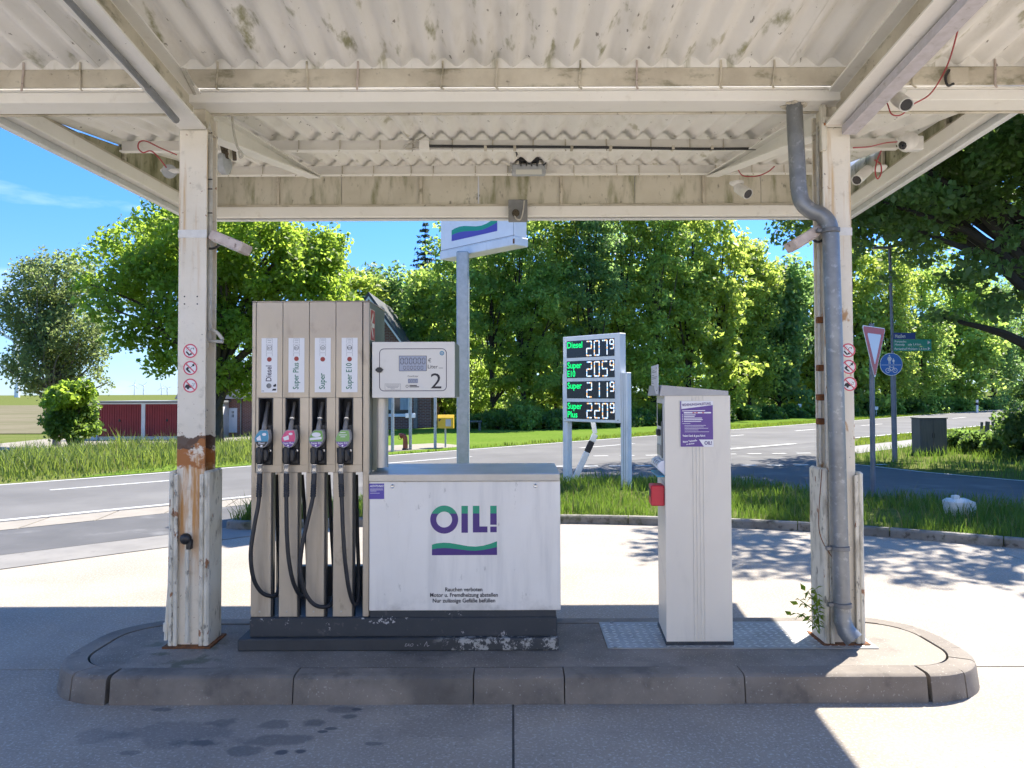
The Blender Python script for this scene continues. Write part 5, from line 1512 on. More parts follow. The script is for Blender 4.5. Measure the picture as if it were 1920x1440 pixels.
# tall brand sign
l_, r_ = at(826, 487, 13.6), at(965, 460, 12.25)
fb, L = yawed((l_.x, l_.y), (r_.x, r_.y))
bs_ = thing('brand_sign', 'white lightbox sign with green and violet wave high on a galvanised pole', 'sign', (-0.83, 12.95, 0.07))
zb = l_.z
m = MB(); m.box(0, L, zb + 0.14, zb + 2.1, -0.28, 0.0, 0.01, fb); bx = m.build('lightbox', 'sign_white', bs_)
m = MB(); m.box(-0.01, L + 0.01, zb, zb + 0.139, -0.30, 0.012, 0.008, fb); m.build('lower_rail', 'white_metal', bs_)
m = MB(); m.box(-0.01, L + 0.01, zb + 2.1005, zb + 2.2, -0.30, 0.012, 0.008, fb); m.build('upper_rail', 'white_metal', bs_)
m = MB(); m.line(fb, (0, zb + 0.16), (L, zb + 0.16), 0.012, 0.0015); m.line(fb, (L - 0.02, zb + .14), (L - .02, zb + 2.1), 0.012, 0.0015); m.build('frame_seam', 'ink_grey', bx, recalc=False)
m = MB(); m.box(L - 0.03, L + 0.011, zb + 0.02, zb + 0.10, 0.0122, 0.0132, 0, fb); m.build('rust_mark', 'rust', bs_)
k_ = 0.62 * L / 513.0
logo(fb, 0.165 * L - 507 * k_, zb + 0.285 + 673 * k_, k_, bx, 0.0025)
pq = at(868.5, 870, 12.98)
m = MB(); m.box(pq.x - 0.103, pq.x + 0.103, 12.87, 13.08, 0.05, zb + 0.02, 0.02); m.build('pole', 'galv', bs_)

# price display
l_, r_ = at(1056, 790, 14.3), at(1163, 794, 13.3)
fp_, L = yawed((l_.x, l_.y), (r_.x, r_.y))
pz0 = l_.z; pz1 = at(1056, 632, 14.3).z
ps = thing('price_sign', 'white roadside price board with four black displays of green fuel names', 'price sign', (at(1120, 900, 13.8).x, 13.8, 0.07))
m = MB(); m.box(0, L, pz0, pz1, -0.17, 0.0, 0.01, fp_); pb = m.build('case', 'white_metal', ps)
H = pz1 - pz0
rows_ = [(('Diesel',), '2079'), (('Super', 'E10'), '2059'), (('Super',), '2119'), (('Super', 'Plus'), '2209')]
SEG = {'0': 'abcdef', '1': 'bc', '2': 'abged', '5': 'afgcd', '7': 'abc', '9': 'abcdfg'}
for i, (nm, dig) in enumerate(rows_):
    y1 = pz1 - H * (0.055 + i * 0.2375); y0 = y1 - H * 0.198
    a0_, a1_ = 0.075 * L, 0.915 * L
    m = MB(); m.box(a0_, a1_, y0, y1, 0.0005, 0.004, 0, fp_); pn = m.build('display', 'led_panel', ps)
    m = MB(); h = y1 - y0
    for j, s_ in enumerate(nm):
        m.text(fp_, s_, a0_ + 0.012 * L, y1 - h * (0.42 if j == 0 else 0.92), h * 0.52, 0.0056, bold=0.015, width=L * {'Diesel': .275, 'Super': .262, 'E10': .145, 'Plus': .18}[s_])
    m.build('fuel_name', 'led_green', pn, recalc=False)
    dw_, dh_, th = 0.083 * L, h * 0.82, 0.0165 * L
    for j, ch in enumerate(dig):
        lw_, lb_, lo_ = MB(), MB(), MB()
        if j < 3: A, B_, W_, H_ = a0_ + L * (0.365 + 0.135 * j), y0 + h * 0.09, dw_, dh_
        else: A, B_, W_, H_ = a0_ + L * 0.768, y0 + h * 0.42, L * 0.058, h * 0.5
        for n_, sgm in enumerate(SEG[ch]):
            # each stroke is a row of lamps
            S = {'a': ((0, 1), (1, 1)), 'b': ((1, 1), (1, .5)), 'c': ((1, .5), (1, 0)), 'd': ((0, 0), (1, 0)), 'e': ((0, 0), (0, .5)), 'f': ((0, .5), (0, 1)), 'g': ((0, .5), (1, .5))}[sgm]
            p0 = Vector((A + S[0][0] * W_, B_ + S[0][1] * H_)); p1 = Vector((A + S[1][0] * W_, B_ + S[1][1] * H_))
            nl = 5
            for q in range(nl):
                c_ = p0.lerp(p1, (q + 0.5) / nl); d_ = (p1 - p0) / nl
                tgt = (lw_, lb_, lw_, lo_, lw_, lb_, lo_, lw_)[(q * 3 + n_ * 2 + j * 5 + i) % 8]
                tgt.line(fp_, tuple(c_ - d_ * 0.50), tuple(c_ + d_ * 0.50), th, 0.0056)
        dg = build_multi('price_digit', [(lw_, 'led_white'), (lb_, 'led_blue'), (lo_, 'led_orange')], pn); dg['kind'] = 'stuff'
for (a, b, c0_, c1_) in ((-0.045, 0.055, -0.15, -0.03), (L - 0.0, L + 0.13, -0.17, -0.03)):
    m = MB(); m.box(a, b, 0.05, pz0 + H * (0.56 if b > L else 0.55), c0_ - 0.05, c1_ - 0.145, 0.01, fp_) if False else m.box(a if b > L else -0.045, b if b > L else 0.0 - 0.001, 0.05, pz0 + H * 0.56, -0.15, -0.03, 0.008, fp_)
    m.build('post', 'white_metal', ps)
m = MB(); m.box(0.0, 0.085, 0.05, pz0 - 0.0005, -0.15, -0.03, 0.008, fp_); m.build('post_inner', 'white_metal', ps)
m = MB(); m.box(L - 0.02, L + 0.0, 0.05, pz0 - 0.0005, -0.15, -0.03, 0.004, fp_); m.build('post_inner', 'white_metal', ps)
m = MB(); m.line(fp_, (L + 0.045, 0.08), (L + 0.045, pz0 + H * 0.55), 0.012, -0.0285); m.line(fp_, (L + 0.085, 0.08), (L + 0.085, pz0 + H * 0.55), 0.008, -0.0285); m.build('post_groove', 'ink_grey', ps, recalc=False)
for a in (0.05, L - 0.05):
    m = MB(); m.lathe([(0, 0.012), (0.006, 0.010)], fp_(a, pz0 + 0.05, 0.001), fp_.n, 8); m.build('bolt', 'grey_box', pb)

# bent delineator post leaning behind the price board
dl = thing('delineator_post', 'snapped white delineator with black band leaning under the price board', 'delineator', at(1086, 882, 14.6) - Vector((0, 0, 0.2)))
b0, b1, b2 = at(1084, 884, 14.5), at(1116, 814, 14.5), at(1113, 796, 14.5)
def slab_between(p, q, w, t, name, mat, parent, k0=0.0, k1=1.0):
    d = (q - p); a = p + d * k0; b = p + d * k1
    d.normalize(); s_ = d.cross(Vector((0, 1, 0))).normalized(); n_ = s_.cross(d)
    fr = Fr(a, s_, d, n_); m = MB(); m.box(-w / 2, w / 2, 0, (b - a).length, -t / 2, t / 2, 0.01, fr); return m.build(name, mat, parent)
slab_between(b0, b1, 0.11, 0.07, 'lower_shaft', 'sign_white', dl, -0.3, 0.52)
slab_between(b0, b1, 0.112, 0.072, 'black_band', 'ink', dl, 0.521, 0.80)
slab_between(b0, b1, 0.11, 0.07, 'upper_shaft', 'sign_white', dl, 0.801, 1.0)
slab_between(b1, at(1108, 770, 14.5), 0.085, 0.06, 'snapped_head', 'sign_white', dl, 0.02, 1.0)

# give-way sign
g0 = gz(1637, 928, 0.05)
gw = thing('give_way_sign', 'red and white triangular give way sign on a grey post in the verge', 'traffic sign', (g0.x, g0.y, 0.05))
top = at(1634, 607, g0.y)
m = MB(); m.tube([(g0.x, g0.y, 0.0), (top.x, g0.y, top.z)], 0.04, 12); m.build('post', 'pole_grey', gw, smooth=True)
nrm = Vector((0.69, -0.72, 0)).normalized(); uu = Vector((0.72, 0.69, 0)).normalized()
zc1, zc0 = at(1637, 613, g0.y).z, at(1637, 711, g0.y).z
fg = Fr(Vector((g0.x, g0.y, 0)) + nrm * 0.06, uu, (0, 0, 1), nrm)
W = 0.48
def tri(s, c):
    cz = zc1 - (zc1 - zc0) * 0.34
    pts = [(-W, zc1), (W, zc1), (0, zc0)]
    pts = [(a * s, cz + (b - cz) * s) for a, b in pts]
    out = []                       # clipped corners
    for i in range(3):
        p, q0, q1 = Vector(pts[i]), Vector(pts[i - 1]), Vector(pts[(i + 1) % 3])
        out += [tuple(p.lerp(q0, 0.045)), tuple(p.lerp(q1, 0.045))]
    return out
m = MB(); m.prism(tri(1.0, 0), -0.006, 0.0, fg); sg = m.build('sign_plate', 'sign_white', gw)
m = MB(); m.poly(fg, tri(0.955, 0), 0.0015); m.build('red_border', 'sign_red', sg, recalc=False)
m = MB(); m.poly(fg, tri(0.60, 0), 0.003); m.build('white_field', 'sign_face_pale', sg, recalc=False)

# street lamp with path sign and direction boards
LY = 19.0
lb = at(1678, 868, LY)
lamp = thing('street_lamp', 'slim grey street lamp with short horizontal arm by the junction', 'street lamp', (lb.x, LY, 0.0))
lt = at(1668, 466, LY)
m = MB(); m.tube([(lb.x, LY, -0.1), (lb.x - 0.01, LY, 2.6)], 0.062, 10); m.tube([(lb.x - 0.01, LY, 2.58), (lt.x, LY, lt.z)], 0.036, 10); m.build('pole', 'pole_grey', lamp, smooth=True)
m = MB(); m.box(lt.x - 0.42, lt.x + 0.05, LY - 0.07, LY + 0.07, lt.z - 0.01, lt.z + 0.05, 0.015); m.build('lamp_head', 'pole_grey', lamp)
fy = front(LY - 0.075)
cs = at(1671, 683, LY - 0.075)
r0 = 21.3 / FPX * LY
pth = thing('path_sign', 'round blue sign with white pedestrians above a bicycle on the lamp post', 'traffic sign', (cs.x, LY - 0.07, cs.z))
m = MB(); m.lathe([(0, r0), (0.006, r0)], (cs.x, LY - 0.07, cs.z), (0, -1, 0), 36); sp0 = m.build('sign_plate', 'sign_white', pth)
fy = front(LY - 0.0765)
m = MB(); m.disc(fy, cs.x, cs.z, r0 * 0.955, 0.001, 36); m.build('blue_field', 'sign_blue', sp0, recalc=False)
u = r0
def S(a, b): return (cs.x + a * u, cs.z + b * u)
m = MB(); c = 0.002
m.line(fy, S(-0.85, -0.06), S(0.85, -0.06), 0.035 * u, c)
def figure(x, y, h):      # head, dress, legs
    m.disc(fy, *S(x, y + h * 0.92), h * 0.085 * u, c, 10); m.poly(fy, [S(x - .10 * h, y + .80 * h), S(x + .10 * h, y + .80 * h), S(x + .19 * h, y + .36 * h), S(x - .19 * h, y + .36 * h)], c)
    m.line(fy, S(x - .06 * h, y + .37 * h), S(x - .07 * h, y), .08 * h * u, c); m.line(fy, S(x + .06 * h, y + .37 * h), S(x + .07 * h, y), .08 * h * u, c)
    m.line(fy, S(x - .1 * h, y + .78 * h), S(x - .24 * h, y + .48 * h), .06 * h * u, c); m.line(fy, S(x + .1 * h, y + .78 * h), S(x + .26 * h, y + .48 * h), .06 * h * u, c)
figure(-0.15, 0.03, 0.80); figure(0.20, 0.03, 0.48)
for x in (-0.30, 0.32):
    m.ring(fy, *S(x, -0.54), 0.165 * u, 0.215 * u, c, 20); m.disc(fy, *S(x, -0.54), 0.04 * u, c, 8)
for p_, q_ in (((-.30, -.54), (-.14, -.26)), ((-.14, -.28), (.20, -.28)), ((-.18, -.33), (.02, -.58)), ((.02, -.58), (.22, -.28)), ((.32, -.54), (.18, -.16)), ((.12, -.16), (.24, -.18)), ((-.22, -.18), (-.06, -.18)), ((-.14, -.28), (-.14, -.2)), ((-.3, -.54), (.02, -.58))):
    m.line(fy, S(*p_), S(*q_), 0.045 * u, c)
m.build('white_symbols', 'sign_white', sp0, recalc=False)

def board(name, label, px0, px1, py0, py1, mat, txt, group, dy=0.0):
    Yb = LY - 0.05 - dy
    a = at(px0, py0, Yb); b = at(px1, py1, Yb)
    t = thing(name, label, 'sign', (a.x, Yb, b.z), group)
    fr = Fr((a.x, Yb, b.z), (1, 0, 0), (0, 0, 1), (0, -1, 0))
    w_, h_ = b.x - a.x, a.z - b.z
    m = MB(); m.box(0, w_, 0, h_, 0, 0.012, 0.002, fr); p_ = m.build('board', mat, t)
    m = MB(); m.box(-0.07, 0.0, h_ * .35, h_ * .65, 0.0, 0.01, 0, fr); m.build('bracket', 'pole_grey', t)
    m = MB()
    for (s_, x, y, sz, wd) in txt:
        if s_ == '>': m.poly(fr, [(w_ * x, h_ * (y - sz)), (w_ * x, h_ * (y + sz)), (w_ * (x + wd), h_ * y)], 0.0135)
        else: m.text(fr, s_, w_ * x, h_ * y, h_ * sz, 0.0135, bold=0.012, width=w_ * wd)
    m.build('lettering', 'sign_white', t, recalc=False)
board('street_name_sign', 'blue street name board topmost on the lamp post', 1675, 1716, 624, 636, 'sign_blue_street', [('Maaßen', .06, .22, .8, .48)], None)
board('direction_sign', 'taller green direction board with two lines of white lettering', 1675, 1746, 636.5, 649, 'sign_green', [('Ponyschu', .03, .56, .46, .30), ('Himmelp', .03, .10, .46, .26), ('ude', .38, .10, .46, .10), ('1,4 km', .52, .12, .46, .20), ('>', .90, .55, .28, .07)], None, 0.004)
board('direction_sign', 'narrow green direction board reading Ferienhof Mahlert', 1675, 1746, 649.6, 658, 'sign_green', [('Ferienhof Mahlert', .03, .22, .72, .60), ('1,4 km', .67, .22, .72, .21), ('>', .905, .5, .36, .065)], None, 0.004)

# ================================================================== FITTINGS UNDER THE CANOPY
def floodlight():
    Y = 7.72
    q = at(991, 312, Y)
    t = thing('floodlight', 'dirty LED floodlight with black driver hanging in its bracket from a purlin', 'floodlight', (q.x, Y, q.z))
    fr = front(Y)
    x0, x1 = at(958, 312, Y).x, at(1025, 312, Y).x
    za = lambda py: at(991, py, Y).z
    m = MB(); m.box(x0 + .01, x1 - .01, za(326), za(307), -0.10, 0.0, 0.012, fr); h = m.build('housing', 'foam_grey', t)
    m = MB(); m.box(x0 + .05, x1 - .05, za(327), za(318), 0.0005, 0.006, 0.001, fr); m.build('glass', 'lamp_glass', h)
    for k in range(4):
        xk = x0 + (x1 - x0) * (0.28 + 0.15 * k); m = MB(); m.box(xk - .006, xk + .006, za(312), za(303), 0.0, 0.02, 0.002, fr); m.build('cooling_fin', 'black_plastic', h)
    m = MB(); m.box(at(973, 300, Y).x, at(1011, 300, Y).x, za(303), za(295), -0.08, 0.015, 0.006, fr); m.build('driver', 'black_plastic', t)
    m = MB(); xl, xr = x0, x1
    m.tube(smooth_path([(xl + .005, Y - .02, za(318)), (xl, Y + .0, za(304)), (xl + .01, Y + .06, za(290)), (xl + .06, Y + .1, za(286))], 5), 0.009, 6)
    m.tube(smooth_path([(xr - .005, Y - .02, za(318)), (xr, Y + .0, za(304)), (xr - .01, Y + .06, za(290)), (xr - .06, Y + .1, za(286))], 5), 0.009, 6)
    m.tube([(xl + .06, Y + .1, za(286)), (xr - .06, Y + .1, za(286))], 0.009, 6); m.build('bracket', 'camera_grey', t, smooth=True)
    m = MB(); m.tube(smooth_path([at(966, 282, Y - .9), at(969, 290, Y - .3), at(963, 300, Y - .02), at(975, 299, Y - .01)], 5), 0.009, 6); m.tube(smooth_path([at(1011, 299, Y - .01), at(1020, 300, Y - .02), at(1024, 305, Y), at(1018, 310, Y)], 4), 0.008, 6)
    m.build('cable', 'cable_black', t, smooth=True)
floodlight()
# black power cable along the first rear purlin with its junction box
Yc = 6.44
pc = thing('power_cable', 'thick black power cable running along a purlin from a cream junction box', 'cable', (at(1100, 275, Yc).x, Yc, at(1100, 275, Yc).z))
m = MB(); m.tube(smooth_path([at(806, 273, Yc), at(830, 274, Yc), at(1100, 276, Yc), at(1300, 279, Yc), at(1420, 279, Yc), at(1426, 284, Yc - .02)], 6), 0.012, 7); m.build('cable', 'cable_black', pc, smooth=True)
q = at(795, 273, Yc); m = MB(); m.box(q.x - .04, q.x + .045, Yc - .03, Yc + .055, q.z - .035, q.z + .04, 0.005); m.build('junction_box', 'cream', pc)
m = MB(); m.tube(smooth_path([at(803, 250, Yc + .05), at(792, 258, Yc), at(772, 268, Yc), at(758, 275, Yc), at(765, 280, Yc), at(785, 277, Yc)], 5), 0.008, 6); m.build('grey_lead', 'cable_grey', pc, smooth=True)
for px in (910, 965, 1072, 1145, 1262, 1335):
    q = at(px, 277, Yc); m = MB(); m.box(q.x - .012, q.x + .012, Yc - .016, Yc + .05, q.z - .016, q.z + .016, 0.003); m.build('cable_clip', 'cream_dirty', pc)
# grey box on the rear fascia
Yb = 8.18
q = at(971, 393, Yb)
jb = thing('switch_box', 'grey metal box with a round socket on the rear fascia channel', 'junction box', (q.x, Yb, q.z))
m = MB(); m.box(at(953, 393, Yb).x, at(989, 393, Yb).x, Yb - 0.0, Yb + 0.075, at(971, 414, Yb).z, at(971, 374, Yb).z, 0.006); m.build('case', 'grey_box', jb)
c_ = at(967, 400, Yb); m = MB(); m.lathe([(0, .04), (.02, .04), (.03, .028), (.024, .018)], (c_.x, Yb - .0005, c_.z), (0, -1, 0), 14); m.build('socket', 'nest', jb, smooth=True)
m = MB(); m.tube(smooth_path([at(983, 376, Yb - .01), at(981, 395, Yb - .015), at(976, 411, Yb - .015), at(968, 410, Yb - .015), at(964, 402, Yb - .02)], 5), 0.008, 6); m.build('cable', 'cable_grey', jb, smooth=True)

# lamps strapped to the columns
def strip_lamp(label, p, q, Y0, Y1, stub):
    a, b = at(*p, Y0), at(*q, Y1)
    t = thing('column_lamp', label, 'lamp', a, 'slanting lamps on the canopy columns')
    d = (b - a).normalized(); s_ = d.cross(Vector((0, 1, 0))).normalized(); n_ = s_.cross(d)
    fr = Fr(a, d, s_, n_)
    L_ = (b - a).length
    m = MB(); m.box(0, L_, -0.032, 0.032, -0.06, 0.06, 0.008, fr); m.build('lamp_body', 'lamp_shell', t)
    m = MB(); m.box(0.02, L_ - .02, -0.036, -0.0325, -0.045, 0.045, 0.001, fr) if s_.z > 0 else m.box(0.02, L_ - .02, 0.0325, 0.036, -0.045, 0.045, 0.001, fr); m.build('lamp_glass', 'lamp_glass', t)
    e = at(*stub, (CY0 + CY1) / 2)
    m = MB(); m.tube([a + d * 0.03, e], 0.014, 8); m.build('bracket', 'rust_orange', t)
    m = MB(); m.tube(smooth_path([a + d * 0.05 + Vector((0, 0.0, -0.03)), a + Vector((0.0, 0, -0.075)), e + Vector((0.0, 0.0, -0.06)), e], 5), 0.008, 6); m.build('cable', 'cable_black', t, smooth=True)
strip_lamp('peeling strip lamp slanting off the rust-stained column beside the pump', (403, 443), (462, 468), 4.86, 4.80, (391, 447))
strip_lamp('peeling strip lamp slanting off the column with the downpipe', (1533, 432), (1482, 463), 4.86, 4.80, (1543, 430))

# surveillance cameras
def bullet(label, base, elbow, body0, body1, Y, r, m1='camera_white'):
    b, e, p, q = at(*base, Y), at(*elbow, Y), at(*body0, Y), at(*body1, Y - 0.12)
    t = thing('surveillance_camera', label, 'camera', b, 'cameras under the canopy')
    m = MB(); m.lathe([(0, r * 1.25), (-0.012, r * 1.3), (-0.03, r * 1.0), (-0.045, r * 0.5)], b, (0, 0, 1), 16); m.build('base', m1, t, smooth=True)
    m = MB(); m.tube([b + Vector((0, 0, -0.03)), e, p], r * 0.42, 8); m.build('arm', m1, t, smooth=True)
    d = (q - p).normalized(); L_ = (q - p).length
    m = MB(); m.lathe([(-0.02, r * .6), (0.0, r * .95), (L_ * 0.3, r), (L_, r), (L_, r * 0.88), (L_ - 0.008, r * 0.86)], p, d, 18); bd = m.build('body', m1, t, smooth=True)
    m = MB(); m.lathe([(0, r * 0.82), (0.003, r * 0.8)], p + d * (L_ - 0.006), d, 18); m.build('lens', 'lens_black', bd, smooth=True)
bullet('large white bullet camera hung under the gutter beam by the downpipe column', (1682, 170), (1678, 186), (1682, 184), (1700, 197), 4.66, 0.042)
bullet('white bullet camera hung below the rear bracket tip over the forecourt', (1381, 341), (1379, 350), (1384, 352), (1403, 364), 7.55, 0.055)
bullet('small bullet camera on the side fascia half hidden by the downpipe column', (1650, 312), (1640, 318), (1628, 318), (1606, 338), 6.6, 0.045)
q = at(1700, 268, 5.9)
dm = thing('surveillance_camera', 'white dome camera on the side fascia with red cable', 'camera', q, 'cameras under the canopy')
m = MB(); m.lathe([(-.07, .055), (-.06, .07), (-.02, .074), (.02, .068), (.045, .05), (.055, .03)], q, (-0.75, -0.35, -0.45), 18); m.build('dome', 'camera_white', dm, smooth=True)
m = MB(); m.lathe([(0, .035), (.012, .03), (.02, .018)], q + Vector((-.75, -.35, -.45)).normalized() * .05, (-0.75, -0.35, -0.45), 14); m.build('lens', 'lens_black', dm, smooth=True)
m = MB(); m.box(q.x + .03, q.x + .12, q.y - .03, q.y + .05, q.z - .06, q.z + .05, .008); m.build('mount', 'camera_white', dm)
q = at(318, 322, 6.3)
cb_ = thing('surveillance_camera', 'grey disc-shaped camera back with red lead on the mossy side fascia', 'camera', q, 'cameras under the canopy')
m = MB(); m.lathe([(0, .055), (.012, .06), (.03, .05), (.04, .02)], q, (0.3, -1, 0), 16); m.build('base', 'foam_grey', cb_, smooth=True)
m = MB(); m.tube([q + Vector((0, -.02, 0)), q + Vector((.09, -.02, 0))], .02, 8); m.tube([q + Vector((.0, .0, 0)), q + Vector((-.08, .03, 0.02))], .015, 8); m.build('arm', 'camera_white', cb_, smooth=True)

def cable(name, label, pts, mat, r, cat='cable', sub=8):
    P = [at(*p) for p in pts]
    m = MB(); m.tube(smooth_path(P, sub), r, 6)
    o = m.build(name, mat, smooth=True, loc=P[0]); tag(o, label, cat, None); return o
cable('red_cable', 'red cable sagging from the roof sheets to the large bullet camera', [(1812, -20, 3.9), (1795, 60, 4.1), (1775, 125, 4.4), (1745, 175, 4.58), (1712, 196, 4.62), (1690, 215, 4.64), (1672, 214, 4.65), (1664, 195, 4.66), (1655, 180, 4.67), (1668, 176, 4.67)], 'cable_red', 0.0045)
cable('red_cable', 'red cable lead running from the column head to the dome camera', [(1600, 277, 5.06), (1630, 275, 5.3), (1660, 268, 5.6), (1682, 266, 5.85)], 'cable_red', 0.005)
cable('red_cable', 'red cable hanging in a loop beside the small fascia camera', [(1652, 283, 6.3), (1645, 300, 6.4), (1641, 320, 6.4), (1645, 335, 6.4), (1652, 325, 6.4), (1651, 308, 6.4), (1640, 300, 6.5)], 'cable_red', 0.006)
cable('red_cable', 'coiled red cable hanging by the mossy side fascia', [(331, 290, 6.0), (300, 277, 6.1), (275, 265, 6.1), (262, 266, 6.1), (259, 277, 6.1), (268, 286, 6.1), (283, 283, 6.1), (298, 296, 6.15), (312, 314, 6.25)], 'cable_red', 0.0055)
cable('red_cable', 'thin red cable slung under the rear bracket to the bullet camera', [(1382, 306, 7.2), (1385, 320, 7.4), (1395, 330, 7.5), (1420, 330, 7.5), (1440, 322, 7.4), (1452, 312, 7.3)], 'cable_red', 0.0055)
cable('grey_cable', 'grey cable dangling in a hook beside the rust-stained column', [(435, 208, 5.1), (438, 245, 5.2), (445, 275, 5.2), (452, 285, 5.2), (455, 292, 5.2), (450, 295, 5.2), (447, 284, 5.2)], 'cable_grey', 0.008)
q = at(1795, 143, 4.70)
wb = thing('junction_box', 'dirty grey junction box with a cable stub on the gutter beam end', 'junction box', (q.x, 4.70, q.z))
m = MB(); m.box(at(1778, 143, 4.69).x, at(1815, 143, 4.69).x, 4.675, 4.721, at(1795, 157, 4.69).z, at(1795, 127, 4.69).z, .006); m.build('case', 'cream_dirty', wb)
m = MB(); m.tube(smooth_path([at(1780, 131, 4.68), at(1773, 145, 4.67), at(1777, 160, 4.67), at(1788, 157, 4.68)], 5), .008, 6); m.build('cable', 'cable_black', wb, smooth=True)
# old wall light wreck and foam pad behind the first column
wk = thing('lamp_wreck', 'remains of an old rusted light fitting on the bracket behind the column', 'lamp', at(430, 290, 5.9))
m = MB()
for (a, b, c2, d2) in ((414, 262, 420, 290), (424, 262, 425, 298), (438, 268, 440, 300), (416, 272, 428, 280)):
    m.tube([at(a, b, 5.9), at(c2, d2, 5.88)], 0.016, 6)
m.build('rusted_frame', 'nest', wk)
m = MB(); m.lathe([(-.05, .05), (-.03, .08), (.02, .085), (.05, .04)], at(420, 307, 5.92), (1, 0, .1), 12); m.build('foam_pad', 'foam_grey', wk, smooth=True)
m = MB(); m.box(at(424, 262, 5.9).x, at(433, 262, 5.9).x, 5.88, 5.93, at(424, 297, 5.9).z, at(424, 261, 5.9).z, .004); m.build('plate', 'casing_paint', wk)

# ================================================================== BUILDINGS AND SMALL THINGS BEYOND THE ROAD
def G(px, py_or_none, Y):
    q = at(px, 760, Y); return Vector((q.x, Y, tz(q.x, Y)))

# garages
GY = 50.0
ga, gb_ = G(171, 0, GY), G(408, 0, GY)
gz0 = -1.0; gz1 = at(250, 752, GY).z
gar = thing('garage_row', 'low white garage row with three dark red up-and-over doors', 'garage', ((ga.x + gb_.x) / 2, GY + 3, gz0))
m = MB(); m.box(ga.x, gb_.x, GY + 0.12, GY + 6, gz0 - 0.3, gz1 - 0.12); m.build('wall', 'garage_white', gar)
m = MB(); m.box(ga.x - .15, gb_.x + .15, GY - 0.05, GY + 6.1, gz1 - 0.119, gz1, 0.01); m.build('roof', 'garage_roof', gar)
m = MB(); m.box(ga.x, gb_.x, GY, GY + 0.119, gz1 - 0.20, gz1 - 0.1195); m.build('fascia', 'garage_white', gar)
gx = [ga.x] + [G(p, 0, GY).x for p in (183, 265, 272, 354, 361, 404)]
for (a, b) in ((0, 1),):
    m = MB(); m.box(gx[a], gx[b], GY, GY + 0.119, gz0 - .3, gz1 - 0.2005); m.build('pier', 'garage_white', gar)
for (a, b) in ((2, 3), (4, 5)):
    m = MB(); m.box(gx[a], gx[b], GY, GY + 0.119, gz0 - .3, gz1 - 0.2005); m.build('pier', 'garage_white', gar)
for (a, b) in ((1, 2), (3, 4), (5, 6)):
    x0, x1 = gx[a] + .01, gx[b] - .01
    n = 18; w_ = (x1 - x0) / n
    m = MB(); pts = []
    for k in range(n):
        xa = x0 + k * w_
        pts += [(xa, 0.0), (xa + w_ * .72, 0.0), (xa + w_ * .76, -0.03), (xa + w_ * .96, -0.03)]
    pts += [(x1, 0.0), (x1, -0.06), (x0, -0.06)]
    m.prism(pts, gz0, gz1 - 0.205, Fr((0, GY + 0.05, 0), (1, 0, 0), (0, -1, 0), (0, 0, 1))); d_ = m.build('door', 'garage_red', gar)
    m = MB(); m.box((x0 + x1) / 2 - .06, (x0 + x1) / 2 + .06, GY + 0.0, GY + 0.049, gz0 + .95, gz0 + 1.1, .01); m.build('handle', 'black_plastic', d_)

# brick house with steep gable
HY = 40.0
hx0, hx1 = G(578, 0, HY).x, G(808, 0, HY).x
hz0 = tz(-7, HY) - 0.2; hze = at(807, 716, HY).z; hza = at(693, 556, HY).z
hxc = (hx0 + hx1) / 2
house = thing('brick_house', 'red brick house with steep dark gable roof and white window', 'house', (hxc, HY + 5, hz0))
FH = Fr((0, HY, 0), (1, 0, 0), (0, 0, 1), (0, 1, 0))
m = MB(); m.prism([(hx0, hz0), (hx1, hz0), (hx1, hze), (hxc, hza - .05), (hx0, hze)], 0, 10, FH); hw = m.build('wall', 'brick_far', house)
for sx in (-1, 1):
    xe = hx1 if sx > 0 else hx0
    sl_ = (hza - hze) / (hxc - xe)
    ox = sx * 0.35
    m = MB(); m.prism([(hxc, hza), (xe + ox, hze + sl_ * ox * -1 * -1 if False else hze - abs(sl_) * 0.35), (xe + ox, hze - abs(sl_) * 0.35 + 0.2), (hxc, hza + 0.2)], -0.35, 10.3, FH); rf = m.build('roof', 'roof_tile', house)
    m = MB(); m.prism([(hxc, hza - .16), (xe + ox * .9, hze - abs(sl_) * 0.31 - .16), (xe + ox * .9, hze - abs(sl_) * 0.31 - .01), (hxc, hza - .01)], -0.33, -0.25, FH); m.build('barge_board', 'trim_white', rf)
FHf = front(HY)
def window(x0, x1, z0, z1, parent, fr):
    m = MB(); t = 0.09
    m.box(x0, x1, z0, z0 + t, 0.001, 0.05, 0, fr); m.box(x0, x1, z1 - t, z1, 0.001, 0.05, 0, fr); m.box(x0, x0 + t, z0 + t, z1 - t, 0.001, 0.05, 0, fr); m.box(x1 - t, x1, z0 + t, z1 - t, 0.001, 0.05, 0, fr)
    w_ = m.build('window', 'trim_white', parent)
    m = MB(); m.box(x0 + t, x1 - t, z0 + t, z1 - t, 0.004, 0.012, 0, fr); m.build('pane', 'glass', w_)
    m = MB(); m.box(x0 + t, x0 + t + (x1 - x0) * .25, z0 + t + .2, z1 - t, 0.0125, 0.016, 0, fr); m.build('curtain', 'curtain', w_)
    m = MB(); m.box(x1 - t - (x1 - x0) * .3, x1 - t, z0 + t + .2, z1 - t, 0.0125, 0.016, 0, fr); m.build('curtain', 'curtain', w_)
    m = MB(); m.box(x0 - .06, x1 + .06, z0 - .07, z0 - .001, 0.001, 0.10, 0, fr); m.build('sill', 'trim_white', w_)
window(G(717, 0, HY).x, G(769, 0, HY).x, at(745, 779, HY).z, at(745, 735, HY).z, house, FHf)
window(G(600, 0, HY).x, G(650, 0, HY).x, at(745, 779, HY).z, at(745, 735, HY).z, house, FHf)
m = MB(); m.box(G(776, 0, HY).x, G(783, 0, HY).x, hz0, at(780, 720, HY).z, 0.01, 0.09, 0, FHf); m.build('drain_pipe', 'zinc_dark', house)
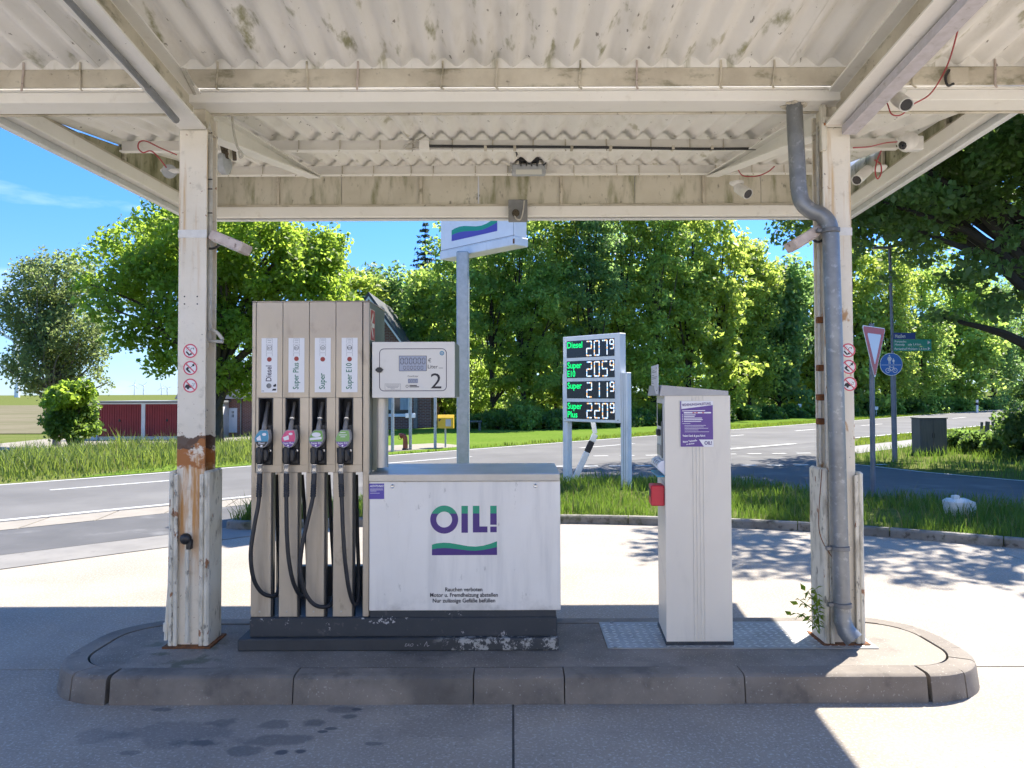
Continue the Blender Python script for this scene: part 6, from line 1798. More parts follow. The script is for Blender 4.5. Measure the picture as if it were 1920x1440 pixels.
# lower wing with the white door
WY = 52.0
wx0, wx1 = G(340, 0, WY).x, G(585, 0, WY).x
wz0 = -1.25
wing = thing('brick_outbuilding', 'low brick wing with white half-glazed door behind the big tree', 'house', ((wx0 + wx1) / 2, WY + 3, wz0))
m = MB(); m.box(wx0, wx1, WY, WY + 6, wz0, 1.5); m.build('wall', 'brick_far', wing)
m = MB(); m.prism([(WY - .4, 1.4), (WY + 3, 3.9), (WY + 6.4, 1.4)], wx0 - .3, wx1 + .3, Fr((0, 0, 0), (0, 1, 0), (0, 0, 1), (1, 0, 0))); m.build('roof', 'roof_tile', wing)
FW = front(WY)
dx0, dx1 = G(432.5, 0, WY).x, G(442.5, 0, WY).x
dz0, dz1 = at(437, 811, WY).z, at(437, 765, WY).z
m = MB(); m.box(dx0 - .1, dx1 + .1, dz0, dz1, 0.001, 0.06, 0, FW); dr = m.build('door', 'door_white', wing)
for (a, b) in ((.30, .42), (.55, .67)):
    for (c2, d2) in ((.62, .74), (.78, .88)):
        m = MB(); m.box(dx0 + (dx1 - dx0) * a, dx0 + (dx1 - dx0) * b, dz0 + (dz1 - dz0) * c2, dz0 + (dz1 - dz0) * d2, 0.061, 0.066, 0, FW); m.build('pane', 'glass', dr)
m = MB(); m.box(G(451, 0, WY).x, G(453.5, 0, WY).x, wz0, 1.4, 0.001, 0.10, 0, FW); m.build('drain_pipe', 'zinc_dark', wing)

# planter and tarpaulin by the drive
q = gz(258, 812, -0.85); q = Vector((at(258, 812, 42).x, 42, tz(at(258, 812, 42).x, 42)))
pt = thing('planter', 'black plant tub standing before the garage doors', 'planter', q)
m = MB(); m.lathe([(0, .16), (.35, .24), (.37, .26), (.40, .26), (.38, .22), (.30, .21)], q, (0, 0, 1), 14); m.build('tub', 'black_plastic', pt, smooth=True)
m = MB(); m.tube([q + Vector((0, 0, .3)), q + Vector((.05, 0, .62))], .012, 5); m.build('stick', 'old_wood', pt)
q = Vector((at(233, 812, 41).x, 41, tz(at(233, 812, 41).x, 41)))
m = MB()
n_ = 14
for j in range(6):
    for i in range(n_):
        a = i / (n_ - 1) - .5; b = j / 5 - .5
        m.v.append((q.x + a * 1.6, q.y + b * 1.0, q.z + .02 + .34 * max(0, 1 - (2 * a) ** 2) * max(0, 1 - (2 * b) ** 2) ** .5 * (0.8 + .35 * math.sin(i * 1.7 + j))))
m.f = [(j * n_ + i, j * n_ + i + 1, (j + 1) * n_ + i + 1, (j + 1) * n_ + i) for j in range(5) for i in range(n_ - 1)]
tag(m.build('tarpaulin', 'tarp', smooth=True, loc=q, ang=180), 'crumpled white tarpaulin heap lying in front of the garages', 'tarpaulin')

# postbox, hydrant, grey posts
MY = 24.4
mbx = at(836, 838, MY); pb_ = thing('postbox', 'yellow postbox with slanted top on a thin post across the road', 'postbox', (mbx.x, MY, 0))
x0, x1 = at(821, 790, MY).x, at(850.5, 790, MY).x; z0, z1 = at(836, 803, MY).z, at(836, 778, MY).z
m = MB(); m.prism([(MY - .1, z0), (MY + .26, z0), (MY + .26, z1), (MY + .0, z1), (MY - .1, z1 - .09)], x0, x1, Fr((0, 0, 0), (0, 1, 0), (0, 0, 1), (1, 0, 0))); bx_o = m.build('box', 'mail_yellow', pb_)
fm = front(MY - .1)
m = MB(); m.rect(fm, at(836, 790, MY).x, at(846, 790, MY).x, at(836, 799, MY).z, at(836, 786, MY).z, .002); m.build('collection_times', 'sticker_grey', bx_o, recalc=False)
m = MB(); c_ = at(825, 788, MY); m.ring(fm, c_.x, c_.z, .022, .038, .002, 14, 0.0, 0.75); m.poly(fm, [(c_.x - .05, c_.z + .04), (c_.x + .05, c_.z + .045), (c_.x - .0, c_.z - .02)], .0022); m.build('post_horn', 'ink', bx_o, recalc=False)
m = MB(); m.tube([(mbx.x - .02, MY + .08, -.05), (mbx.x - .02, MY + .08, z0)], .03, 8); m.build('post', 'galv', pb_, smooth=True)
hq = at(760, 843, 23.4); hd = thing('standpipe', 'rusty red goose-neck standpipe with cap chain by the grey posts', 'standpipe', (hq.x, 23.4, 0))
m = MB(); m.tube(smooth_path([at(760, 843, 23.4), at(760, 830, 23.4), at(759, 820, 23.4), at(755, 816.5, 23.4), at(750, 818, 23.4)], 5), [.075] * 6 + [.07] * 11 + [.085] * 4, 10); m.build('pipe', 'hydrant_red', hd, smooth=True)
m = MB(); m.ring(front(23.3), at(750, 821, 23.3).x, at(750, 821, 23.3).z, .05, .062, 0, 14); m.build('chain', 'rust', hd, recalc=False)
m = MB(); m.lathe([(0, .10), (.07, .10), (.08, .08)], (hq.x, 23.4, -.02), (0, 0, 1), 10); m.build('foot', 'ink', hd)
for i, (px, py, lab, boxy) in enumerate(((736, 847, 'plain grey sign post beside the brick house window', 0), (769.5, 843, 'grey sign post carrying two small white boxes', 1), (816, 840, 'plain grey sign post beside the yellow postbox', 0))):
    g = gz(px, py)
    t = thing('sign_post', lab, 'post', (g.x, g.y, 0), 'grey posts across the road')
    m = MB(); m.tube([(g.x, g.y, -.05), (g.x, g.y, 2.7)], .048, 10); m.build('shaft', 'galv', t, smooth=True)
    m = MB(); m.lathe([(0, .05), (.02, .045), (.03, .01)], (g.x, g.y, 2.7), (0, 0, 1), 10); m.build('cap', 'ink', t, smooth=True)
    if boxy:
        for dx in (-.09, .10):
            m = MB(); zq = at(px, 779, g.y).z; m.box(g.x + dx - .055, g.x + dx + .055, g.y - .1, g.y - .05, zq - .07, zq + .07, .01); m.build('meter_box', 'sign_white', t)
g = G(885, 0, 35.5)
bn = thing('stone_bench', 'small pale bench on the lawn edge before the hedge', 'bench', g)
m = MB(); m.box(g.x - .28, g.x + .45, 35.4, 35.8, g.z + .38, g.z + .45, .01); m.build('seat', 'box_grey', bn)
for dx in (-.18, .3):
    m = MB(); m.box(g.x + dx, g.x + dx + .1, 35.45, 35.75, g.z - .05, g.z + .379); m.build('leg', 'box_grey', bn)

# utility cabinet, broken fence, white boulder, small roadside plates
q = gz(1750, 852, 0.0); CYq = q.y
x0, x1 = at(1725, 820, CYq).x, at(1776, 820, CYq).x; z1 = at(1750, 783, CYq).z
uc = thing('utility_cabinet', 'dark weathered two-door utility cabinet in the shaded verge', 'cabinet', ((x0 + x1) / 2, CYq, 0))
m = MB(); m.box(x0, x1, CYq, CYq + .45, -.05, z1 - .03, .008); ub = m.build('body', 'box_grey', uc)
m = MB(); m.box(x0 - .02, x1 + .02, CYq - .025, CYq + .47, z1 - .0295, z1, .006); m.build('lid', 'box_grey', uc)
for (a, b) in ((0.03, .47), (.485, .97)):
    m = MB(); m.box(x0 + (x1 - x0) * a, x0 + (x1 - x0) * b, CYq - .014, CYq - .0005, .08, z1 - .06, .004); dd = m.build('door', 'box_grey', uc)
    m = MB(); m.box(x0 + (x1 - x0) * (.44 if a < .4 else .52), x0 + (x1 - x0) * (.46 if a < .4 else .54), CYq - .022, CYq - .0145, .45, .58, .002); m.build('handle', 'ink', dd)
fe = thing('wooden_fence', 'broken grey wooden fence with leaning posts half buried in brambles', 'fence', (at(1870, 820, 22).x, 22, 0))
for (pxa, ya, pxb, yb_, w_) in ((1838, 828, 1841, 791, .06), (1846, 828, 1852, 790, .11), (1861, 820, 1861, 778, .05), (1868, 818, 1869, 784, .085), (1894, 818, 1894, 788, .07)):
    a, b = at(pxa, ya, 22), at(pxb, yb_, 22); a.z = -.1
    slab_between(a, b, w_, .06, 'post', 'old_wood', fe)
for (pxa, ya, pxb, yb_, w_) in ((1870, 797, 1895, 796, .05), (1872, 811, 1896, 812, .05), (1868, 788, 1900, 785, .02)):
    slab_between(at(pxa, ya, 21.95), at(pxb, yb_, 21.95), w_, .03, 'rail', 'old_wood', fe)
q = gz(1797, 966, 0.07)
m = MB()
def rock(mb, c, sx, sy, sz, seed, n=10):
    rr = random.Random(seed); vs = []; k = 6
    for j in range(k + 1):
        ph = math.pi * j / k
        for i in range(n):
            th_ = 2 * math.pi * i / n; f = 1 + rr.uniform(-.12, .12)
            ex = lambda v: math.copysign(abs(v) ** .6, v)
            vs.append((c.x + sx * ex(math.sin(ph) * math.cos(th_)) * f, c.y + sy * ex(math.sin(ph) * math.sin(th_)) * f, c.z + sz * ex(math.cos(ph)) * (1 + rr.uniform(-.05, .05))))
    mb.add(vs, [(j * n + i, j * n + (i + 1) % n, (j + 1) * n + (i + 1) % n, (j + 1) * n + i) for j in range(k) for i in range(n)])
rock(m, q + Vector((0, 0, .10)), .19, .15, .13, 3)
bo_ = thing('boulder', 'whitewashed boulder with black patches lying in the verge grass', 'boulder', q)
m.build('stone', 'boulder', bo_, smooth=True, ang=35)
m = MB(); rock(m, q + Vector((-.05, -.03, .23)), .05, .05, .045, 5, 8); m.build('small_stone', 'boulder', bo_, smooth=True, ang=35)
for (px, py, pt_, Yq, lab) in ((1499, 783, 760, 52, 'small white plate on a thin stake before the wood'), (1643, 788, 765, 54, 'tiny white stake plate at the far road edge by the hedge')):
    b, t2 = at(px, py, Yq), at(px, pt_, Yq); b.z = tz(b.x, Yq)
    t = thing('marker_stake', lab, 'marker', b)
    m = MB(); m.tube([b, t2], .03, 6); m.build('stake', 'galv', t)
    m = MB(); m.box(t2.x - .12, t2.x + .12, Yq - .04, Yq - .031, t2.z - .12, t2.z + .1, .005); m.build('plate', 'sign_white', t)
b = at(1832, 775, 62); b.z = 0; t2 = at(1832, 750, 62)
t = thing('delineator_post', 'upright white delineator with dark band at the far road edge', 'delineator', b)
slab_between(b, t2, .16, .12, 'shaft', 'sign_white', t, 0, .6); slab_between(b, t2, .162, .122, 'black_band', 'ink', t, .601, .8); slab_between(b, t2, .16, .12, 'tip', 'sign_white', t, .801, 1)

# wind turbines
def turbine(px, hub_py, Yq, blade, ang, label, tw):
    q = at(px, 742, Yq); hub = at(px, hub_py, Yq)
    base = Vector((q.x, Yq, -1.3))
    t = thing('wind_turbine', label, 'wind turbine', base, 'wind turbines on the horizon')
    m = MB(); m.tube([base, Vector((q.x, Yq, hub.z))], [tw, tw * .5], 12); m.build('tower', 'turbine', t, smooth=True)
    m = MB(); m.box(q.x - tw * .8, q.x + tw * .8, Yq - tw * 1.5, Yq + tw * 3, hub.z - tw * .8, hub.z + tw * .8, tw * .2); m.build('nacelle', 'turbine', t)
    for k in range(3):
        a = R(ang + 120 * k); d = Vector((math.cos(a), 0, math.sin(a))); s_ = Vector((-d.z, 0, d.x))
        o_ = Vector((q.x, Yq - tw * 2, hub.z))
        m = MB(); w0, w1 = blade * .05, blade * .012
        fr = Fr(o_, d, s_, (0, -1, 0)); m.prism([(0, -w0 * .5), (blade * .2, -w0 * .6), (blade, -w1), (blade, w1), (blade * .2, w0 * .8), (0, w0 * .5)], 0, blade * .012, fr); m.build('blade', 'turbine', t)
turbine(32, 640, 900, 52, 148, 'large white wind turbine behind the feathery tree', 2.9)
for (px, hp, Yq, an, lab) in ((252, 722, 3000, 75, 'tiny turbine standing just over the garage roof, tallest blades up'), (269, 723, 3100, 40, 'tiny turbine second along over the garage roof'), (303, 727, 3300, 100, 'tiny turbine third along, close to a twin'), (314, 728, 3300, 20, 'tiny turbine next to the rust-stained column')):
    turbine(px, hp, Yq, 22, an, lab, 2.0)

# ================================================================== VEGETATION
def leaf_arrays(cen, rad, n, size, up=0.5, flat=0.75, elong=1.7, droop=0.0):
    """n leaves spread through clumps: cen (K,3), rad (K,)"""
    K = len(cen)
    w = rad ** 2; k = rng.choice(K, n, p=w / w.sum())
    d = rng.normal(size=(n, 3)); d /= np.linalg.norm(d, axis=1)[:, None]
    r_ = rng.random(n) ** 0.45
    p = cen[k] + d * (rad[k] * r_)[:, None] * np.array([1, 1, flat])
    if droop: p[:, 2] -= droop * rng.random(n) ** 2 * rad[k]
    nr = rng.normal(size=(n, 3)) + np.array([0, 0, up]) + d * 0.5
    nr /= np.linalg.norm(nr, axis=1)[:, None]
    t = rng.normal(size=(n, 3)); a = np.cross(nr, t); a /= np.linalg.norm(a, axis=1)[:, None]
    b = np.cross(nr, a)
    s = size * (0.6 + 0.8 * rng.random(n))
    L = (s * 0.5 * elong ** 0.5)[:, None]; W = (s * 0.5 / elong ** 0.5)[:, None]
    fold = nr * (s * 0.10)[:, None]
    v = np.stack([p - a * L, p + b * W + fold - a * L * .15, p + a * L, p - b * W + fold - a * L * .15], axis=1).reshape(-1, 3)
    return v, np.arange(n * 4).reshape(-1, 4)

def limbs(mb, base, top, r0, targets, seed, nl):
    rr = random.Random(seed)
    base, top = Vector(base), Vector(top)
    mid = base.lerp(top, .5) + Vector((rr.uniform(-.2, .2), rr.uniform(-.2, .2), 0))
    tr_ = smooth_path([base, base.lerp(mid, .5), mid, top], 4)
    n = len(tr_)
    mb.tube(tr_, [r0 * (1.25 if i == 0 else 1) * (1 - .75 * i / (n - 1)) for i in range(n)], 9)
    for t in rr.sample(targets, min(nl, len(targets))):
        t = Vector(t)
        f = min(.9, max(.22, (t.z - base.z) / max(.1, (top.z - base.z)) * .72))
        p = tr_[int(f * (n - 1))]
        rl = r0 * (1 - .75 * f) * .55
        m_ = p.lerp(t, .5) + Vector((rr.uniform(-.3, .3), rr.uniform(-.3, .3), (t - p).length * .10))
        P = smooth_path([p, m_, t], 4)
        mb.tube(P, [rl * (1 - .85 * i / (len(P) - 1)) + .008 for i in range(len(P))], 6)

def tree(name, label, base, trunk_top, blobs, K, rc, n, size, leaf, bark, r0, nl=14, cat='tree', group=None, shell=0.55, seed=0, **kw):
    """blobs: ellipsoids (x, y, z, rx, ry, rz) that shape the crown"""
    base = Vector(base)
    t = thing(name, label, cat, base, group)
    B = np.array(blobs, dtype=float)
    vol = B[:, 3] * B[:, 4] * B[:, 5]
    k = rng.choice(len(B), K, p=vol / vol.sum())
    d = rng.normal(size=(K, 3)); d /= np.linalg.norm(d, axis=1)[:, None]
    r_ = shell + (1 - shell) * rng.random(K)
    cen = B[k, :3] + d * r_[:, None] * B[k, 3:6]
    rad = rc * (0.55 + 0.9 * rng.random(K))
    keep = cen[:, 2] > base.z + 0.05
    cen, rad = cen[keep], rad[keep]
    v, q = leaf_arrays(cen, rad, n, size, **kw)
    raw_mesh('crown', v, quads=q, mat=leaf, parent=t)
    m = MB(); limbs(m, base - Vector((0, 0, .2)), trunk_top, r0, [tuple(c_) for c_ in cen], seed + 1, nl)
    m.build('trunk', bark, t, smooth=True, recalc=False)
    return t

# big oak beside the garages
OY = 31.0
ob = G(404, 0, OY)
def P3(px, py, Y): return tuple(at(px, py, Y))
def blob(px, py, Y, rpx, rpy, ry=None):
    c_ = at(px, py, Y); k = Y / FPX
    return (c_.x, c_.y, c_.z, rpx * k, (ry if ry else rpx * k * .9), rpy * k)
tree('oak_tree', 'broad bright green oak spreading behind the rust-stained column', ob, at(420, 470, OY),
     [blob(420, 462, OY, 195, 98), blob(590, 490, OY, 72, 75, 2.4), blob(300, 560, OY - 1, 120, 100), blob(530, 520, OY, 115, 90), blob(260, 500, OY, 100, 70), blob(420, 640, OY, 120, 90, 3.2), blob(190, 560, OY - 1.5, 60, 60), blob(560, 620, OY + 1, 80, 70), blob(265, 660, OY - 1, 45, 40, 1.2), blob(445, 712, OY, 48, 42, 1.6), blob(600, 560, OY, 60, 60, 2.0)],
     500, .58, 50000, .165, 'leaf_oak', 'bark', .34, 44, seed=2, up=.6, flat=.8, shell=.45)
tree('feathery_tree', 'feathery grey-green tree standing alone at the field edge', G(108, 0, 44), at(105, 520, 44),
     [blob(110, 520, 44, 75, 55), blob(60, 590, 44, 60, 60), blob(135, 620, 44, 75, 70), blob(80, 680, 44, 75, 55), blob(160, 700, 44, 45, 40), blob(30, 560, 44, 35, 45)],
     420, .55, 24000, .15, 'leaf_birch', 'bark_birch', .22, 60, seed=3, up=.2, droop=.9)
# ivy-clad bush left of the garages
bb_ = G(130, 0, 38)
tree('ivy_bush', 'dense ivy-clad bush with pale shoots beside the garage wall', bb_, at(130, 770, 38), [blob(135, 790, 38, 42, 40), blob(115, 760, 38, 30, 25), blob(150, 760, 38, 28, 20)],
     120, .42, 9000, .17, 'leaf_shrub', 'bark', .12, 8, cat='bush', seed=4)
tree('ivy_bush', 'loose sapling with light leaves sprouting above the ivy bush', G(128, 0, 37.4), at(128, 730, 37.4), [blob(130, 742, 37.4, 46, 22), blob(150, 728, 37.4, 25, 18), blob(105, 752, 37.4, 25, 14)], 50, .35, 2600, .2, 'leaf_oak', 'bark', .05, 8, cat='bush', seed=5)

# the wood beyond the junction
wood = [  # px of the stem, distance, top py, half width px, leaf
    (668, 47, 500, 60, 'leaf_wood2', 'round light green tree rising just over the pump top'),
    (735, 49, 490, 55, 'leaf_wood', 'bushy mid green tree between the oak and the spruce'),
    (800, 46, 500, 55, 'leaf_wood', 'dense tree standing directly beneath the spruce tip'),
    (862, 44, 440, 60, 'leaf_wood', 'tall tree of the wood directly behind the brand sign pole'),
    (925, 41, 400, 62, 'leaf_wood', 'tall shaded tree of the wood right beside the brand sign'),
    (985, 40, 385, 64, 'leaf_wood', 'tall leafy tree behind the gap between brand sign and price board'),
    (1045, 42, 380, 66, 'leaf_wood2', 'tall tree rising straight behind the price board'),
    (1105, 41, 390, 66, 'leaf_wood', 'tall tree behind the price board edge with crossing stems'),
    (1165, 43, 385, 66, 'leaf_wood2', 'tall sunlit tree between price board and kiosk'),
    (1230, 44, 390, 66, 'leaf_wood', 'tall tree rising above the kiosk notice plate'),
    (1290, 46, 400, 64, 'leaf_wood2', 'tall sunlit tree directly behind the payment kiosk'),
    (1350, 48, 410, 60, 'leaf_wood2', 'light green tree beside the sky gap of the wood'),
    (1405, 52, 445, 50, 'leaf_wood2', 'lower yellow-green tree under the sky gap'),
    (1460, 54, 480, 52, 'leaf_wood', 'medium tree in the wood next to the downpipe'),
    (1520, 57, 500, 52, 'leaf_wood2', 'tree of the wood hidden behind the downpipe'),
    (1600, 58, 450, 58, 'leaf_wood2', 'sunlit tree behind the give way sign'),
    (1655, 60, 455, 56, 'leaf_wood2', 'yellow-green tree behind the round blue sign'),
    (1725, 64, 470, 64, 'leaf_wood', 'dark green tree behind the green direction boards'),
    (1790, 70, 490, 66, 'leaf_wood', 'shaded tree behind the utility cabinet'),
    (1860, 78, 510, 66, 'leaf_wood2', 'low tree behind the far delineator'),
    (1925, 86, 520, 66, 'leaf_wood2', 'farthest low tree along the main road'),
]
for i, (px, Yq, tp, hw_, lf, lab) in enumerate(wood):
    b = G(px, 0, Yq); k = Yq / FPX
    rr = random.Random(50 + i)
    fsz = rr.choice((.8, .95, 1.1, 1.3))
    if tp < 460 and px < 1400: tp -= 60
    zb_ = at(px, 760, Yq).z
    ctr = (tp + 700) / 2
    hh = (735 - tp) / 2
    blobs = [blob(px, tp + hh * .75, Yq, hw_, hh * .75), blob(px + rr.uniform(-25, 25), tp + hh * 1.25, Yq - .8, hw_ * .95, hh * .55),
             blob(px + rr.uniform(-30, 30), tp + hh * .45, Yq, hw_ * .65, hh * .45), blob(px + rr.uniform(-30, 30), 690, Yq - 1.0, hw_ * .95, 55), blob(px + rr.uniform(-20, 20), 745, Yq - .5, hw_ * .9, 36)]
    tree('woodland_tree', lab, b, at(px + rr.uniform(-12, 12), tp + hh * .5, Yq), blobs, 230, .60 * Yq / 42, int(10200 / fsz ** 1.5), .19 * fsz * (Yq / 42) ** .8, ('leaf_wood3' if i % 6 == 1 else lf), 'bark_dark' if i % 3 else 'bark', .15 + .05 * rr.random(), 20, group='trees of the wood beyond the junction', seed=60 + i, up=.6, shell=.5, flat=.55)
# second rank closes the wood behind
rank_lab = ['behind the house gable', 'behind the spruce', 'behind the brand sign', 'behind the lawn bench', 'behind the price board', 'behind the kiosk notice plate', 'under the sky gap', 'behind the downpipe', 'behind the second column', 'behind the green direction boards']
for i, (px, Yq, tp) in enumerate(((700, 58, 540), (830, 56, 520), (900, 53, 430), (1015, 52, 420), (1135, 53, 420), (1260, 56, 430), (1375, 62, 520), (1490, 66, 560), (1570, 68, 600), (1690, 76, 610))):
    b = G(px, 0, Yq); hh = (735 - tp) / 2
    tree('woodland_tree', 'shadowy tree deep in the wood, second rank ' + rank_lab[i], b, at(px, tp + hh * .6, Yq), [blob(px, tp + hh * .8, Yq, 72, hh * .8), blob(px + 20, tp + hh * 1.5, Yq, 75, hh * .6), blob(px - 25, 700, Yq, 85, 60), blob(px, 760, Yq, 85, 30)],
         150, 1.0, 8000, .30, 'leaf_wood', 'bark_dark', .2, 10, group='second rank of the wood', seed=90 + i, shell=.35)
# spruce
sb = G(797, 0, 52); st_ = at(797, 418, 52)
sprc = thing('spruce_tree', 'dark spruce whose tip stands against the sky gap', 'tree', sb)
m = MB(); m.tube([sb, Vector((st_.x, 52, st_.z))], [.2, .02], 8); m.build('trunk', 'bark_dark', sprc)
cn, rd = [], []
hgt = st_.z - sb.z
for k in range(26):
    f = 1 - k / 26; z = sb.z + hgt * (1 - (k / 26) * .75) - .1
    rad_ = .12 + 2.5 * (k / 26) ** .9
    nb = 3 + int(k * .45)
    for j in range(nb):
        a = 2 * math.pi * (j + random.random() * .6) / nb
        for s_ in np.linspace(.15, 1, 3 + k // 5):
            cn.append((st_.x + math.cos(a) * rad_ * s_, 52 + math.sin(a) * rad_ * s_, z - .30 * s_ * rad_ * .6)); rd.append(.20)
v, q = leaf_arrays(np.array(cn), np.array(rd), 9000, .15, up=.3, flat=.4, elong=3)
raw_mesh('crown', v, quads=q, mat='needle', parent=sprc)

# hedge shrubs along the foot of the wood
hedge_lab = ['behind the stone bench', 'just past the stone bench', 'between the bench and the price board', 'with glossy leaves before the wood\'s crossing stems', 'by the far post of the price board', 'under the price board case', 'behind the leaning delineator', 'by the near post of the price board', 'between price board and kiosk', 'hidden by the kiosk edge', 'hidden behind the kiosk', 'just past the kiosk', 'between the kiosk and the first marker stake', 'before the first marker stake', 'beside the first marker stake', 'hidden behind the downpipe column', 'between column and give way sign', 'behind the give way post', 'before the second marker stake', 'past the second marker stake behind the lamp post', 'opposite the utility cabinet', 'past the utility cabinet', 'beside the far delineator', 'past the far delineator', 'last in the row above the wooden fence']
hs = [(870, 38.5, 790), (905, 37.5, 785), (945, 36.8, 780), (985, 36.5, 775), (1030, 37, 780), (1075, 37.5, 776), (1120, 38.5, 778), (1165, 39.5, 780), (1205, 40.5, 782), (1245, 42, 778), (1300, 44, 776), (1350, 46, 775), (1395, 48, 770), (1440, 50, 772), (1480, 52, 774), (1530, 54, 772), (1575, 56, 770), (1615, 58, 760), (1660, 60, 755), (1705, 62, 758), (1750, 65, 752), (1790, 68, 755), (1835, 73, 757), (1880, 80, 755), (1920, 88, 757)]
for i, (px, Yq, tp) in enumerate(hs):
    b = G(px, 0, Yq); gy = 737 + (1.72 - b.z) / Yq * FPX
    hw_ = 27 * 44 / Yq + 6
    tree('hedge_shrub', 'leafy hedge shrub ' + hedge_lab[i], b, at(px, (tp + gy) / 2, Yq), [blob(px, (tp + gy) / 2, Yq, hw_, (gy - tp) / 2 + 6), blob(px + 9, tp + 8, Yq, hw_ * .6, 14)], 40, .38 * Yq / 44, 3000, .17 * (Yq / 42) ** .8, 'leaf_shrub' if i % 3 else 'leaf_wood', 'bark_dark', .05, 5, cat='shrub', group='hedge shrubs', seed=120 + i)

# big dark tree over the junction
BY = 17.0
bt_ = Vector((13.6, 17.6, 0))
tree('lime_tree', 'huge dark broadleaf tree overhanging the junction and street lamp', bt_, (12.2, 17.3, 8.5),
     [(11.2, 17.5, 8.2, 4.6, 4.4, 3.0), (8.3, 17.0, 6.6, 2.8, 2.8, 1.5), (9.6, 15.8, 4.45, 2.2, 2.0, 1.35), (8.2, 16.4, 5.5, 1.6, 1.6, .8), (6.3, 17.6, 5.75, 1.3, 1.5, .75), (6.5, 18.6, 7.4, 1.9, 2.4, 1.2), (11.4, 13.4, 7.4, 3.4, 3.2, 2.0),
      (8.8, 12.2, 7.2, 2.2, 1.8, 1.3), (7.0, 13.2, 8.0, 1.5, 1.5, .9), (11.2, 16.6, 3.9, 1.6, 1.8, 1.0), (11, 21, 8, 4.4, 3.8, 3), (7.5, 21.5, 8.6, 2.8, 2.6, 1.6), (5.4, 20.5, 9.3, 2.2, 2.2, 1.2), (15.0, 18.5, 7, 3.5, 4, 3)],
     900, .52, 98000, .13, 'leaf_shade_dark', 'bark_dark', .42, 34, seed=7, shell=.3, up=.8, flat=.5)
# shaded bushes of the verge
for i, (px, Yq, tp, hw_, lab) in enumerate(((1918, 19.5, 765, 46, 'dark bramble bush beside the broken fence'), (1985, 19.0, 690, 70, 'tall dark elder bush under the huge broadleaf tree'), (1800, 22.5, 808, 22, 'low bramble sprawling past the utility cabinet'), (1835, 21.5, 812, 24, 'nettle clump at the leaning fence posts'), (1880, 20.5, 812, 26, 'nettle clump under the fence rails'))):
    b = G(px, 0, Yq); gy = 737 + 1.72 / Yq * FPX
    tree('bramble_bush', lab, b, at(px, tp + 10, Yq), [blob(px, (tp + gy) / 2, Yq, hw_, (gy - tp) / 2)], 40, .22, 3200, .10, 'leaf_shade_dark', 'bark_dark', .02, 5, cat='bush', seed=160 + i)

# young weed growing at the foot of the second column
wq = gz(1536, 1190, IZ)
weed = thing('weed', 'bright green self-sown weed at the foot of the downpipe column', 'plant', wq)
m = MB(); lv = MB()
stems = [((1536, 1188), (1534, 1150), (1528, 1105)), ((1536, 1188), (1530, 1150), (1500, 1125)), ((1537, 1188), (1532, 1140), (1515, 1108)), ((1536, 1188), (1522, 1165), (1495, 1150))]
for j, s3 in enumerate(stems):
    P = smooth_path([at(*p, 4.86 - .02 * j) for p in s3], 5); m.tube(P, .003, 5)
    for k in range(3, len(P)):
        for sgn in (-1, 1):
            a = random.uniform(.2, 1.0) * sgn
            d = Vector((math.cos(a) * (-.6 if sgn < 0 else .5), random.uniform(-.5, .1), random.uniform(-.45, .35))).normalized()
            l_ = random.uniform(.035, .065); w_ = d.cross(Vector((0, .3, 1))).normalized() * l_ * .24
            p = P[k]
            lv.add([p, p + d * l_ * .45 + w_, p + d * l_ + Vector((0, 0, -.012)), p + d * l_ * .45 - w_, p + d * l_ * .5 + Vector((0, 0, .006))], [(0, 1, 4), (1, 2, 4), (2, 3, 4), (3, 0, 4)])
m.build('stem', 'weed_leaf', weed); lf_ = lv.build('leaf', 'weed_leaf', weed, recalc=False); lf_['kind'] = 'stuff'
for (px, py, dx, dz) in ((1484, 1153, -.03, .02), (1497, 1133, -.05, .02), (1510, 1108, -.03, .04), (1526, 1130, .01, .07), (1531, 1140, .01, .06), (1520, 1155, -.05, -.02)):
    p = at(px, py, 4.84); d = Vector((dx, -.02, dz)).normalized(); l_ = .075; w_ = d.cross(Vector((0, 1, .3))).normalized() * .016
    m = MB(); m.add([p, p + d * l_ * .4 + w_, p + d * l_, p + d * l_ * .4 - w_, p + d * l_ * .5 + Vector((0, -.006, 0))], [(0, 1, 4), (1, 2, 4), (2, 3, 4), (3, 0, 4)]); m.build('leaf', 'weed_leaf', weed, recalc=False)

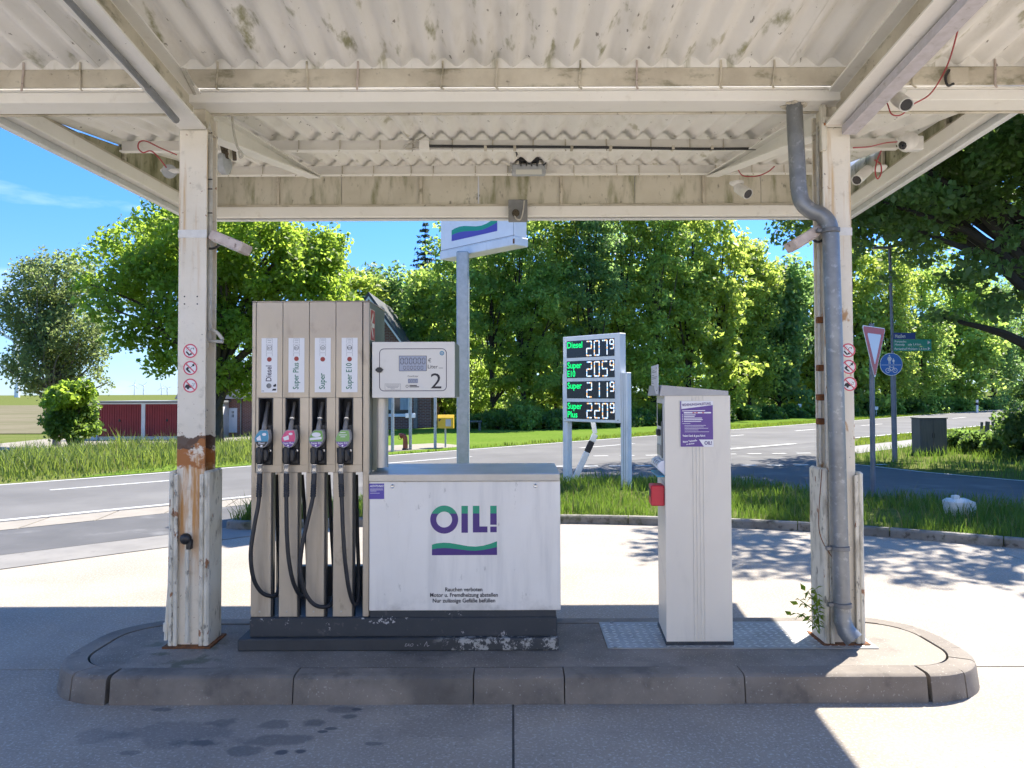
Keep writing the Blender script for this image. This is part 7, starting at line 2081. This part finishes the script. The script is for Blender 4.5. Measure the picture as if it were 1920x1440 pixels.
# grass
def inside(poly, x, y):
    c_ = np.zeros(len(x), dtype=bool); j = len(poly) - 1
    for i in range(len(poly)):
        xi, yi = poly[i]; xj, yj = poly[j]
        c_ ^= ((yi > y) != (yj > y)) & (x < (xj - xi) * (y - yi) / (yj - yi + 1e-12) + xi)
        j = i
    return c_
def grass(name, label, poly, n, h0, h1, w, mat, z=None, tall=None, lean=.35):
    P = np.array(poly); lo, hi = P.min(0), P.max(0)
    xs_, ys_ = [], []
    tot = 0
    while tot < n:
        x = rng.uniform(lo[0], hi[0], n); y = rng.uniform(lo[1], hi[1], n)
        k = inside(poly, x, y); xs_.append(x[k]); ys_.append(y[k]); tot += k.sum()
    x = np.concatenate(xs_)[:n]; y = np.concatenate(ys_)[:n]
    # tufts and thin places
    bare = np.sin(x * 1.3 + 2.1 * np.sin(y * 1.1)) * np.sin(y * 1.5 + 1.7 * np.sin(x * .8)) + .35 * rng.normal(size=n)
    kp = bare > -.62
    x, y = x[kp], y[kp]; n = len(x)
    ph = np.sin(x * 2.1 + 1.3 * np.sin(y * 1.7)) * np.sin(y * 2.4 + 1.1 * np.sin(x * 1.9))
    h = h0 + (h1 - h0) * rng.random(n) * (0.65 + 0.45 * ph)
    if tall is not None: h = h * tall(x, y)
    zb_ = np.array([tz(a, b) for a, b in zip(x, y)]) if z is None else np.full(n, z)
    a = rng.random(n) * 2 * np.pi; dx, dy = np.cos(a), np.sin(a)
    b = rng.random(n) * 2 * np.pi; lx, ly = np.cos(b) * lean * h * rng.random(n), np.sin(b) * lean * h * rng.random(n)
    ww = w * (0.6 + 0.8 * rng.random(n)) * 0.5
    v = np.empty((n, 5, 3))
    v[:, 0] = np.stack([x - dx * ww, y - dy * ww, zb_ - .01], 1); v[:, 1] = np.stack([x + dx * ww, y + dy * ww, zb_ - .01], 1)
    v[:, 2] = np.stack([x + dx * ww * .8 + lx * .35, y + dy * ww * .8 + ly * .35, zb_ + h * .55], 1); v[:, 3] = np.stack([x - dx * ww * .8 + lx * .35, y - dy * ww * .8 + ly * .35, zb_ + h * .55], 1)
    v[:, 4] = np.stack([x + lx, y + ly, zb_ + h * (1 - .12 * rng.random(n))], 1)
    o_ = np.arange(n) * 5
    q = np.stack([o_, o_ + 1, o_ + 2, o_ + 3], 1); t_ = np.stack([o_ + 3, o_ + 2, o_ + 4], 1)
    c_ = (float(x.mean()), float(y.mean()), 0)
    o = raw_mesh(name, v.reshape(-1, 3), quads=q, tris=t_, mat=mat, loc=c_)
    tag(o, label, 'grass', None, 'stuff'); return o
tall_poly = [(-30, FAR(-30) + .3), (-3.9, FAR(-3.9) + .35), (-4.3, FAR(-4.3) + 3.0), (-8, FAR(-8) + 9), (-14, FAR(-14) + 15), (-34, FAR(-34) + 18)]
def tall_f(x, y):
    d = (y - FAR(x)) / 1.44
    pat = .72 + .28 * np.sin(x * .9 + 2 * np.sin(y * .45)) * np.sin(y * .8 + x * .3)
    return np.clip((d - .3) / 1.9, .14, 1.0) * pat
grass('tall_grass', 'tall reedy green grass along the far side of the main road', tall_poly, 62000, .30, .95, .026, 'grass_tall', tall=tall_f, lean=.7)
grass('verge_grass', 'lush grass on the raised verge between forecourt and junction', [(x, y + .13) for x, y in VF[:9]] + [(9.5, 6.0), (12, 5.5)] + VB[3:], 42000, .07, .26, .011, 'grass_verge', z=.07, lean=.6)
rv = [(8.35, 18.1), (8.95, 16.4), (9.9, 14.95), (12.1, 12.1), (16.1, 8.6), (30, 9), (30, 30), (24, NEAR(24) - 4.3), (9.6, NEAR(9.6) - 4.3), (8.6, 20.2)]
grass('shaded_grass', 'rough grass of the shaded verge round the utility cabinet', rv, 34000, .10, .36, .016, 'grass_verge', z=0.0, lean=.6)
grass('roadside_grass', 'short bright grass strip between main road and footpath', [(10.8, NEAR(10.8) - 2.2), (60, NEAR(60) - 2.2), (60, NEAR(60) - .1), (12.9, NEAR(12.9) - .1)], 12000, .05, .14, .03, 'grass_short', z=0.0)
fs_poly = [(-4, FAR(-4) + .1), (70, FAR(70) + .1), (70, FAR(70) + 2.6), (20, FAR(20) + 2.4), (10, FAR(10) + 2.5), (-2, FAR(-2) + .6)]
grass('roadside_grass', 'short bright grass edging the far side of the main road below the wood', fs_poly, 16000, .05, .18, .03, 'grass_short', z=0.0)
grass('forecourt_weeds', 'weedy tufts sprouting at the tip of the grass verge kerb', [(-3.6, 9.9), (-2.6, 10.0), (-2.6, 10.7), (-3.3, 10.6)], 900, .10, .42, .012, 'grass_verge', z=.07, lean=.7)

grass('dry_stalks', 'pale dry stalks standing in the tall roadside grass', tall_poly, 2600, .5, 1.15, .012, 'grass_dry', tall=tall_f, lean=.5)
grass('dry_stalks', 'pale dry seed stalks on the raised verge by the price board', [(x, y + .13) for x, y in VF[:9]] + [(9.5, 6.0), (12, 5.5)] + VB[3:], 1500, .15, .42, .006, 'grass_dry', z=.07, lean=.8)

# ================================================================== ADDED SHOP, unseen behind the camera, its wall bounces sunlight to the pumps
SY = -3.4
shop = thing('bounce_shop', 'added cream building behind the camera bouncing sunlight onto the pump island', 'building', (0, SY - 3, 0))
FS = Fr((0, SY, 0), (1, 0, 0), (0, 0, 1), (0, 1, 0))
m = MB(); m.box(-13, 13, SY - 7, SY, 0.0, 3.9); m.build('wall', 'bounce_shop_render', shop)
m = MB(); m.box(-13.3, 13.3, SY - 7.3, SY + 0.2, 3.9005, 4.2, 0.02); m.build('roof_edge', 'trim_white', shop)
m = MB(); m.box(-13, 13, 0.0, 0.35, 0.001, 0.02, 0, FS); m.build('base_course', 'band_stone', shop)
for (a, b) in ((-9.5, -7.0), (4.5, 7.5)):
    window(a, b, 1.0, 2.3, shop, FS)
m = MB(); m.box(-1.0, 1.0, 0.02, 2.2, 0.021, 0.06, 0.01, FS); dr = m.build('door', 'door_white', shop)
m = MB(); m.box(-0.8, 0.8, 0.5, 2.0, 0.061, 0.066, 0, FS); m.build('pane', 'glass', dr)
